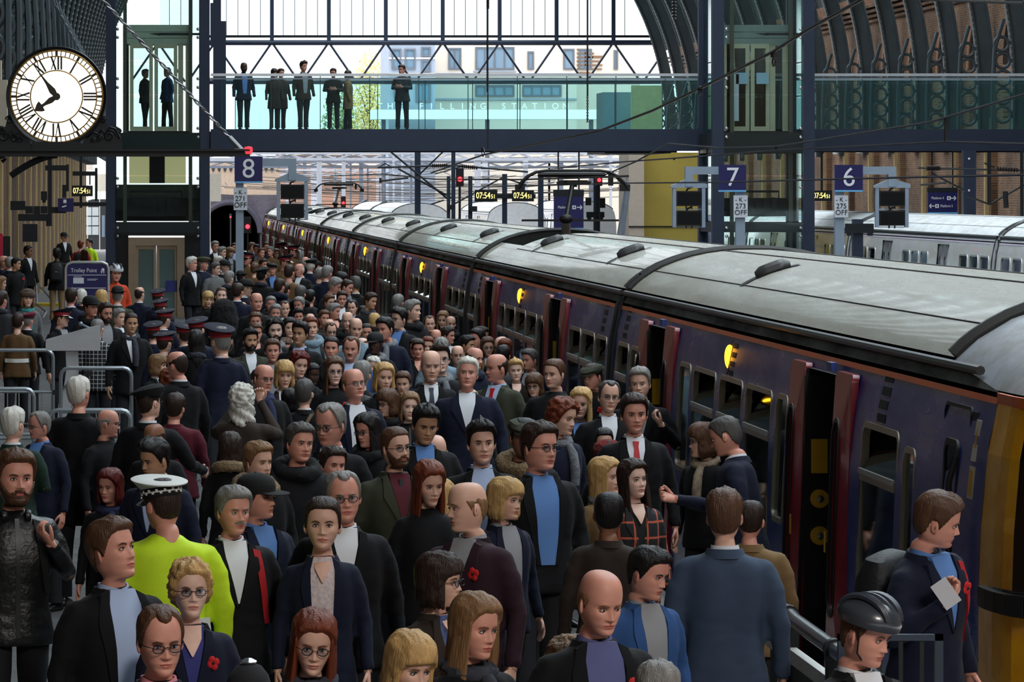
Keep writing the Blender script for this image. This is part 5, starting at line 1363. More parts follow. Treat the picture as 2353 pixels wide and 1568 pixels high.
# ---- lift towers
def lift_tower(name, label, pxl, pxr, wcol, Y, zb, lower_door, upper_door, beige):
    s = Y/FPX; X = lambda p: (p-VX)*s; Z = lambda p: HC-(p-VY)*s
    t = thing(name, label, 'lift tower', (0, Y, 0)); dep = 3.0; cw = wcol*s
    for x in (X(pxl), X(pxr)-cw):
        for y in (0, dep): b = MB(); b.box((x, y, zb), (x+cw, y+cw, 16)); b.build('column', navy, t)
    xa, xb = X(pxl)+cw, X(pxr)-cw
    for py, h in ((328, 46), (523, 22)):
        b = MB(); b.box((xa, .02, Z(py+h/2)), (xb, .22, Z(py-h/2))); b.box((xa, dep, Z(py+h/2)), (xb, dep+.2, Z(py-h/2))); b.build('cross_beam', mat('dark green steel', (30, 40, 42), .4, .3, var=.1), t)
        for xx in (X(pxl)+.02, X(pxr)-cw+.02): b = MB(); b.box((xx, .2, Z(py+h/2)), (xx+cw-.04, dep, Z(py-h/2))); b.build('side_beam', darkst, t)
    for xx in (xa-.02, xb+.02):     # guide rails
        b = MB(); d_ = .28 if xx < (xa+xb)/2 else -.28; b.box((xx+d_-.05, .4, zb), (xx+d_+.05, .5, 16)); b.build('guide_rail', mat('guide rail', (84, 84, 74), .4, .5, var=.1), t)
    lv = [16, Z(140), Z(218), Z(300), Z(404), Z(510), zb]
    for a, c in zip(lv, lv[1:]):
        if lower_door and c < 1 and a < 3: continue
        b = MB(); b.box((xa, -.03, c+.015), (xb, -.01, a-.015)); b.build('glass_pane', tealg, t)
        b = MB(); b.box((xa, dep+.01, c+.015), (xb, dep+.03, a-.015)); b.build('glass_pane', tealg, t)
        for xx in (X(pxl)+cw*.4, X(pxr)-cw*.6): b = MB(); b.box((xx, cw, c+.015), (xx+.02, dep, a-.015)); b.build('glass_pane', tealg, t)
    for py in (67, 86, 181, 201, 295, 315, 410, 430, 524, 543):
        for xx in (xa+.06, xb-.06): b = MB(); b.lathe([(0, -.06), (.035, -.055), (.045, -.04), (.045, -.02), (0, -.02)], 12, (xx, 0, Z(py)), axis='y'); b.build('glass_bolt', mat('bolt bright', (206, 206, 206), .2, .9, var=.05), t)
    # lift car at bridge level
    fw = mat('lift frame beige metal', (186, 184, 158), .35, .4, var=.08); xc0, xc1 = xa+.30, xb-.30
    if upper_door:
        b = MB(); m_ = mat('lift header teal grey', (126, 142, 138), .35, .4, var=.08) if not beige else mat('lift header', (170, 184, 168), .35, .4, var=.08)
        for p0, p1 in ((54, 70), (71, 84), (85, 98)): b.box((xc0-.1, 1.0, Z(p1)), (xc1+.05, 2.7, Z(p0)))
        b.build('lift_header', m_, t)
        u0, u1 = X(upper_door[0]), X(upper_door[1]); um = (u0+u1)/2; zt_, zb_ = Z(98), Z(300)
        for a, c in ((u0, um-.02), (um+.02, u1)):
            b = MB(); w = .10
            b.box((a, 1.0, zb_), (a+w, 1.06, zt_)); b.box((c-w, 1.0, zb_), (c, 1.06, zt_)); b.box((a+w, 1.0, zt_-.12), (c-w, 1.06, zt_)); b.box((a+w, 1.0, zb_), (c-w, 1.06, zb_+.12)); d_ = b.build('lift_door', fw, t)
            b = MB(); b.box((a+w, 1.02, zb_+.12), (c-w, 1.04, zt_-.12)); b.build('pane', tealg, d_)
        for a, c in ((xc0-.1, u0-.02), (u1+.02, xc1+.05)): b = MB(); b.box((a, 1.05, zb_), (a+.14, 1.15, zt_)); b.box((c-.14, 1.05, zb_), (c, 1.15, zt_)); b.build('side_frame', fw, t)
        b = MB(); b.box((xc0-.1, .9, zb_-.35), (xc1+.05, 2.7, zb_)); b.build('lift_floor', darkst, t)
        b = MB(); b.box((xc0+.9, .6, Z(79)), (xb, .7, Z(74))); b.prism([(xc0+.6, Z(75)), (xc0+.9, Z(80)), (xc0+1.0, Z(74))], .1, 'xz', .6); b.build('door_operator', darkst, t)
    b = MB(); b.box((xa, 1.2, 3.0) if zb < -.5 else (xa, 1.2, 2.9), (xb, 2.6, 3.25)); b.box((xa+.2, 1.1, Z(498)), (xb-.3, 1.9, Z(480)))
    for i in range(7): b.box((xa+.3+.22*i, 1.0, Z(480)), (xa+.38+.22*i, 1.15, Z(466-6*(i % 3))))
    b.tube([(xa+.4, 1.0, Z(470)), (xa+.4, 1.0, Z(440)), (xb-.5, 1.0, Z(440)), (xb-.5, 1.0, Z(478))], .03, 6); b.build('lift_machinery', darkst, t)
    if beige:
        bp_ = mat('lit cream panel', (206, 200, 148), .6, var=0, emit=.55)
        for p0, p1 in ((296, 343), (379, 428)): b = MB(); b.box((X(p0), 1.9, Z(421)), (X(p1), 1.95, Z(352))); b.build('cream_panel', bp_, t)
        b = MB(); b.box((xa, 2.75, Z(510)), (xb, 2.85, Z(424))); b.build('back_panel', mat('lift back panel', (52, 74, 72), .4, var=.15), t)
        b = MB(); b.box((X(343), 1.85, Z(421)), (X(379), 1.95, Z(352))); b.build('panel_post', darkst, t)
    if lower_door:
        a, c = X(lower_door[0]), X(lower_door[1]); zt_ = Z(546); bz_ = mat('bronze steel', (146, 128, 108), .32, .7, var=.08)
        b = MB(); b.box((a, -.2, 0), (a+.20, .1, zt_)); b.box((c-.20, -.2, 0), (c, .1, zt_)); b.box((a+.2, -.2, zt_-.22), (c-.2, .1, zt_)); b.build('door_surround', bz_, t)
        m_ = (a+c)/2
        for u, v in ((a+.2, m_-.01), (m_+.01, c-.2)):
            b = MB(); b.box((u, -.08, 0), (u+.07, 0, zt_-.22)); b.box((v-.07, -.08, 0), (v, 0, zt_-.22)); b.box((u+.07, -.08, zt_-.32), (v-.07, 0, zt_-.22)); b.box((u+.07, -.08, 0), (v-.07, 0, .2)); d_ = b.build('landing_door', bz_, t); b = MB(); b.box((u+.07, -.05, .2), (v-.07, -.03, zt_-.32)); b.build('pane', glass('lift door glass', (110, 128, 122), .2, .15), d_)
        b = MB(); b.box((m_+.25, -.10, Z(671)), (m_+.70, -.085, Z(645))); b.build('blue_notice', mat('blue notice', (30, 38, 110), .4, var=.08), t)
        b = MB(); b.box((xa, -.05, zt_+.05), (xb, .2, Z(534))); b.box((xa, .02, 0), (a, .06, Z(534))); b.box((c, .02, 0), (xb, .06, Z(534))); b.build('dark_cladding', mat('dark glass cladding', (20, 26, 28), .15, var=.15, coat=.4), t)
    return t
lift_tower('lift_tower', 'left glass lift tower with bronze landing doors on the platform', 243, 482, 22, 124.0, 0, (295, 424), (298, 408), True)
lift_tower('lift_tower', 'right glass lift tower behind the platform 7 sign', 1637, 1872, 27, 120.7, 0, None, (1690, 1780), False)
b = MB(); x = W(1612, 0, 126).x; b.box((x-.05, 125.9, 0), (x+.06, 126.1, 16)); tag(b.build('steel_column', navy), 'thin dark post just left of the right lift tower', 'column')
for px in (1705, 1752): b = MB(); b.box((-.16, 0, 0), (.16, .03, .3)); tag(b.build('paper_notice', mat('notice paper blue', (150, 184, 204), .6, var=.04), loc=W(px, 193, 121.6)), f"square pale blue notice on the {'left' if px < 1720 else 'right'} leaf of the right tower's lift doors", 'notice', 'notices on the lift doors')
b = MB(); b.box((-.04, 0, -.65), (.09, .02, .6)); n_ = tag(b.build('lift_sign', mat('sign pale', (196, 208, 214), .5, var=.04), loc=W(1690, 222, 121.6)), 'tall narrow pale lift sign left of the right lift doors', 'sign')
# ---- yellow wall and stone pier below the bridge
yw = mat('yellow glazed wall', (176, 152, 66), .5, var=.15, scale=1.2, bump=.1)
b = MB(); a = W(1480, 345, 142); c = W(1660, 560, 142); b.box((a.x, 142, 0), (c.x, 145, a.z+.6)); o = tag(b.build('yellow_wall', yw), 'yellow tiled stair wall below the bridge by the right lift', 'wall')
b = MB(); b.box((a.x, 141.96, W(0, 522, 142).z), (c.x, 142, W(0, 519.5, 142).z)); b.build('joint_line', darkst, o)
a = W(1445, 345, 141); c = W(1480, 560, 141); b = MB(); b.box((a.x, 141, 0), (c.x, 144, a.z+.6)); o = tag(b.build('stone_pier', mat('pier pale pink', (206, 186, 168), .8, var=.06)), 'pale square pier at the left edge of the yellow wall', 'pier')
b = MB(); b.box((a.x-.01, 140.96, W(0, 522, 141).z), (c.x, 141, W(0, 519.5, 141).z)); b.build('joint_line', darkst, o)
b = MB(); p = W(1409, 702, 138); s_ = W(1443, 425, 138); b.bar((p.x, 138, p.z), (s_.x, 138, s_.z), .12, .5); b.bar((p.x-.2, 138, p.z), (s_.x-.02, 138, s_.z+.3), .05, .08); tag(b.build('escalator_side', steel), 'slanting steel escalator side left of the pale pier', 'escalator')
# ============================================================ signs, clocks, furniture
signblue = mat('sign blue', (22, 19, 84), .4, var=.05); signlt = mat('sign light blue edge', (106, 176, 226), .4, var=.04); wtxt = mat('white lettering', (236, 236, 240), .5, var=.02); ktxt = mat('black lettering', (12, 12, 16), .5, var=.05); signgrey = mat('sign post grey', (148, 162, 178), .5, .2, var=.08, scale=3); wplate = mat('white plate', (216, 220, 228), .5, var=.04); scr = mat('black screen', (15, 16, 18), .4, var=.1)
def platform_sign(num, code, px, pole, boxpx, Y, label, base_z=0.0):
    """px: (left, right, top, bottom) of the blue panel; pole: (left,right) px; boxpx: (left,right,top,bottom) of the screen frame"""
    s = Y/FPX; X = lambda p: (p-VX)*s; Z = lambda p: HC-(p-VY)*s
    t = thing('platform_sign', label, 'sign', (0, Y, 0), group='platform number signs')
    l, r, tp, bt = px
    b = MB(); b.box((X(pole[0]), .06, base_z), (X(pole[1]), .26, Z(tp+10))); b.build('post', signgrey, t)
    b = MB(); b.box((X(l), -.05, Z(bt-4)), (X(r), .05, Z(tp))); p = b.build('number_panel', signblue, t)
    b = MB(); b.box((X(l), -.05, Z(bt)), (X(r), .05, Z(bt-4))); b.build('light_blue_edge', signlt, p)
    lettering(num, .62, (X((l+r)/2), -.055, Z((tp+bt)/2-1)), wtxt, p, 'number')
    c0, c1, c2, c3 = code[1]
    b = MB(); b.box((X(c0), -.0, Z(c3)), (X(c1), .05, Z(c2))); p = b.build('code_plate', wplate, t); h = (c3-c2)*s
    for i, w in enumerate(('- K -', code[0], 'OFF')): lettering(w, .165 if i else .14, (X((c0+c1)/2), -.006, Z(c2)-h*(.20+.29*i)), ktxt, p)
    # bracket arm and screens
    a0, a1, at, ab = boxpx; xm = (a0+a1)/2; left = xm < l; e0 = r if not left else l
    ay0, ay1 = tp+4, tp+22
    b = MB(); xa, xb = sorted((X(e0), X(xm+(9 if not left else -9)))); b.box((xa, -.03, Z(ay1)), (xb, .16, Z(ay0))); b.box((X(xm-9), -.035, Z(at)), (X(xm+9), .165, Z(ay1))); b.prism([(X(xm-9), Z(at-16)), (X(xm+9), Z(at-16)), (X(a1+4), Z(at-6)), (X(a1+4), Z(at+3)), (X(a0-4), Z(at+3)), (X(a0-4), Z(at-2))], .16, 'xz', -.01); b.build('bracket', signgrey, t)
    b = MB()
    for x in (a0, a1-8): b.box((X(x), 0, Z(ab)), (X(x+8), .14, Z(at)))
    b.box((X(a0), .03, Z(ab)), (X(a1), .10, Z(ab-2))); b.box((X(a0), .03, Z((at+ab)/2+6)), (X(a1), .08, Z((at+ab)/2+4))); b.build('screen_frame', signgrey, t)
    hh = (ab-at-24)/2
    for k, y0 in ((0, at+10), (1, at+16+hh+4)):
        b = MB(); b.box((X(a0+9), -.02, Z(y0+hh)), (X(a1-9), .10, Z(y0))); sc_ = b.build('screen', scr, t); b = MB(); b.box((X(a0+11), -.03, Z(y0+hh-3)), (X(a1-11), -.02, Z(y0+3))); b.build('display', mat('dark display', (13, 13, 15), .4, var=.1, spec=.2), sc_)
        b = MB(); b.tube([(X(xm-6), .04, Z(y0)), (X(xm-3), .0, Z(y0-5)), (X(xm+6), .04, Z(y0-8))], .02, 6); b.box((X(xm-8), .02, Z(y0+hh+6)), (X(xm-5), .06, Z(y0+hh))); b.box((X(xm+5), .02, Z(y0+hh+6)), (X(xm+8), .06, Z(y0+hh))); b.build('cable', darkst, t)
    return t
platform_sign('8', ('271', (537, 568, 432, 483)), (539, 603, 360, 421), (542, 560), (636, 708, 414, 506), 104, 'blue platform 8 sign on grey post above the crowd')
platform_sign('7', ('273', (1686, 1718, 449, 500)), (1651, 1714, 379, 441), (1692, 1713), (1546, 1621, 429, 523), 106, 'blue platform 7 sign in front of the right lift tower')
platform_sign('6', ('275', (1918, 1949, 449, 500)), (1918, 1982, 379, 441), (1920, 1941), (2012, 2088, 429, 523), 106, 'blue platform 6 sign before the brick wall')
amber = mat('amber digits', (255, 232, 130), .4, var=0, emit=2.2)
def digital_clock(px, py, Y, w, label, txt='07:54'):
    t = thing('digital_clock', label, 'clock', W(px, py, Y), group='digital platform clocks'); s = Y/FPX; h = .52*w
    b = MB(); b.box((-w*s/2, 0, -h*s/2), (w*s/2, .12, h*s/2)); b.build('case', darkst, t)
    b = MB(); b.box((-w*s*.46, -.01, -h*s*.38), (w*s*.46, 0, h*s*.38)); b.build('display', mat('clock display black', (12, 12, 12), .3, var=.1), t)
    lettering(txt, h*s*.74, (-w*s*.13, -.016, 0), amber, t, 'digits', sx=.74); lettering('51', h*s*.5, (w*s*.31, -.016, -h*s*.08), amber, t, 'digits', sx=.8)
    if px > 1500: b = MB(); b.box((-.03, .04, h*s/2), (.03, .08, 4.6-t.location.z)); b.build('hanger_rod', darkst, t)
    return t
for a in ((1117, 450, 138.06, 52, 'small digital clock left of the dark mast under the bridge'), (1202, 450, 138.06, 50, 'small digital clock right of the dark mast under the bridge'), (1889, 450, 124.0, 46, 'small digital clock just left of the platform 6 sign'), (189, 439, 116.88, 48, 'digital clock on the dark bracket by the brick wall')): digital_clock(*a)
def way_sign(px, Y, lines, label, rows_):
    l, r, tp, bt = px; s = Y/FPX; t = thing('direction_sign', label, 'sign', W((l+r)/2, (tp+bt)/2, Y), group='hanging direction signs'); w = (r-l)*s/2; h = (bt-tp)*s/2
    b = MB(); b.box((-w, 0, -h), (w, .12, h)); b.build('panel', signblue, t); b = MB(); b.box((-w-.01, -.01, h-.3*h), (w+.01, .13, h+.02)); b.build('top_case', darkst, t)
    b = MB(); b.box((-w, -.008, -h-.05), (w, .12, -h)); b.build('light_blue_edge', signlt, t)
    for txt, x, z, sz, al in lines: lettering(txt, sz, (x*w, -.006, z*h), wtxt, t, align=al, sx=.8)
    b = MB(); top = 4.6-t.location.z
    for x in (-w*.7, w*.7): b.box((x-.02, .04, h), (x+.02, .08, top))
    b.build('hanger_rod', darkst, t)
    for x, z, kind in rows_:
        b = MB()
        if kind == 'box': b.box((x*w-.05, -.012, z*h-.05), (x*w+.05, -.006, z*h+.05)); b.box((x*w-.03, -.016, z*h-.009), (x*w+.03, -.012, z*h+.009), 1); b.box((x*w-.009, -.016, z*h-.03), (x*w+.009, -.012, z*h+.03), 1); b.build('lift_symbol', [wtxt, signblue], t)
        else:
            d = 1 if kind == '>' else -1; b.bar((x*w-d*.07, -.01, z*h), (x*w+d*.07, -.01, z*h), .006, .025, (0, 0, 1)); b.bar((x*w+d*.07, -.01, z*h), (x*w+d*.02, -.01, z*h+.055), .006, .025); b.bar((x*w+d*.07, -.01, z*h), (x*w+d*.02, -.01, z*h-.055), .006, .025); b.build('arrow', wtxt, t)
    return t
way_sign((2132, 2200, 433, 488), 124, [('Platform 4', -.76, .18, .10, 'LEFT'), ('Platform 5', -.15, -.48, .10, 'LEFT')], 'dark blue direction sign for platforms 4 and 5', [(.42, .18, 'box'), (.72, .18, '>'), (-.72, -.48, '<'), (-.38, -.48, 'box')])
way_sign((1273, 1341, 438, 524), 124, [('Platform 6', -.74, .1, .10, 'LEFT')], 'dark blue direction sign half hidden by the large pantograph', [(.36, .1, 'box'), (.72, .1, '>')])
# ---- Trolley Point board
Y = 86.; s = Y/FPX; t = thing('trolley_sign', 'dark blue Trolley Point board in a rounded steel frame', 'sign', W(200, 0, Y)); t.location.z = 0; zt = HC-(603-VY)*s; w = 49*s
b = MB(); b.tube([(-w, 0, 0), (-w, 0, zt-.12), (-w+.03, 0, zt-.04), (-w+.12, 0, zt), (w-.12, 0, zt), (w-.03, 0, zt-.04), (w, 0, zt-.12), (w, 0, 0)], .028, 10); b.build('frame', mat('brushed frame', (190, 192, 194), .3, .6, var=.06), t)
b = MB(); b.box((-w+.03, -.01, .35), (w-.03, .02, zt-.03)); p = b.build('board', signblue, t)
lettering('Trolley Point', .108, (-.06, -.014, zt-.155), wtxt, p, sx=.86); 
b = MB(); b.box((-w+.04, -.014, zt-.245), (w-.04, -.011, zt-.235)); b.box((-w+.04, -.014, zt-.49), (w-.04, -.011, zt-.48)); b.build('rule_line', wtxt, p)
b = MB(); b.box((-.26, -.014, zt-.40), (-.06, -.010, zt-.29)); b.box((.0, -.013, zt-.32), (.2, -.011, zt-.312)); b.box((.0, -.013, zt-.34), (.17, -.011, zt-.332)); b.box((-.25, -.013, zt-.275), (-.1, -.011, zt-.265)); b.build('notice_panel', wplate, p)
b = MB(); b.tube([(.26, -.014, zt-.18), (.29, -.014, zt-.11)], .006, 5); b.tube([(.26, -.014, zt-.18), (.33, -.014, zt-.18)], .006, 5); b.box((.288, -.016, zt-.165), (.325, -.012, zt-.115)); b.ell((.272, -.014, zt-.2), (.01, .004, .01), 8, 5); b.ell((.315, -.014, zt-.2), (.01, .004, .01), 8, 5); b.build('trolley_symbol', wtxt, p)
# ---- the big station clock on its bracket
Y = 60.; s = Y/FPX; C = W(130, 222, Y); t = thing('station_clock', 'large lit station clock with Roman numerals on a bracket', 'clock', C)
R0 = 108*s; gold = mat('clock gilt rim', (150, 118, 62), .35, .6, var=.1); ink = mat('clock black', (48, 38, 24), .5, var=.1); iron = mat('black iron', (28, 29, 31), .45, .3, var=.15)
b = MB(); b.lathe([(0, .1), (R0*.985, .1), (R0*.985, -.02), (R0*1.06, -.05), (R0*1.075, .0), (R0*1.07, .28), (0, .28)], 64, axis='y'); b.build('case', iron, t)
b = MB(); b.lathe([(0, -.0), (R0, -.0), (R0, -.01), (0, -.012)], 64, axis='y'); b.build('dial', mat('opal dial lit', (255, 250, 238), .4, var=0, emit=1.6), t, 60)
b = MB()
for r_ in (.985, .855, .555): b.tube([(R0*r_*math.cos(a), -.016, R0*r_*math.sin(a)) for a in np.linspace(0, 2*PI, 64, endpoint=False)], .010 if r_ < .98 else .016, 5, closed=True)
b.build('gilt_ring', gold, t)
b = MB()
def rad(a, r0, r1, w, mb=b, off=0, y=-.018):
    A = math.radians(90-a); d = Vector((math.cos(A), 0, math.sin(A))); n_ = Vector((-d.z, 0, d.x))*off
    p = d*R0*r0+n_; q_ = d*R0*r1+n_; mb.bar((p.x, y, p.z), (q_.x, y, q_.z), w, .006, (0, 1, 0))
for i in range(60): rad(i*6, .86, .98, .013 if i % 5 else .034)
b.build('minute_marks', ink, t)
NUM = ['XII', 'I', 'II', 'III', 'IV', 'V', 'VI', 'VII', 'VIII', 'IX', 'X', 'XI']; b = MB()
for i, nm in enumerate(NUM):
    a = i*30; wd_ = {'I': .040, 'V': .085, 'X': .085}; tot = sum(wd_[c] for c in nm); x = -tot/2; A = math.radians(90-a); d = Vector((math.cos(A), 0, math.sin(A))); n_ = Vector((d.z, 0, -d.x))
    P = lambda u, r: d*R0*r+n_*u*1.0
    for c in nm:
        w_ = wd_[c]; xm = x+w_/2
        def seg(u0, r0, u1, r1, th):
            p, q_ = P(u0, r0), P(u1, r1); b.bar((p.x, -.018, p.z), (q_.x, -.018, q_.z), th, .006, (0, 1, 0))
        if c == 'I': seg(xm, .57, xm, .85, .024)
        elif c == 'V': seg(xm-.03, .85, xm, .57, .025); seg(xm+.03, .85, xm, .57, .012)
        else: seg(xm-.03, .85, xm+.03, .57, .025); seg(xm+.03, .85, xm-.03, .57, .012)
        x += w_
b.build('numerals', ink, t)
def hand(ang, prof, nm):
    A = math.radians(90-ang); d = Vector((math.cos(A), 0, math.sin(A))); n_ = Vector((d.z, 0, -d.x)); poly = [d*r*R0+n_*w_ for r, w_ in prof]+[d*r*R0-n_*w_ for r, w_ in prof[::-1]]
    b = MB(); b.prism([(p.x, p.z) for p in poly], .008, 'xz', -.034); b.build(nm, ink, t)
hand(324, [(-.05, .02), (.15, .045), (.35, .02), (.5, .012), (.88, .003)], 'minute_hand')
hand(237, [(-.05, .02), (.15, .04), (.30, .02), (.36, .02), (.37, .075), (.44, .06), (.56, .004)], 'hour_hand')
b = MB(); b.lathe([(0, -.045), (.05, -.045), (.05, -.02), (0, -.02)], 20, axis='y'); b.build('hub', ink, t)
# bracket: long beam, arch below, scrolled shoulders
t = thing('clock_bracket', 'black iron bracket beam with scrolls carrying the clock', 'bracket', (0, Y, 0)); X = lambda p: (p-VX)*s; Z = lambda p: HC-(p-VY)*s
b = MB(); b.box((X(-260), -.08, Z(360)), (X(574), .12, Z(354))); b.box((X(-260), -.02, Z(354)), (X(570), .06, Z(348))); b.box((X(-260), -.08, Z(348)), (X(574), .12, Z(343))); b.build('beam', iron, t)
b = MB(); arcp = [(X(132-3.2*i*1.6), Z(356+.35*(i*1.0)**1.62)) for i in range(0, 22)]; b.tube([(x, .02, z) for x, z in arcp], .05, 6); b.tube([(X(4), .02, Z(372)), (X(12), .02, Z(366)), (X(4), .02, Z(360)), (X(-8), .02, Z(366))], .03, 6); b.build('arched_brace', iron, t)
b = MB(); b.box((X(-300), -.2, -.0), (X(-240), .3, Z(250))); b.build('bracket_post', iron, t)
for sg in (-1, 1):
    b = MB(); poly = [(130+sg*60, 330), (130+sg*150, 330), (130+sg*148, 300), (130+sg*135, 288), (130+sg*118, 292), (130+sg*112, 268), (130+sg*104, 262), (130+sg*96, 276), (130+sg*70, 305)]
    b.prism([(X(a), Z(c)) for a, c in poly], .10, 'xz', .0); b.box((X(130+sg*56) if sg > 0 else X(130-150), -.04, Z(344)), (X(130+sg*150) if sg > 0 else X(130-56), .12, Z(330))); b.build('shoulder', iron, t)
    b = MB()
    for cx, cy, r_, tn in ((122, 312, 15, 1.6), (140, 303, 9, 1.5), (108, 275, 9, 1.5), (98, 318, 9, 1.4), (84, 322, 6, 1.3)):
        pts = []
        for k in range(26):
            f = k/25; a = f*tn*2*PI; rr = r_*(1-f*.8); pts.append((X(130+sg*(cx+rr*math.cos(a))), -.02, Z(cy-rr*math.sin(a))))
        b.tube(pts, .012, 5)
    pts = [(X(130+sg*u), -.02, Z(v)) for u, v in ((70, 316), (84, 304), (96, 308), (104, 298), (112, 306), (124, 292), (136, 296), (146, 318))]; b.tube(pts, .014, 5); b.build('scrollwork', iron, t)
b = MB(); b.box((X(74), -.06, Z(348)), (X(186), .25, Z(326))); b.build('clock_seat', iron, t)
b = MB(); b.lathe([(0, .06), (.05, .05), (.055, 0), (.04, -.04), (0, -.05)], 12, (X(571), .0, Z(347))); b.build('end_lamp', mat('red lamp lit', (255, 40, 50), .3, var=0, emit=3), t, label='small red lamp at the beam end')
b = MB()
pA, pB = Vector((X(216), .05, Z(-22))), Vector((X(548), .05, Z(338)))
n = 60
for k in range(2): b.tube([pA.lerp(pB, i/n)+Vector((.016*math.cos(i*1.1+k*PI)*.8, .016*math.sin(i*1.1+k*PI), .016*math.cos(i*1.1+k*PI)*.6)) for i in range(n+1)], .013, 5)
b.tube([pB-Vector((.12, 0, -.13)), pB+Vector((.06, 0, -.06))], .035, 8); b.box((pB.x-.05, 0, pB.z-.09), (pB.x+.12, .1, pB.z-.02)); b.build('stay_chain', mat('chain steel', (136, 136, 138), .35, .7, var=.15), t, label='twisted steel stay from above to the beam end')
# pale wall boxes behind the clock at the frame edge
b = MB(); b.box((-.16, 0, -.4), (.05, .3, .25)); b.box((-.16, 0, .25), (-.03, .3, .52)); tag(b.build('speaker_box', mat('cream box', (196, 184, 164), .7, var=.08), loc=W(8, 225, 63)), 'cream wall box half behind the big clock', 'box')
# ---- lectern
Y = 58.5; s = Y/FPX; L0 = W(168, 0, Y); t = thing('lectern', 'grey metal lectern with a curved pale stem', 'lectern', (L0.x, Y, 0)); X = lambda p: (p-168)*s; Z = lambda p: HC-(p-VY)*s
alu = mat('brushed aluminium', (192, 194, 198), .3, .45, var=.08, scale=3, stretch=(1, 1, 30)); 
b = MB(); b.prism([(X(105), Z(782)), (X(230), Z(747)), (X(230), Z(806)), (X(105), Z(806))], .42, 'xz', -.05); b.build('reading_top', alu, t)
b = MB(); path = [(X(164), Z(806)), (X(166), Z(850)), (X(160), Z(890)), (X(148), Z(930)), (X(146), Z(965)), (X(152), Z(1010)), (X(158), 0)]
V = []
for (x, z) in path:
    for a_, c_ in ((-.075, 0), (.085, 0), (.085, .25), (-.075, .25)): V.append((x+a_, .02+c_, z))
b.add(V, [(i*4+j, i*4+(j+1) % 4, i*4+4+(j+1) % 4, i*4+4+j) for i in range(len(path)-1) for j in range(4)]+[(3, 2, 1, 0), tuple(range(len(V)-4, len(V)))]); b.box((X(130), -.1, 0), (X(190), .35, .03)); b.build('stem', mat('stem pale grey', (176, 178, 182), .4, .2, var=.06), t, 60)
for (u, v, u2, v2) in ((203, 858, 182, 846), (130, 902, 158, 882)):
    b = MB(); b.tube([(X(u), -.12, Z(v)), (X(u2), .0, Z(v2))], .012, 6); b.box((X(u)-.05, -.16, Z(v)-.025), (X(u)+.05, -.12, Z(v)+.035)); b.build('reading_lamp', darkst, t)
b = MB(); b.tube([(X(186), -.1, Z(744)), (X(205), 0, Z(754))], .014, 6); b.ell((X(186), -.1, Z(744)), (.03, .03, .03), 10, 6); b.build('microphone', steel, t)
# ---- crowd barriers
galv = mat('barrier steel', (176, 182, 188), .3, .7, var=.1)
def barrier(pxl, pxr, pytop, Y, label, r=.10, legs=True):
    s = Y/FPX; X = lambda p: (p-VX)*s; zt = HC-(pytop-VY)*s; t = thing('crowd_barrier', label, 'barrier', (0, Y, 0), group='steel crowd barriers'); x0, x1 = X(pxl), X(pxr)
    b = MB(); z0 = .18
    def rr(cx, cz, a0): return [(cx+r*math.cos(math.radians(a0+a)), 0, cz+r*math.sin(math.radians(a0+a))) for a in (0, 30, 60, 90)]
    pts = rr(x1-r, zt-r, 0)+rr(x0+r, zt-r, 90)+rr(x0+r, z0+r, 180)+rr(x1-r, z0+r, 270); b.tube(pts, .024, 8, closed=True); b.build('frame', galv, t)
    n = max(3, int((x1-x0)/.14)); b = MB(); b.tube([(x0, 0, zt-.55), (x1, 0, zt-.55)], .018, 8); b.build('mid_rail', galv, t)
    for i in range(1, n): x = x0+(x1-x0)*i/n; b = MB(); b.tube([(x, 0, z0), (x, 0, zt-.55)], .009, 6); b.build('upright', galv, t)
    for x in (x0+.15, x1-.15): b = MB(); b.bar((x, -.32, .03), (x, .32, .03), .05); b.bar((x, 0, .03), (x, 0, z0), .04); b.build('foot', galv, t)
barrier(-140, 122, 805, 60.3, 'steel crowd barrier in front of the soldier in khaki, left edge'); barrier(-160, 78, 894, 55.5, 'nearest steel crowd barrier, at the left edge of the crowd'); barrier(140, 302, 846, 57, 'steel crowd barrier just behind the lectern stem'); barrier(112, 300, 943, 49.5, 'steel barrier beside the bald man with glasses')
# ramp rails by the far left, yellow step
b = MB(); P_ = lambda px, py, Y: W(px, py, Y)
for pts in ([(40, 650, 128), (82, 648, 128), (120, 690, 124), (120, 720, 124)], [(82, 648, 128), (84, 700, 126)], [(80, 696, 120), (106, 716, 117), (100, 730, 117)]): b.tube([tuple(P_(*p)) for p in pts], .03, 6)
tag(b.build('ramp_handrail', galv), 'pale handrail of the ramp by the left wall', 'handrail')
b = MB(); b.box((-.45, -.3, 0), (.45, .4, .10)); o = tag(b.build('yellow_ramp', mat('yellow ramp', (196, 164, 40), .7, var=.12), loc=(W(100, 0, 136).x, 136, 0)), 'small yellow ramp plate on the platform floor', 'ramp')
# ---- near ramp handrail and the end-of-platform rail, bottom right
t = thing('ramp_rail', 'thick metal handrail with white kerb at the platform end', 'handrail', (0, 0, 0)); hp_ = mat('polished handrail', (120, 122, 124), .2, .8, var=.08)
pts = [W(1775, 1378, 25.5), W(1830, 1430, 24.2), W(2010, 1560, 21.2), W(2060, 1600, 20.6)]; b = MB(); b.tube([tuple(p) for p in pts], .042, 12); b.build('rail_tube', hp_, t)
for p in (pts[0].lerp(pts[1], .7), pts[1].lerp(pts[2], .52)): b = MB(); b.box((p.x-.04, p.y-.04, 0), (p.x+.05, p.y+.05, p.z-.02)); b.tube([(p.x, p.y-.03, p.z), (p.x, p.y+.04, p.z)], .055, 12); b.build('rail_post', darkst, t)
kb = [W(1770, 1468, 25.4), W(1905, 1568, 23.2), W(2000, 1640, 21.6)]; b = MB()
for a, c in zip(kb, kb[1:]): b.bar(a, c, .05, .075)
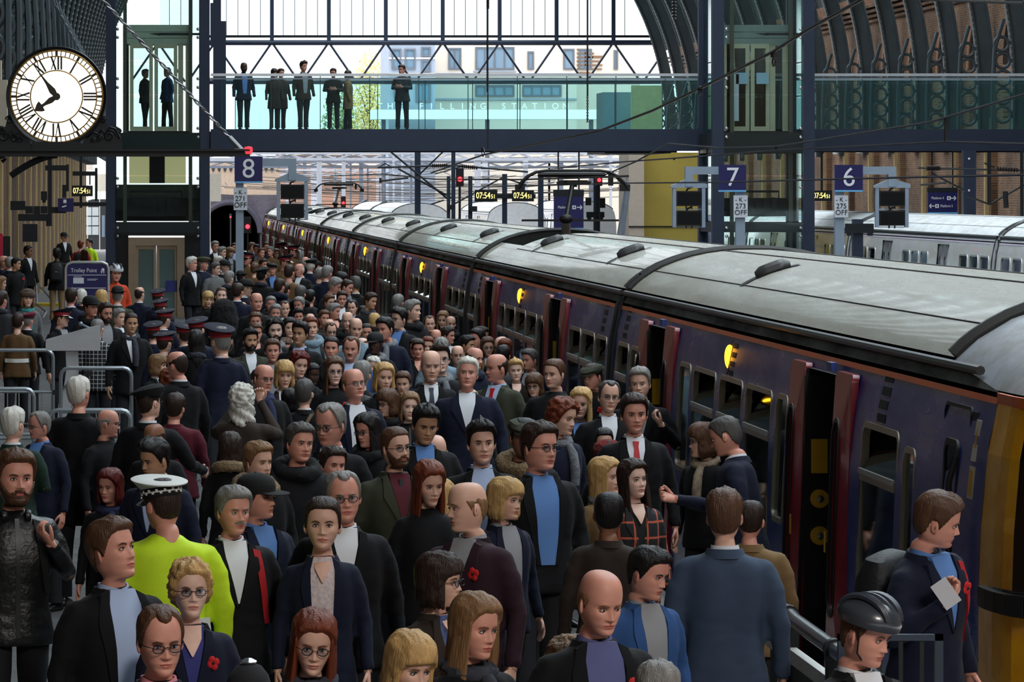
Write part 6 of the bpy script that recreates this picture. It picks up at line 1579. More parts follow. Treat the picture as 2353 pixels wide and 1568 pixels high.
b.build('white_kerb', mat('kerb white', (212, 210, 204), .6, var=.08), t)
b = MB(); b.add([(kb[0].x, kb[0].y, 0), (kb[2].x, kb[2].y, 0), (kb[2].x, kb[2].y, kb[2].z), (kb[0].x, kb[0].y, kb[0].z), (kb[0].x+.04, kb[0].y, 0), (kb[2].x+.04, kb[2].y, 0), (kb[2].x+.04, kb[2].y, kb[2].z), (kb[0].x+.04, kb[0].y, kb[0].z)], [(0, 1, 2, 3), (7, 6, 5, 4), (0, 4, 5, 1), (3, 2, 6, 7)]); b.build('side_panel', mat('panel blue black', (24, 28, 34), .5, var=.1), t)
Y = 21.9; t = thing('end_rail', 'dark square rail frame between the crowd and the train nose', 'rail', (0, Y, 0)); s = Y/FPX; b = MB(); xa, xb = W(1925, 0, Y).x, W(2166, 0, Y).x; z = W(0, 1458, Y).z
b.box((xa, -.02, z-.03), (xb, .02, z)); b.box((xb-.04, -.02, 0), (xb, .02, z)); b.box((xa, -.02, 0), (xa+.04, .02, z)); b.box((xa, -.015, .3), (xb, .015, .33)); b.build('frame', mat('rail blue grey', (52, 64, 78), .4, .3, var=.1), t)
for i in range(1, 5): x = xa+(xb-xa)*i/5; b = MB(); b.box((x-.01, -.01, .3), (x+.01, .01, z-.03)); b.build('baluster', darkst, t)
b = MB(); b.bar((3.93, 26.5, .02), (4.36, 26.5, .02), .3, .04); 
# ============================================================ overhead line, yard, buildings beyond
wire_m = mat('contact wire', (40, 36, 34), .5, .4, var=.1)
def PX(px, py, X): Y = X*FPX/(px-VX); return Vector((X, Y, HC-(py-VY)*Y/FPX))
def wire(pts, X, label, r=.016, n=6):
    b = MB(); b.tube([PX(a, c, X) for a, c in pts], r, n); return tag(b.build('overhead_wire', wire_m), label, 'wire', 'overhead line wires')
w1 = wire([(2700, -420), (2353, -200), (1978, 0), (1855, 69), (1775, 120), (1609, 203), (1500, 254), (1380, 300), (1110, 356), (990, 398)], TX, 'overhead wire falling diagonally from upper right across the bridge')
w2 = wire([(2700, 120), (2353, 217), (2135, 281), (1840, 328), (1780, 337), (1650, 340), (1535, 330), (1460, 372), (1390, 402)], 9.95, 'sagging overhead wire in front of the right bridge beam')
w3 = wire([(2700, 345), (2353, 331), (2175, 326), (1785, 345), (1600, 360), (1421, 373), (1275, 387)], 9.95, 'overhead wire skimming under the right bridge beam')
w4 = wire([(2700, 392), (2350, 402), (1950, 411), (1656, 419), (1440, 421), (1200, 428), (1000, 431)], 9.95, 'contact wire passing in front of the platform 6 and 7 numbers')
w5 = wire([(2060, -4), (2200, 2), (2353, 7)], 9.95, 'short wire along the top right edge', .02)
wire([(900, 352), (1030, 400), (1060, 420)], 13, 'thin wire beside the central dark mast'); wire([(1443, 405), (1200, 413), (1000, 412), (880, 400), (760, 405)], TX, 'contact wire held up by the large pantograph')
b = MB()
for a, c in (((1778, 121), (1778, 148)), ((1609, 203), (1609, 215)), ((1110, 340), (1110, 356))): b.tube([PX(a[0], a[1], TX), PX(a[0], a[1]+(c[1]-a[1])*.4, TX)], .03, 6); b.tube([PX(c[0]+3*math.cos(t), c[1]-6+10*math.sin(t), TX) for t in np.linspace(0, 2*PI, 12)], .01, 5)
b.build('dropper', wire_m, w1)
b = MB()
for px, y0, y1 in ((1784, 337, 345), (2173, 270, 326), (1625, 341, 357), (1549, 365, 368)): b.tube([PX(px, y0, 9.95), PX(px, y1, 9.95)], .02, 6)
b.build('dropper', wire_m, w3)
def insulator(px, py0, py1, Y, label, r=.06, line=None):
    t = thing('insulator', label, 'insulator', W(px, py0, Y), group='hanging insulators'); h = (py1-py0)*Y/FPX; prof = []
    n = 9
    for i in range(n): prof += [(r*.45, -h*i/n), (r, -h*(i+.35)/n), (r*.45, -h*(i+.5)/n)]
    b = MB(); b.lathe(prof, 12); b.build('discs', mat('insulator brown', (44, 34, 32), .3, var=.1), t)
    if line: b = MB(); b.tube([(0, 0, -h), (0, 0, -h-line*Y/FPX)], .014, 6); b.build('hanger_wire', wire_m, t)
    b = MB(); b.tube([(0, 0, 5), (0, 0, 0)], .02, 6); b.build('suspension_rod', wire_m, t)
insulator(1121, -10, 22, 100, 'hanging insulator at top centre with a wire below', line=320); insulator(1549, -20, 48, 100, 'hanging insulator at the top beside the arch ribs', line=0)
insulator(1120, 165, 215, 100.5, 'insulator string seen against the bridge glass, centre', .035); insulator(1350, 222, 285, 101, 'insulator string against the white canopy, right of centre', .035)
# ---- masts and cantilevers at the platform end
def mast(px, w, y0, Y, label, base=-1.0, m=navy, extra=()):
    s = Y/FPX; x = (px-VX)*s; t = thing('mast', label, 'mast', (x, Y, 0), group='masts at the platform ends'); b = MB(); b.box((-w*s/2, 0, base), (w*s/2, w*s, HC-(y0-VY)*s)); b.build('post', m, t)
    for (p0, p1, q0, q1) in extra: b = MB(); b.box(((p0-px)*s, -.12, HC-(q1-VY)*s), ((p1-px)*s, -.02, HC-(q0-VY)*s)); b.build('equipment_box', darkst, t)
    return t
for a in ((960, 13, 330, 150, 'thick navy mast beside the bridge, left of centre'), (1042, 9, 330, 149, 'dark central mast carrying the cantilever arms'), (1031, 8, 405, 146, 'short mast just left of the dark central mast'), (1081, 9, 405, 146, 'short mast left of the two small clocks'), (1160, 11, 400, 138.3, 'mast between the two small digital clocks'),
          (1243, 12, 396, 140, 'mast left of the large pantograph'), (1371, 13, 398, 134, 'mast right of the pantograph with boxes'), (1972, 23, 504, 100, 'short thick post beneath the platform 6 sign')):
    ex = {1371: [(1345, 1358, 455, 472), (1378, 1390, 455, 478), (1347, 1388, 487, 500), (1349, 1358, 500, 508), (1376, 1385, 500, 508)], 1972: [(1941, 2006, 514, 536), (1945, 1955, 536, 542), (1992, 2004, 536, 542)], 1160: [(1092, 1230, 446, 456)], 1081: [(1076, 1096, 474, 486)], 1031: [(1027, 1044, 471, 482)]}.get(a[0], ())
    mast(*a, base=0 if a[0] > 1900 else -1.0, extra=ex)
def cantilever(pts_list, Y, label, ins=()):
    t = thing('cantilever', label, 'cantilever', (0, Y, 0), group='overhead line cantilevers'); b = MB(); s = Y/FPX
    for p, q_, w in pts_list: a = W(*p, Y); c = W(*q_, Y); b.tube([(a.x, 0, a.z), (c.x, 0, c.z)], w*s/2, 6)
    b.build('arm_tubes', darkst, t)
    for p, q_ in ins:
        a = W(*p, Y); c = W(*q_, Y); b = MB(); n = 8
        for i in range(n): f = (i+.5)/n; b.ell((a.x+(c.x-a.x)*f, 0, a.z+(c.z-a.z)*f), (.03, .07, .07), 8, 5)
        b.build('insulator_discs', mat('insulator brown', (44, 34, 32), .3, var=.1), t)
cantilever([((868, 385), (1042, 380), 5), ((893, 345), (1032, 460), 5), ((1022, 345), (965, 400), 4), ((915, 388), (1038, 455), 5), ((874, 416), (938, 409), 5), ((874, 410), (874, 420), 5), ((1020, 460), (990, 470), 4), ((868, 386), (885, 376), 3), ((885, 376), (905, 386), 3)], 149.6, 'dark cantilever arms left of the central mast', [((992, 381), (1028, 380))])
cantilever([((1042, 380), (1213, 395), 5), ((1042, 470), (1160, 405), 4), ((1160, 410), (1210, 425), 4), ((1060, 383), (1000, 400), 3)], 149.2, 'dark cantilever arm right of the central mast', [((1060, 382), (1098, 386))])
cantilever([((2110, 386), (2353, 392), 5), ((2140, 398), (2220, 440), 5), ((2222, 450), (2273, 470), 5), ((2273, 470), (2353, 425), 5), ((2115, 425), (2175, 420), 5), ((2273, 350), (2273, 470), 9), ((2262, 375), (2285, 385), 5)], 112, 'dark cantilever arms before the brick wall at right', [((2130, 387), (2160, 387)), ((2290, 388), (2340, 391))])
cantilever([((2348, 345), (2348, 772), 8), ((2310, 440), (2312, 478), 12)], 110, 'dark vertical tube at the right edge below the bridge')
# ---- red signals
redl = mat('signal red lit', (255, 30, 40), .3, var=0, emit=9.)
for px, py, Y, r, lab in ((569, 521, 200, 5, 'bright red signal lamp in front of the tunnel mouth'), (1057, 412, 150, 5.5, 'bright red signal beside the central mast'), (789, 467, 230, 3.5, 'small red signal beyond the distant pantograph'), (1377, 414, 133.5, 4.5, 'red signal lamp on the mast right of the pantograph'), (530, 499, 300, 1.6, 'tiny red light inside the tunnel mouth')):
    s = Y/FPX; t = thing('signal', lab, 'signal', W(px, py, Y)); b = MB(); b.lathe([(0, -.04), (r*s, -.03), (r*s, .0), (0, .02)], 16, axis='y'); b.build('red_lens', redl, t)
    b = MB(); b.box((-r*1.6*s, .02, -r*3*s), (r*1.6*s, .25, r*4.5*s)); b.tube([(0, .15, -r*3*s), (0, .15, -W(px, py, Y).z-1.0)], .04, 6); b.build('signal_case', darkst, t)
# ---- dark equipment brackets at the left
def rects(name, Y, lab, rs, m=darkst, cat='bracket', part='steel_arm'):
    t = thing(name, lab, cat, (0, Y, 0)); s = Y/FPX
    for i, (a, c, d, e) in enumerate(rs): b = MB(); b.box(((a-VX)*s, -.02*(i % 3), HC-(e-VY)*s), ((c-VX)*s, .16, HC-(d-VY)*s)); b.build(part, m, t)
    return t
rects('equipment_bracket', 110, 'dark steel bracket with lamps and cameras by the brick wall', [(-14, 119, 344, 352), (110, 119, 350, 520), (104, 158, 380, 392), (152, 158, 378, 440), (143, 152, 425, 455), (94, 108, 440, 460), (97, 105, 460, 466), (24, 58, 462, 483), (58, 76, 474, 491), (77, 92, 474, 492), (93, 109, 474, 491), (42, 118, 492, 508), (106, 118, 508, 520), (119, 152, 476, 490), (52, 86, 515, 556)])
rects('equipment_bracket', 117, 'dark steel bracket holding the left digital clock', [(8, 189, 344, 351), (183, 189, 350, 478), (167, 224, 394, 404), (218, 224, 386, 462), (205, 208, 398, 425), (165, 245, 465, 474)])
t = rects('hanging_sign', 109.86, 'small navy sign with white symbols under the left bracket', [(133, 169, 456, 487)], signblue, 'sign', 'panel'); s = 109.5/FPX
b = MB(); b.box(((145-VX)*s, -.06, HC-(467-VY)*s), ((152-VX)*s, -.04, HC-(459-VY)*s)); b.bar(((142-VX)*s, -.05, HC-(476-VY)*s), ((152-VX)*s, -.05, HC-(473-VY)*s), .02, .03); b.build('white_symbol', wtxt, t)
rects('poster_case', 108, 'black poster case at the left edge below the wall', [(6, 23, 543, 773)], darkst, 'case', 'panel'); rects('red_banner', 107, 'narrow red banner at the left edge of the platform', [(-12, 6, 537, 590), (-4, -2, 590, 690)], mat('banner red', (196, 20, 60), .6, var=.05), 'banner', 'panel')
# ---- gabled cabin at the far left end
t = thing('signal_cabin', 'dark cabin with a six pane window beyond the brick wall', 'cabin', (0, 268, 0)); s = 268/FPX; X = lambda p: (p-VX)*s; Z = lambda p: HC-(p-VY)*s
b = MB(); b.prism([(X(178), 0), (X(243), 0), (X(243), Z(458)), (X(212), Z(458)), (X(178), Z(468))], 2, 'xz', 0); b.build('wall', mat('cabin dark', (40, 40, 44), .8, var=.1), t)
for i in range(2):
    for j in range(3): b = MB(); b.box((X(195+16.5*i), -.03, Z(496+22*j)), (X(210+16.5*i), 0, Z(476.5+22*j))); b.build('pane', mat('cabin pane pale', (176, 182, 184), .2, var=.05), t)
b = MB(); b.box((X(234), -.03, Z(545)), (X(241), 0, Z(495))); b.build('side_pane', mat('cabin pane blue', (110, 124, 140), .2, var=.05), t)
for (a, c, d, e, lab) in ((196, 214, 360, 391, 'pale equipment box high beyond the brick wall'), (224, 243, 400, 440, 'cream equipment box beside the left lift tower'), (478, 508, 399, 463, 'pale cabinet right of the left lift tower')):
    rects('equipment_box', 262, lab, [(a, c, d, e), (a+4, a+6, e, 580)], mat('box cream', (214, 204, 190), .6, var=.06), 'box', 'case')
# ---- lattice gantries
gant = mat('gantry pale grey', (150, 154, 164), .5, .2, var=.1); gant2 = mat('gantry mid grey', (84, 92, 106), .5, .3, var=.1)
def gantry(Y, py0, py1, px0, px1, label, legs, m, n=26):
    s = Y/FPX; X = lambda p: (p-VX)*s; Z = lambda p: HC-(p-VY)*s; t = thing('gantry', label, 'gantry', (0, Y, 0), group='lattice gantries over the yard')
    for y in (0, .6):
        for p in (py0, py1): b = MB(); b.bar((X(px0), y, Z(p)), (X(px1), y, Z(p)), .16); b.build('chord', m, t)
        for i in range(n):
            a = px0+(px1-px0)*i/n; c = px0+(px1-px0)*(i+1)/n; p, q_ = (py0, py1) if i % 2 else (py1, py0); b = MB(); b.bar((X(a), y, Z(p)), (X(c), y, Z(q_)), .10); b.build('lattice_bar', m, t)
    for lx, w in legs: b = MB(); b.box((X(lx-w/2), 0, -1.3), (X(lx+w/2), .5, Z(py0))); b.build('leg', m, t)
gantry(288, 352, 366, 470, 1460, 'nearest pale lattice gantry just under the bridge beam', [(734, 11), (790, 8), (1098, 14)], gant); gantry(326, 372, 384, 480, 1455, 'second lattice gantry across the yard', [(830, 9), (806, 4), (1290, 9)], gant2); gantry(390, 391, 402, 600, 1450, 'third lattice gantry, far across the yard', [(868, 6), (1180, 10)], gant); gantry(440, 360, 372, 560, 1450, 'farthest lattice gantry, hazy behind the others', [(700, 8), (1330, 8)], gant2)
YMD = ((883, 5, 350, 300), (905, 4, 352, 305), (925, 4, 350, 310), (945, 5, 352, 296), (770, 5, 360, 350), (660, 6, 380, 330), (845, 4, 380, 360), (1115, 12, 372, 320), (1208, 11, 360, 315), (1262, 5, 372, 340), (1330, 4, 350, 300), (1404, 5, 352, 298), (1425, 6, 380, 345), (722, 14, 372, 420)); YM = sorted(q[0] for q in YMD)
for i, (px, w, y0, Y) in enumerate(YMD):
    s = Y/FPX; b = MB(); b.box((-w*s/2, 0, -1.3), (w*s/2, .4, HC-(y0-VY)*s))
    for k in range(3): b.bar((-w*s, -.1, HC-(y0+20+16*k-VY)*s), (w*s*2.4, -.1, HC-(y0+14+16*k-VY)*s), .08)
    tag(b.build('yard_mast', gant if i % 3 else gant2, loc=((px-VX)*s, Y, 0)), f'slender pale mast in the bright yard, {ORD[YM.index(px)]} from the left', 'mast', 'slender masts in the bright yard')
b = MB(); rs = random.Random(3)
for i in range(26):
    Y = rs.uniform(291, 316); z = rs.uniform(3.2, 6.2); x0_, x1_ = rs.uniform(4, 12), rs.uniform(20, 42); pts = [Vector((x0_+(x1_-x0_)*k/8, Y+rs.uniform(0, 3), z-.5*math.sin(PI*k/8)+rs.uniform(-.02, .02))) for k in range(9)]; b.tube(pts, .022, 5)
for i in range(22): y0 = 262; x = 4+i*1.55; z = 3.9+(i % 3)*.45; b.tube([(x, y0, z), (x+.6, 292, z-.1), (x*1.05, 318, z)], .018, 5)
tag(b.build('span_wires', wire_m), 'tangle of thin span wires over the bright yard', 'wire', kind='stuff')
# ---- tunnel portal
t = thing('tunnel_portal', 'dark arched tunnel mouth at the end of platform 8', 'tunnel', (0, 335, 0)); s = 335/FPX; X = lambda p: (p-VX)*s; Z = lambda p: HC-(p-VY)*s
cx, rr_ = X(528), 70*s; zc = Z(465)-rr_; b = MB(); n = 20; arc = [(cx-rr_*math.cos(PI*i/n), zc+rr_*math.sin(PI*i/n)) for i in range(n+1)]; loop = [(cx-rr_, -1.3)]+arc+[(cx+rr_, -1.3)]
b.add([(x, y, z) for y in (0, 60) for x, z in loop], [(i, i+1, len(loop)+i+1, len(loop)+i) for i in range(len(loop)-1)]+[tuple(range(len(loop), 2*len(loop)))]); b.build('bore', mat('tunnel black', (14, 14, 20), .9, var=.2), t)
b = MB(); xl, xr, ztop = X(440), X(640), Z(448)
for i in range(n): (x0_, z0_), (x1_, z1_) = arc[i], arc[i+1]; b.add([(x0_, 0, z0_), (x1_, 0, z1_), (x1_, 0, ztop), (x0_, 0, ztop)], [(0, 1, 2, 3)])
b.box((xl, 0, -1.3), (cx-rr_, 1, ztop)); b.box((cx+rr_, 0, -1.3), (xr, 1, ztop)); b.build('portal_wall', brickmat('portal brick', (70, 64, 76), (56, 50, 62), (76, 72, 80), 1.0, 'XZ'), t)
b = MB(); b.tube([(x, -.1, z) for x, z in arc], .22, 8); b.build('arch_ring', mat('portal ring', (44, 42, 56), .8, var=.15), t)
# ---- buildings beyond
def building(name, label, px0, px1, pytop, Y, m, wins, base=-1.3, depth=12, bands=(), pane=None):
    s = Y/FPX; X = lambda p: (p-VX)*s; Z = lambda p: HC-(p-VY)*s; t = thing(name, label, 'building', (0, Y, 0)); b = MB(); b.box((X(px0), 0, base), (X(px1), depth, Z(pytop))); b.build('walls', m, t, 0)
    fr_ = mat('far window frame', (84, 90, 100), .5, var=.08); pn = pane or mat('far window pane', (96, 122, 142), .12, var=.12, scale=.6, coat=.4)
    for (a, c, d, e) in wins:
        if d < pytop: continue
        b = MB(); w = .12; b.box((X(a), -.12, Z(e)), (X(a)+w, .05, Z(d))); b.box((X(c)-w, -.12, Z(e)), (X(c), .05, Z(d))); b.box((X(a)+w, -.12, Z(d)-w), (X(c)-w, .05, Z(d))); b.box((X(a)+w, -.12, Z(e)), (X(c)-w, .05, Z(e)+w)); k = int((c-a)/28)
        for i in range(1, k+1): x = X(a+(c-a)*i/(k+1)); b.box((x-.05, -.1, Z(e)+w), (x+.05, .05, Z(d)-w))
        f = b.build('window', fr_, t); b = MB(); b.box((X(a)+w, -.03, Z(e)+w), (X(c)-w, 0, Z(d)-w)); b.build('pane', pn, f)
    for (a, c, d, e, mm) in bands: b = MB(); b.box((X(a), -.10, Z(e)), (X(c), .02, Z(d))); b.build('cladding_band', mm, t)
    return t
cream = mat('far cream render', (196, 188, 176), .8, var=.05, scale=.5); pink = mat('far pinkish brick', (140, 108, 92), .9, var=.12, scale=1.5); greyb = mat('far grey facade', (132, 144, 160), .7, var=.06, scale=.6); tan = mat('far tan band', (120, 86, 62), .8, var=.08)
building('apartment_block', 'cream apartment block with large windows behind the bridge', 1000, 1325, 98, 340, cream, [(1092, 1182, 108, 160), (1212, 1227, 118, 160), (1294, 1320, 112, 160), (1030, 1060, 110, 160), (1092, 1182, 195, 222), (1200, 1290, 195, 222), (1092, 1182, 60, 100)], bands=[(1000, 1325, 168, 173, greyb), (1000, 1325, 226, 230, greyb), (1088, 1186, 162, 165, greyb)])
building('apartment_block', 'grey blue apartment block with balconies left of the cream one', 893, 1000, 98, 330, greyb, [(968, 990, 108, 130), (968, 990, 138, 165), (1000-70, 1000-45, 112, 160), (900, 922, 112, 160), (905, 930, 190, 225), (955, 990, 190, 235)], bands=[(893, 1000, 132, 136, cream), (893, 1000, 168, 172, cream), (958, 1000, 178, 181, cream)])
building('apartment_block', 'pale block with tan brick bands right of the cream one', 1325, 1470, 98, 345, cream, [(1410, 1420, 115, 160), (1330, 1360, 112, 160)], bands=[(1325, 1325+rs.randint(28, 60), 112+9*i, 115+9*i, tan) for i in range(7)]+[(1350, 1385, 128, 133, tan)])
building('brick_building', 'long pinkish brick building low behind the yard gantries', 640, 1470, 352, 470, pink, [(900+60*i, 925+60*i, 388, 408) for i in range(9)], depth=8, bands=[(640, 1470, 350, 356, cream), (640, 1470, 376, 380, cream), (640, 1470, 412, 416, greyb)]); building('brick_building', 'red brick wall low in the yard, left of centre', 870, 960, 440, 400, mat('far red brick', (112, 58, 48), .9, var=.12, scale=2), [(880, 890, 450, 470)], depth=4); building('brick_building', 'red brick house right of the central red signal', 1075, 1260, 395, 430, mat('far red brick', (112, 58, 48), .9, var=.12, scale=2), [(1090+34*i, 1108+34*i, 404, 425) for i in range(5)], depth=6)
o = building('lattice_viaduct', 'pale viaduct parapet with dark diamond openings beside the platform 8 sign', 468, 642, 372, 335.05, mat('viaduct stone', (150, 132, 116), .9, var=.15), [], base=HC-(448-VY)*335/FPX, depth=.8)
for i in range(11):
    c = W(490+13.5*i, 388, 335.05); b = MB(); r_ = .17; b.prism([(c.x-r_*.75, c.z), (c.x, c.z-r_*1.6), (c.x+r_*.75, c.z), (c.x, c.z+r_*1.6)], .06, 'xz', -.08); b.build('diamond_opening', darkst, o)
t = thing('filling_canopy', 'white canopy with raised letters seen through the bridge glass', 'canopy', (0, 326, 0)); s = 326/FPX; X = lambda p: (p-VX)*s; Z = lambda p: HC-(p-VY)*s
b = MB(); b.box((X(855), 0, Z(274)), (X(1386), 3, Z(252))); b.build('fascia', mat('canopy white', (232, 240, 240), .5, var=.03), t); b = MB()
for p in (880, 1120, 1360): b = MB(); b.box((X(p), 2, -1.3), (X(p)+.3, 2.3, Z(274))); b.build('canopy_column', gant2, t)
lw = mat('letter white', (244, 248, 248), .5, var=0); word = 'THE FILLING STATION'
for i, ch in enumerate(word):
    if ch != ' ': lettering(ch, .62, (X(873+i*(1300-873)/18), -.02+.05, Z(244.5)), lw, t, 'letter')
# autumn tree between the blocks
def tree(px, pytop, Y, wpx, label, c, seed):
    r = random.Random(seed); s = Y/FPX; base = W(px, 0, Y); base.z = -1.3; t = thing('autumn_tree', label, 'tree', base, group='trees beyond the station'); H = HC-(pytop-VY)*s+1.3; R = wpx*s/2
    b = MB(); b.tube([(0, 0, 0), (.1, 0, H*.35), (0, .1, H*.75)], [.28, .2, .06], 8)
    for i in range(12): a = r.uniform(0, 6.28); z = H*r.uniform(.35, .7); b.tube([(0, 0, z), (R*.5*math.cos(a), R*.5*math.sin(a), z+H*.15), (R*.85*math.cos(a), R*.85*math.sin(a), z+H*.2)], [.1, .06, .02], 6)
    b.build('trunk', mat('bark', (84, 70, 58), .9, var=.2), t); b = MB()
    for i in range(2600):
        a = r.uniform(0, 6.28); u = r.uniform(-1, 1); k = r.random()**.4; z = H*.66+u*H*.34*k; q_ = math.sqrt(max(0, 1-u*u))*R*k; p = Vector((q_*math.cos(a), q_*math.sin(a), z)); d = Vector((r.gauss(0, 1), r.gauss(0, 1), r.gauss(0, 1))).normalized()*.17; e = d.orthogonal().normalized()*.11; b.add([p-d, p+e, p+d, p-e], [(0, 1, 2, 3)])
    o = b.build('foliage', c, t, 0); o['kind'] = 'stuff'
tree(850, 112, 520, 86, 'yellow autumn tree seen through the bridge truss', mat('yellow leaves', (226, 190, 110), .8, var=.25, scale=3), 1); tree(780, 190, 525, 90, 'green bushy tree low behind the bridge glass', mat('green leaves', (120, 136, 84), .8, var=.3, scale=3), 2)
# pale teal stair box and opaque yellow screen, coloured as the yellow wall's reflection in glass, behind the right end of the bridge glass
a = W(1380, 300, 130); c = W(1530, 215, 130); b = MB(); b.box((a.x, 128.65, 4.5), (c.x, 134, 5.1)); b.build('landing_slab', navy, br, loc=(0, -YB, 0))
b = MB(); a = W(1386, 300, 131); c = W(1450, 212, 131); b.box((a.x, 131, 5.1), (c.x, 133, c.z)); tag(b.build('stair_box', mat('teal grey panel', (150, 178, 186), .4, var=.06)), 'pale teal box structure behind the right end of the bridge glass', 'box')
b = MB(); a = W(1452, 300, 130.5); c = W(1522, 196, 130.5); b.box((a.x, 130.5, 5.1), (c.x, 130.7, c.z)); tag(b.build('reflection_screen', mat('painted yellow reflection', (214, 210, 150), .5, var=.1)), 'yellowish screen wall behind the bridge glass at its right end', 'screen')
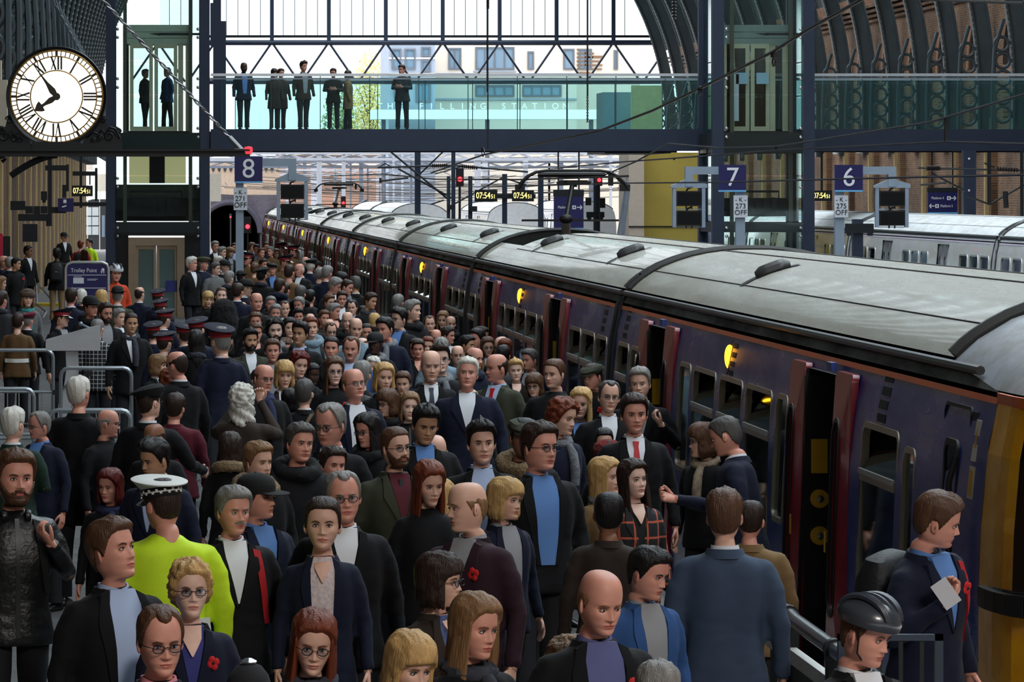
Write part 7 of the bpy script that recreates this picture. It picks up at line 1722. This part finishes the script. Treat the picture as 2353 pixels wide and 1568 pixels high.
# ============================================================ the crowd: x, y of the top of the head in the photo, head height in pixels, way it faces, nod, sex, hair, colour, skin, coat, extras | label
CROWD = '''
33 1048 125 18 0 m sh b 3 k beard phones placket pose:strap straps leather|bearded man in black jacket with headphones round his neck, hand on strap
30 938 72 150 0 m sh w 2 d collar pose:phone cup|white-haired man in dark green coat holding a paper cup, seen from behind
93 942 60 -60 6 m rc g 3 n shirt:b glasses|stooping grey man in blue shirt and glasses beside the barrier at left
189 864 68 155 0 m sh w 3 k long jcollar|tall white-haired man in long black coat with his back turned
238 938 62 80 4 m ba g 3 k poppy glasses jcollar|bald man in profile with glasses and a red poppy
342 886 70 140 0 m cr d 2 k beret collar glasses pose:rail|man in black beret with one hand on the steel barrier
400 905 60 165 0 m sh d 3 m heavy jcollar|broad person in burgundy coat seen from behind
360 968 56 -50 10 m ba d 5 k |brown-skinned bald man just behind the white-topped police cap
362 1005 85 -50 14 m qf k 4 n shirt:l|black-haired man bowing his head, left of the crowd centre
255 1078 74 -30 6 f bo x 3 k |woman with dark red bob behind the police officer's shoulder
380 1094 112 -150 8 m cr d 3 h pcap heavy bands|police officer in bright yellow hi-vis jacket and white-topped cap
265 1195 135 50 -10 m sh b 3 k open:l|man in dark jacket and open pale shirt, chin raised
437 1290 126 8 0 f cu y 1 n shirt:n vneck pearls glasses poppy jcollar|blond woman in navy coat with glasses and pearl necklace
366 1382 148 15 10 m rc b 3 k shirt:p glasses|balding man in pink shirt at the bottom left
572 1500 120 170 0 m cr k 2 k custodian|police officer's black helmet with silver top, bottom edge
533 1113 104 25 4 m sh g 3 k moustache shirt:w strapr|grey-haired man with moustache and red bag strap
590 1082 100 60 0 m cr d 3 n ballcap shirt:b|man in black baseball cap and navy coat
598 1015 84 40 4 m sh a 2 k furhood|fair-haired man with a fur-trimmed hood, face turned right
528 1000 70 170 0 f bo d 2 k furhood|person in dark coat with fur-trimmed hood, seen from behind
678 969 84 25 2 m sh p 3 k hood|grey-brown haired man in plain black coat looking right
762 930 92 -35 10 m rc g 3 k shirt:w glasses|grey man in dark coat looking down to the left
851 950 74 -45 8 f lo k 3 k glasses|woman with long black hair and glasses looking down left
762 1030 78 25 2 m sh d 3 k shirt:w|dark-haired man behind the tall man with the receding grey hair
790 1080 110 8 2 m rc g 3 k shirt:w glasses|man with receding grey hair, glasses and open white collar
741 1155 124 -3 0 f bu d 2 n open:f vneck|woman in navy coat and white patterned blouse, hair tied back
916 976 90 32 0 m cr b 2 o beard glasses strapr shirt:m poppy placket|bearded man with glasses, olive parka and red bag strap
1002 1000 78 5 10 m ba b 2 k glasses shirt:g|balding man with glasses looking straight ahead, centre
973 925 82 10 16 m qf k 4 k |young black-haired man looking down
990 1063 96 20 12 f lo r 2 k jcollar|woman with long auburn hair and head bowed
1080 1100 108 -68 4 m ba a 2 p shirt:g poppy jcollar|bald man in plum coat in profile facing left
1150 1105 92 50 2 f fr y 2 n |fair-haired woman just right of the bald man in plum
1008 1110 84 -60 8 f bo y 2 k |blond woman just left of the bald man in plum
1010 1277 118 62 0 f fr d 2 b open:d vneck glasses|woman with short dark hair and glasses in profile, patterned blouse
722 1402 138 2 14 f lo r 2 k glasses|woman with long auburn hair and glasses at the bottom
925 1462 138 30 14 f fr y 2 k |blond head at the bottom edge, centre left
1090 1367 138 38 8 f lo a 3 k scarf:d|woman with very long light brown hair at the bottom
1107 967 92 6 2 m qf k 2 k open:l jcollar|young dark-haired man in white-blue open shirt and black jacket
1200 958 86 10 4 m cr k 5 k flatcap furhood|man in olive flat cap with fur hood
1237 983 106 36 0 m sh d 3 k open:b glasses heavy h:1.9|tall heavy man in bright blue shirt and glasses
1293 925 85 48 8 f cu r 2 n scarf:g jcollar|smiling woman with short auburn curls and grey scarf
1333 893 68 -12 2 f lo y 2 k |woman with long blond hair beneath the glasses man in suit
1457 908 86 5 4 m sh d 3 k shirt:w tie:r jcollar|man in black overcoat with white shirt and bright red tie
1397 1012 70 22 4 f fr d 2 k fuzzy glasses poppy|woman in red fuzzy hat with glasses
1382 985 66 0 6 f bu k 2 k |dark-haired woman behind the red fuzzy hat
1390 1060 82 55 0 f lo y 2 t |blond woman beside the woman in plaid coat
1457 1062 86 28 -4 f lo d 1 k plaid vneck|woman with long dark hair in red and black plaid coat
1398 1135 96 178 0 m cr k 5 b jcollar|man with cropped black hair seen from behind in dark brown coat
1665 1120 112 172 0 m sh b 2 u collar|man in blue-grey suit seen from behind beside the train
1722 1145 84 170 4 m cr d 3 t |small brown head just right of the blue-grey suit
1672 945 84 -125 10 m cr p 3 n collar pose:embrace tilt:-10,-8|man in navy suit leaning over to greet a woman
1618 978 74 -80 4 f fr b 2 k scarf:c glasses|woman with check scarf being greeted by the navy suit
1370 1295 138 25 16 m ba a 3 k open:u poppy|large bald man with purple shirt and poppy, bottom centre
1478 1262 112 50 14 m sh k 3 l |dark-haired person in blue jacket leaning right
1300 1480 134 -10 10 f cu a 2 k |light brown curly head at the bottom edge
1510 1518 134 178 0 m sh g 2 k |grey head at the bottom edge, seen from behind
2140 1125 116 82 14 m sh b 3 n strapred backpack shirt:b pose:strapl tilt:12,0 poppy|man with backpack and red straps bending beside the train
1972 1363 140 50 16 m cr b 3 k helmet dark|cyclist in grey helmet in front of the end rail
1473 843 70 -14 2 m sh g 2 k pose:strap shirt:g|tall grey-haired man in black coat, hand raised to his strap
1397 872 68 6 0 m rc p 2 k shirt:w glasses jcollar|man in glasses with white shirt below the tall grey-haired man
1377 836 58 -45 6 m cr d 3 k flatcap|man in dark flat cap close to the train side
1275 822 66 -38 4 m cr b 2 k jcollar|young man with cropped brown hair in profile, black jacket
1143 809 60 -62 4 m bd d 3 o shirt:l tie:r|balding man in olive coat with red spotted tie
1186 824 46 0 2 m qf y 1 k |young blond man right of the red spotted tie
1073 823 68 -4 -6 m sh w 3 n shirt:w heavy|big white-haired man in navy coat looking up
1080 900 62 -14 0 f bu y 1 k scarf:g|young blond woman with hair tied back and grey scarf
982 808 70 5 4 m ba g 2 k |pale bald man in the centre of the crowd
1013 793 64 4 0 m qf d 1 k glasses|young man with thick black glasses and dark quiff
1018 776 50 170 0 m sh g 2 s |grey-haired person in light blue-grey coat
1052 791 38 4 2 m ba a 2 k glasses
1080 800 50 50 4 m bd d 3 n
1121 778 42 6 4 f lo b 2 t glasses
1157 793 44 170 0 m sh k 3 k
1196 783 46 -8 4 f lo r 3 k
1245 774 46 -40 12 m bd d 2 k
1235 802 46 -50 4 m sh p 3 n
1143 753 42 60 6 m sh d 3 b
1098 758 44 -50 2 m sh k 3 k
1071 769 38 60 6 m sh k 4 k
995 725 36 4 2 m rc b 2 k
1026 718 38 -14 4 f lo a 2 k
1052 724 34 10 4 m ba a 2 k
1000 754 36 0 6 m bd b 3 k
1028 749 36 60 4 m sh d 3 k
981 772 38 0 4 m sh r 2 k
1230 862 52 -20 4 f fr b 2 k glasses
955 778 36 -6 4 m sh d 3 k
947 691 46 60 0 m sh g 2 k hood|silver-haired man in profile nearest the train
508 757 64 -150 0 m cr g 2 n cap collar|soldier in navy tunic and red banded cap before the bearskin
512 703 62 172 0 m cr k 2 k bearskin|guardsman in tall black bearskin
507 659 38 6 -2 m cr b 1 k |pale young man with cropped brown hair near the sign post
477 670 34 14 6 f fr y 2 k
556 698 32 -10 0 f bo y 2 k glasses|blond woman with glasses beside the bearskin
574 755 48 20 2 m qf k 4 o goatee shirt:w|bearded black-haired man with white tee shirt
588 720 38 0 4 m sh b 3 k
589 744 40 10 6 m sh b 3 k
632 731 52 8 4 m cu k 1 k goatee|young man with curly black hair and thin beard
664 732 44 10 0 f lo k 2 k
689 738 50 -26 0 m qf k 4 k
716 728 44 8 0 m sh r 2 s straps|ginger man in pale jacket with backpack straps
686 709 34 8 4 m qf k 3 k beard
631 699 38 6 4 m sh g 3 k
688 684 34 -26 6 m sh g 3 k
654 693 34 10 4 m rc b 2 k
589 671 40 20 4 m ba a 3 k
565 679 32 -30 4 m sh d 3 k
621 682 32 8 4 m sh g 3 k
637 666 32 60 4 f bu k 4 k
713 718 30 0 2 m ba a 2 k
755 677 34 40 6 m sh b 2 k
784 669 34 6 4 m sh d 3 k
810 690 32 -10 4 m rc k 2 k
766 698 34 60 6 m sh g 3 k
743 712 34 20 4 m sh b 3 b
800 714 42 -4 2 m ba g 2 k
832 702 32 10 4 m sh d 3 k
848 671 36 50 8 m sh d 4 k
915 678 34 160 0 m sh g 2 k
918 707 46 -50 2 m qf k 2 k glasses
888 728 50 -40 6 m sh k 3 n|black-haired man in navy jacket with head tilted left
860 722 34 170 4 f bo y 2 k
836 742 38 6 6 m cr k 3 k
822 727 46 10 8 m ba d 2 s
757 731 36 0 2 m ba a 2 k
766 742 40 10 6 m rc b 2 k glasses
798 771 52 -8 4 m rc b 3 l moustache shirt:l|man with moustache and bright blue jacket
760 772 50 -4 2 m cr k 3 k
830 774 42 14 6 m ba a 1 k glasses
863 762 48 -30 2 m cr k 6 k ballcap|dark-skinned man in black baseball cap
897 778 46 -48 4 m sh a 3 r hood|fair-haired person in bright red jacket
950 776 40 -26 6 m sh d 4 k
957 744 38 20 4 f lo b 2 k
917 765 36 8 8 f lo b 2 k
626 779 50 4 2 m sh b 3 k
655 779 44 20 8 m cu b 3 k
680 790 44 50 6 m sh k 4 k
684 811 58 20 6 f cu x 2 k |woman with dark red curls in the middle of the crowd
602 833 62 30 4 m ba b 3 k glasses
652 832 60 8 4 f fr y 2 b |woman with short fair fringe in brown coat
767 826 62 10 0 f lo b 1 k glasses
724 836 48 20 10 f bu k 6 k
815 846 72 26 -8 m ba a 3 n open:w glasses|bald man in glasses looking up, navy jacket and white tee shirt
838 832 56 165 0 m sh g 2 k
880 838 62 14 2 f bo y 2 k |plump blond woman with a chin-length bob
857 818 40 -14 4 f cu w 2 k
920 851 40 -10 8 m sh b 2 k
900 900 58 -50 6 f fr b 2 k glasses
940 908 62 4 0 f bo a 1 k |smiling fair woman just above the young black-haired man
556 884 66 168 0 m wa w 2 b collar pose:photo phone|white-haired person holding up a phone to photograph the crowd
597 880 60 170 0 f bo d 2 k
693 876 60 165 0 m sh p 2 k collar cross|grey-haired man seen from behind with a tan shoulder strap
665 892 50 168 0 f bo k 3 k
63 668 40 10 0 f bo a 2 e fur scarf:t|woman in fur hat with teal scarf and grey coat
40 722 38 168 0 m cr d 2 c belt|soldier in khaki tunic with white belt, seen from behind
64 718 34 150 0 m cr g 3 k mberet collar medals|veteran in maroon beret
140 710 40 78 2 m cr d 2 k cap|soldier in profile with red banded cap, left of the lectern
224 734 42 160 0 m cr g 2 k tartan|grey-haired piper in black and white tartan behind the lectern
163 661 36 168 0 m sh d 3 n collar
188 667 32 170 0 f fr w 2 k
196 640 34 165 0 f cu r 2 b
233 669 36 160 0 f bo y 2 k
208 680 44 40 4 m cr k 3 k bowler|ruddy man in black hat above the lectern
241 695 44 30 4 m sh d 3 k glasses beard|bearded man with glasses above the lectern
272 711 38 50 2 m sh g 2 k
300 717 44 14 4 m cr d 4 k scarf:d shirt:w|man in dark scarf and white shirt right of the lectern
270 655 36 165 0 m cr g 2 o bowler|man in black bowler and olive tweed coat
321 659 32 150 0 m bd d 2 n collar|balding man in navy suit with white collar, back turned
362 666 34 160 0 m cr d 2 n cap
368 690 36 150 2 m cr d 2 n cap
376 712 40 140 4 m cr d 2 n cap collar
352 745 42 165 0 m cr d 2 n cap
384 766 46 150 4 m cr d 2 n cap
446 731 46 160 0 m cr d 2 n cap collar|bandsman in navy with red banded cap left of the bearskin
422 747 44 -160 0 m cr d 2 n cap
362 818 46 74 2 f fr a 2 k |woman with fair fringe in profile facing the balding man
411 803 58 -130 6 m bd d 3 k collar poppy|balding man in black suit and white collar bending close to a woman
390 852 58 160 4 f wa r 2 k poppy|woman with red wavy hair seen from behind
452 762 50 170 0 f lo k 2 k
265 612 38 14 4 m cr b 3 i helmet|cyclist in white helmet and orange jacket by the lift
440 593 30 70 0 m sh w 3 k shirt:w|white-haired man in black overcoat standing by the lift doors
467 593 28 60 2 m cr g 3 n oberet collar medals|veteran in olive beret and navy blazer
8 590 30 90 4 m ba a 3 n
22 591 27 160 0 m sh g 3 n
36 592 26 70 2 m sh k 4 k
0 636 30 80 6 f bo a 2 b
2 668 40 150 0 m sh d 3 g
64 567 26 70 2 m cr k 5 k shirt:w|man in black suit and white shirt against the brick wall
131 572 28 175 0 m cr k 6 k backpack beige|man in black jacket and beige trousers with a backpack, back turned
147 536 21 40 2 m cr k 3 k ballcap|police officer in black cap by the far brick wall
186 553 21 160 0 m cr r 2 r backpack|person in red jacket with a bag by the far wall
205 548 19 -60 0 m cr k 3 h |police officer in hi-vis vest by the far cabin
194 577 24 175 0 f bo b 2 b
494 557 24 20 2 m sh g 3 k shirt:w
509 568 24 60 4 m sh g 2 k
527 571 22 50 4 f fr a 2 k
538 558 20 0 2 m sh d 3 k shirt:l
500 588 24 60 4 m sh w 2 k
494 602 26 60 4 m sh p 2 e collar
515 596 28 70 4 m cr g 2 k bowler collar
525 622 30 150 4 m sh g 2 k
560 622 26 150 2 m cr d 3 k bowler
562 640 36 100 8 m cr g 2 n bowler collar|grey-haired man in black bowler with white collar, head bowed
569 583 28 -40 2 m cr d 3 c cap|soldier in khaki with dark peaked cap by the sign post
578 560 22 40 4 f cu b 3 k
590 562 22 0 2 m sh d 3 b
600 569 22 30 2 m sh b 3 c
612 556 20 10 4 m sh d 3 k
622 566 22 -30 2 m sh g 3 c
634 574 22 20 2 f bo b 2 k
643 560 26 60 6 m cr d 2 c cap
672 566 26 70 6 m cr d 3 c cap
604 594 24 40 4 m sh d 3 c
620 604 26 -10 4 m cr d 3 n beret
585 604 26 160 2 m sh b 2 c
600 618 34 170 2 m cr k 3 k beret heavy|broad man in black seen from behind in the far crowd
654 590 30 60 4 m cr b 3 c cap
664 612 36 165 4 m cr d 3 c heavy belt|soldier in khaki brown tunic beside the veterans
690 604 28 -60 6 m ba w 3 k
702 590 22 150 2 m ba w 3 k
712 597 30 160 4 m cr w 2 n beret collar medals|veteran in black beret and navy blazer near the train
734 614 28 150 4 m sh g 2 k
750 612 32 150 10 m sh g 3 n collar|grey-haired man bowing his head near the train
757 637 36 70 22 m sh g 3 k |grey-haired man bent far forward near the train
776 625 34 100 20 m sh k 3 n collar
793 640 34 60 14 m cr d 3 k
780 652 28 120 12 m sh w 2 k
816 635 36 -150 6 m cr p 4 k collar|dark-haired man with white collar turned to the train
728 600 22 120 2 m cr k 3 k ballcap
640 640 36 150 6 m cr d 3 n
545 650 34 160 4 m sh d 3 n
690 656 34 160 0 m sh p 3 k
655 652 30 150 0 m sh d 3 b
720 668 32 160 0 m sh k 3 k
'''
BRIDGE = '''
560 143 22 20 4 m ba k 6 n open:b beard|dark-skinned man in blue top standing at the left end of the bridge
630 158 20 20 2 f fr d 3 b long|woman in long brown coat on the bridge, left of a couple
645 158 20 30 2 m sh d 3 b long|man in brown coat on the bridge, right of a couple
697 141 22 35 2 m qf d 3 b open:g|tall man in open brown jacket leaning on the bridge rail
766 157 20 -10 6 m sh d 3 k pose:phone phone|man in dark coat holding up a camera on the bridge
800 162 20 150 2 f fr d 2 t long|person in tan coat partly hidden on the bridge
924 149 22 -35 4 m sh d 3 g pose:phone|man in dark grey hooded jacket alone on the bridge
'''
HATTOP = {'cap': .012, 'pcap': .012, 'bearskin': .255, 'bowler': .03, 'beret': .006, 'mberet': .006, 'oberet': .006, 'fuzzy': .03, 'flatcap': .004, 'ballcap': .018, 'knit': .018, 'fur': .025, 'helmet': .032, 'custodian': .105}
HAIRTXT = {'sh': 'short {c} hair', 'qf': 'thick {c} hair', 'rc': 'receding {c} hair', 'bd': 'balding {c} hair', 'ba': 'bald head', 'cu': '{c} curls', 'wa': 'wavy {c} hair', 'bo': '{c} bob', 'lo': 'long {c} hair', 'fr': '{c} fringe', 'bu': '{c} hair tied back', 'cr': 'cropped {c} hair'}
HATTXT = {'cap': 'red banded peaked cap', 'bowler': 'black bowler hat', 'beret': 'black beret', 'ballcap': 'black baseball cap'}
def parse(T):
    out = []
    for ln in T.strip().splitlines():
        a, _, lab = ln.partition('|'); f = a.split(); ex = f[10:]
        d = dict(x=float(f[0]), y=float(f[1]), hh=float(f[2]), face=float(f[3]), pitch=float(f[4]), sex=f[5], hair=f[6], hc=f[7], skin=f[8], coat=f[9], pose='down', tilt=(0, 0), lab=lab.strip(), h=None)
        keep = []
        for e in ex:
            if e.startswith('pose:'): d['pose'] = e[5:]
            elif e.startswith('tilt:'): d['tilt'] = tuple(float(v) for v in e[5:].split(','))
            elif e.startswith('h:'): d['h'] = float(e[2:])
            else: keep.append(e)
        d['ex'] = keep; out.append(d)
    return out
def describe(d):
    w = 'woman' if d['sex'] == 'f' else 'man'; hat = next((e for e in d['ex'] if e in HATTXT), None)
    s = f"{w} with {HAIRTXT[d['hair']].format(c=HAIRC[d['hc']][0])}" if not hat else f"{w} in {HATTXT[hat]}"
    if 'glasses' in d['ex']: s += ', glasses'
    if 'beard' in d['ex']: s += ', beard'
    s += f" and {COATC[d['coat']][0]} coat"
    return s
PPL = parse(CROWD)
for i, d in enumerate(PPL):
    hat = next((e for e in d['ex'] if e in HATTOP), None); up = HATTOP[hat] if hat else .012
    fem = d['sex'] == 'f'; Y = FPX*.245/d['hh']
    hmin, hmax = (1.55, 1.76) if fem else (1.64, 1.92)
    h = HC-(d['y']-VY)*Y/FPX-up
    h = d['h'] or min(hmax, max(hmin, h)); Y = FPX*(HC-h-up)/(d['y']-VY)
    if d['tilt'][0]: Y = FPX*.252/d['hh']; c_ = math.cos(math.radians(d['tilt'][0])); h = min(2.0, (HC-(d['y']-VY)*Y/FPX-up)/c_)
    d['hgt'] = h; d['Y'] = Y; d['Y0'] = Y; d['up'] = up; d['hs'] = min(1.14, max(.96, d['hh']*Y/(FPX*.243)/(h/1.75)))
# keep people apart: slide along the line of sight, height follows
rs = random.Random(5)
for it in range(220):
    mv = 0
    for i in range(len(PPL)):
        a = PPL[i]; xa = (a['x']-VX)*a['Y']/FPX
        for j in range(i+1, len(PPL)):
            b_ = PPL[j]
            if abs(a['Y']-b_['Y']) > .9: continue
            xb = (b_['x']-VX)*b_['Y']/FPX; dx, dy = (xa-xb)/.50, (a['Y']-b_['Y'])/.36
            r_ = math.hypot(dx, dy)
            if r_ < 1:
                p = (math.sqrt(max(0, 1-dx*dx))-abs(dy))*.36*.5+.004; sgn = 1 if (dy > 0 or (dy == 0 and a['y'] < b_['y'])) else -1
                a['Y'] += sgn*p*.6; b_['Y'] -= sgn*p*.6; mv += 1
        dmax = .05*a['Y0']*.6+.5; a['Y'] = min(a['Y0']+dmax, max(a['Y0']-dmax, a['Y']))
    if not mv: break
for d in PPL:
    d['hgt'] = HC-(d['y']-VY)*d['Y']/FPX-d['up'] if not d['tilt'][0] else d['hgt']; d['hgt'] = min(2.0, max(1.45, d['hgt']))
for d in PPL: d['X'] = (d['x']-VX)*d['Y']/FPX; d['X0'] = d['X']
for it in range(60):
    for i in range(len(PPL)):
        a = PPL[i]
        for b_ in PPL[i+1:]:
            if abs(a['Y']-b_['Y']) < .34 and abs(a['X']-b_['X']) < .46:
                sg = 1 if a['X'] > b_['X'] else -1; a['X'] += sg*.012; b_['X'] -= sg*.012
        k = min(.14, 7*a['Y']/FPX); a['X'] = min(a['X0']+k, max(a['X0']-k, a['X'])); a['X'] = min(a['X'], 4.26)
LAND = [d for d in PPL if d['lab']]
SHORT = lambda s: ' '.join(s.split(',')[0].split()[:9])
used = set()
def place_label(d):
    base = describe(d); best = sorted(LAND, key=lambda o: math.hypot(o['x']-d['x'], (o['y']-d['y'])*1.3))
    cands = []
    for o in best[:6]:
        dx, dy = o['x']-d['x'], o['y']-d['y']
        rel = ('left of' if dx > 0 else 'right of') if abs(dx) > abs(dy)*.8 else ('behind' if dy > 0 else 'in front of')
        cands.append(f"{base} {rel} {SHORT(o['lab'])}")
    for c in cands:
        if len(c.split()) <= 16 and c not in used: return c
    for c in cands:
        w = c.split()[:16]
        while w[-1] in ('in', 'with', 'and', 'of', 'the', 'to', 'by', 'at', 'a', 'his', 'on', 'from'): w.pop()
        c = ' '.join(w)
        if c not in used: return c
    return base
for d in PPL:
    if d['lab']: used.add(d['lab'])
fr_ = random.Random(21)
for d in PPL:
    if not any(e.split(':')[0] in ('shirt', 'open', 'scarf', 'collar', 'jcollar', 'hood', 'furhood', 'tartan', 'vneck', 'backpack', 'phones') for e in d['ex']) and d['coat'] not in 'hic' and 'bearskin' not in d['ex']:
        q = fr_.random(); front = abs(d['face']) < 95
        if front: d['ex'] = d['ex']+([['shirt:w'], ['shirt:l'], ['shirt:g'], ['shirt:b'], ['jcollar'], ['jcollar', 'placket'], ['hood'], ['scarf:d'], ['scarf:g'], ['scarf:n'], ['shirt:k', 'vneck'], ['open:g'], ['shirt:w', 'tie:n'], ['jcollar', 'poppy']][int(q*14)])
        else: d['ex'] = d['ex']+([['jcollar'], ['collar'], ['hood'], ['scarf:d'], ['straps', 'backpack']][int(q*5)])
for i, d in enumerate(PPL):
    face = d['face']; body = face*.55 if abs(face) < 100 else (face+180*.0)
    if abs(face) >= 100: body = math.copysign(180-(180-abs(face))*.5, face)
    hy = face-body
    if 'pose:embrace' == 'pose:'+d['pose']: body, hy = -100, -10
    if d['pose'] == 'photo': body, hy = face, 0
    res = 2 if d['hh'] >= 62 else (1 if d['hh'] >= 36 else 0)
    loc = (d['X'], d['Y'], 0)
    if d['tilt'][0]:
        hb_ = -100 if d['pose'] == 'embrace' else body; v = Euler((math.radians(d['tilt'][0]), math.radians(d['tilt'][1]), math.radians(hb_)), 'ZXY').to_matrix() @ Vector((0, 0, d['hgt']*.95)); loc = (d['X0']-v.x, d['Y']-v.y, 0)
    o = make_person(loc, body, hy, d['pitch'], rs.uniform(-4, 4), d['hgt'], d['hs'], d['sex'], d['hair'], d['hc'], d['skin'], d['coat'], ' '.join(d['ex']), res, d['pose'], d['tilt'], i)
    lab = d['lab'] or place_label(d); used.add(lab); tag(o, lab, 'person', 'people on the platform')
    hd = VX+loc[0]*0
for i, d in enumerate(parse(BRIDGE)):
    Y = 126.0+.25*(i % 3); z = bz(298); h = HC-(d['y']-VY)*Y/FPX-z-.012; f = d['face']
    o = make_person(((d['x']-VX)*Y/FPX, Y, z), f*.6, f*.4, d['pitch'], 0, h, 1.02, d['sex'], d['hair'], d['hc'], d['skin'], d['coat'], ' '.join(d['ex']), 0, d['pose'], (0, 0), 900+i)
    tag(o, d['lab'], 'person', 'people on the footbridge')
for i, (px, py, c, l) in enumerate(((334, 160, 'g', 'grey figure behind the left pane of the upper lift doors'), (384, 156, 'l', 'figure in blue behind the right pane of the upper lift doors'))):
    Y = 126.2; z = bz(298); h = HC-(py-VY)*Y/FPX-z
    o = make_person(((px-VX)*Y/FPX, Y, z), 60-120*i, 0, 0, 0, h, 1, 'm', 'sh', 'g', '2', c, '', 0, 'down', (0, 0), 950+i); tag(o, l, 'person', 'people in the lift')
# the folded paper in the bending man's hand
bpy.context.view_layer.update()
hm = next(o for o in bpy.data.objects if o.get('label', '').startswith('man with backpack and red')); p = hm.matrix_world @ Vector((-.20, -.225, 1.385)); b = MB(); b.box((-.045, -.004, -.08), (.045, .004, .06)); o = b.build('folded_paper', mat('paper white', (206, 206, 212), .6, var=.04), loc=p, rot=(0, math.radians(-35), 0)); tag(o, 'folded white paper in the hand of the man with backpack', 'paper')
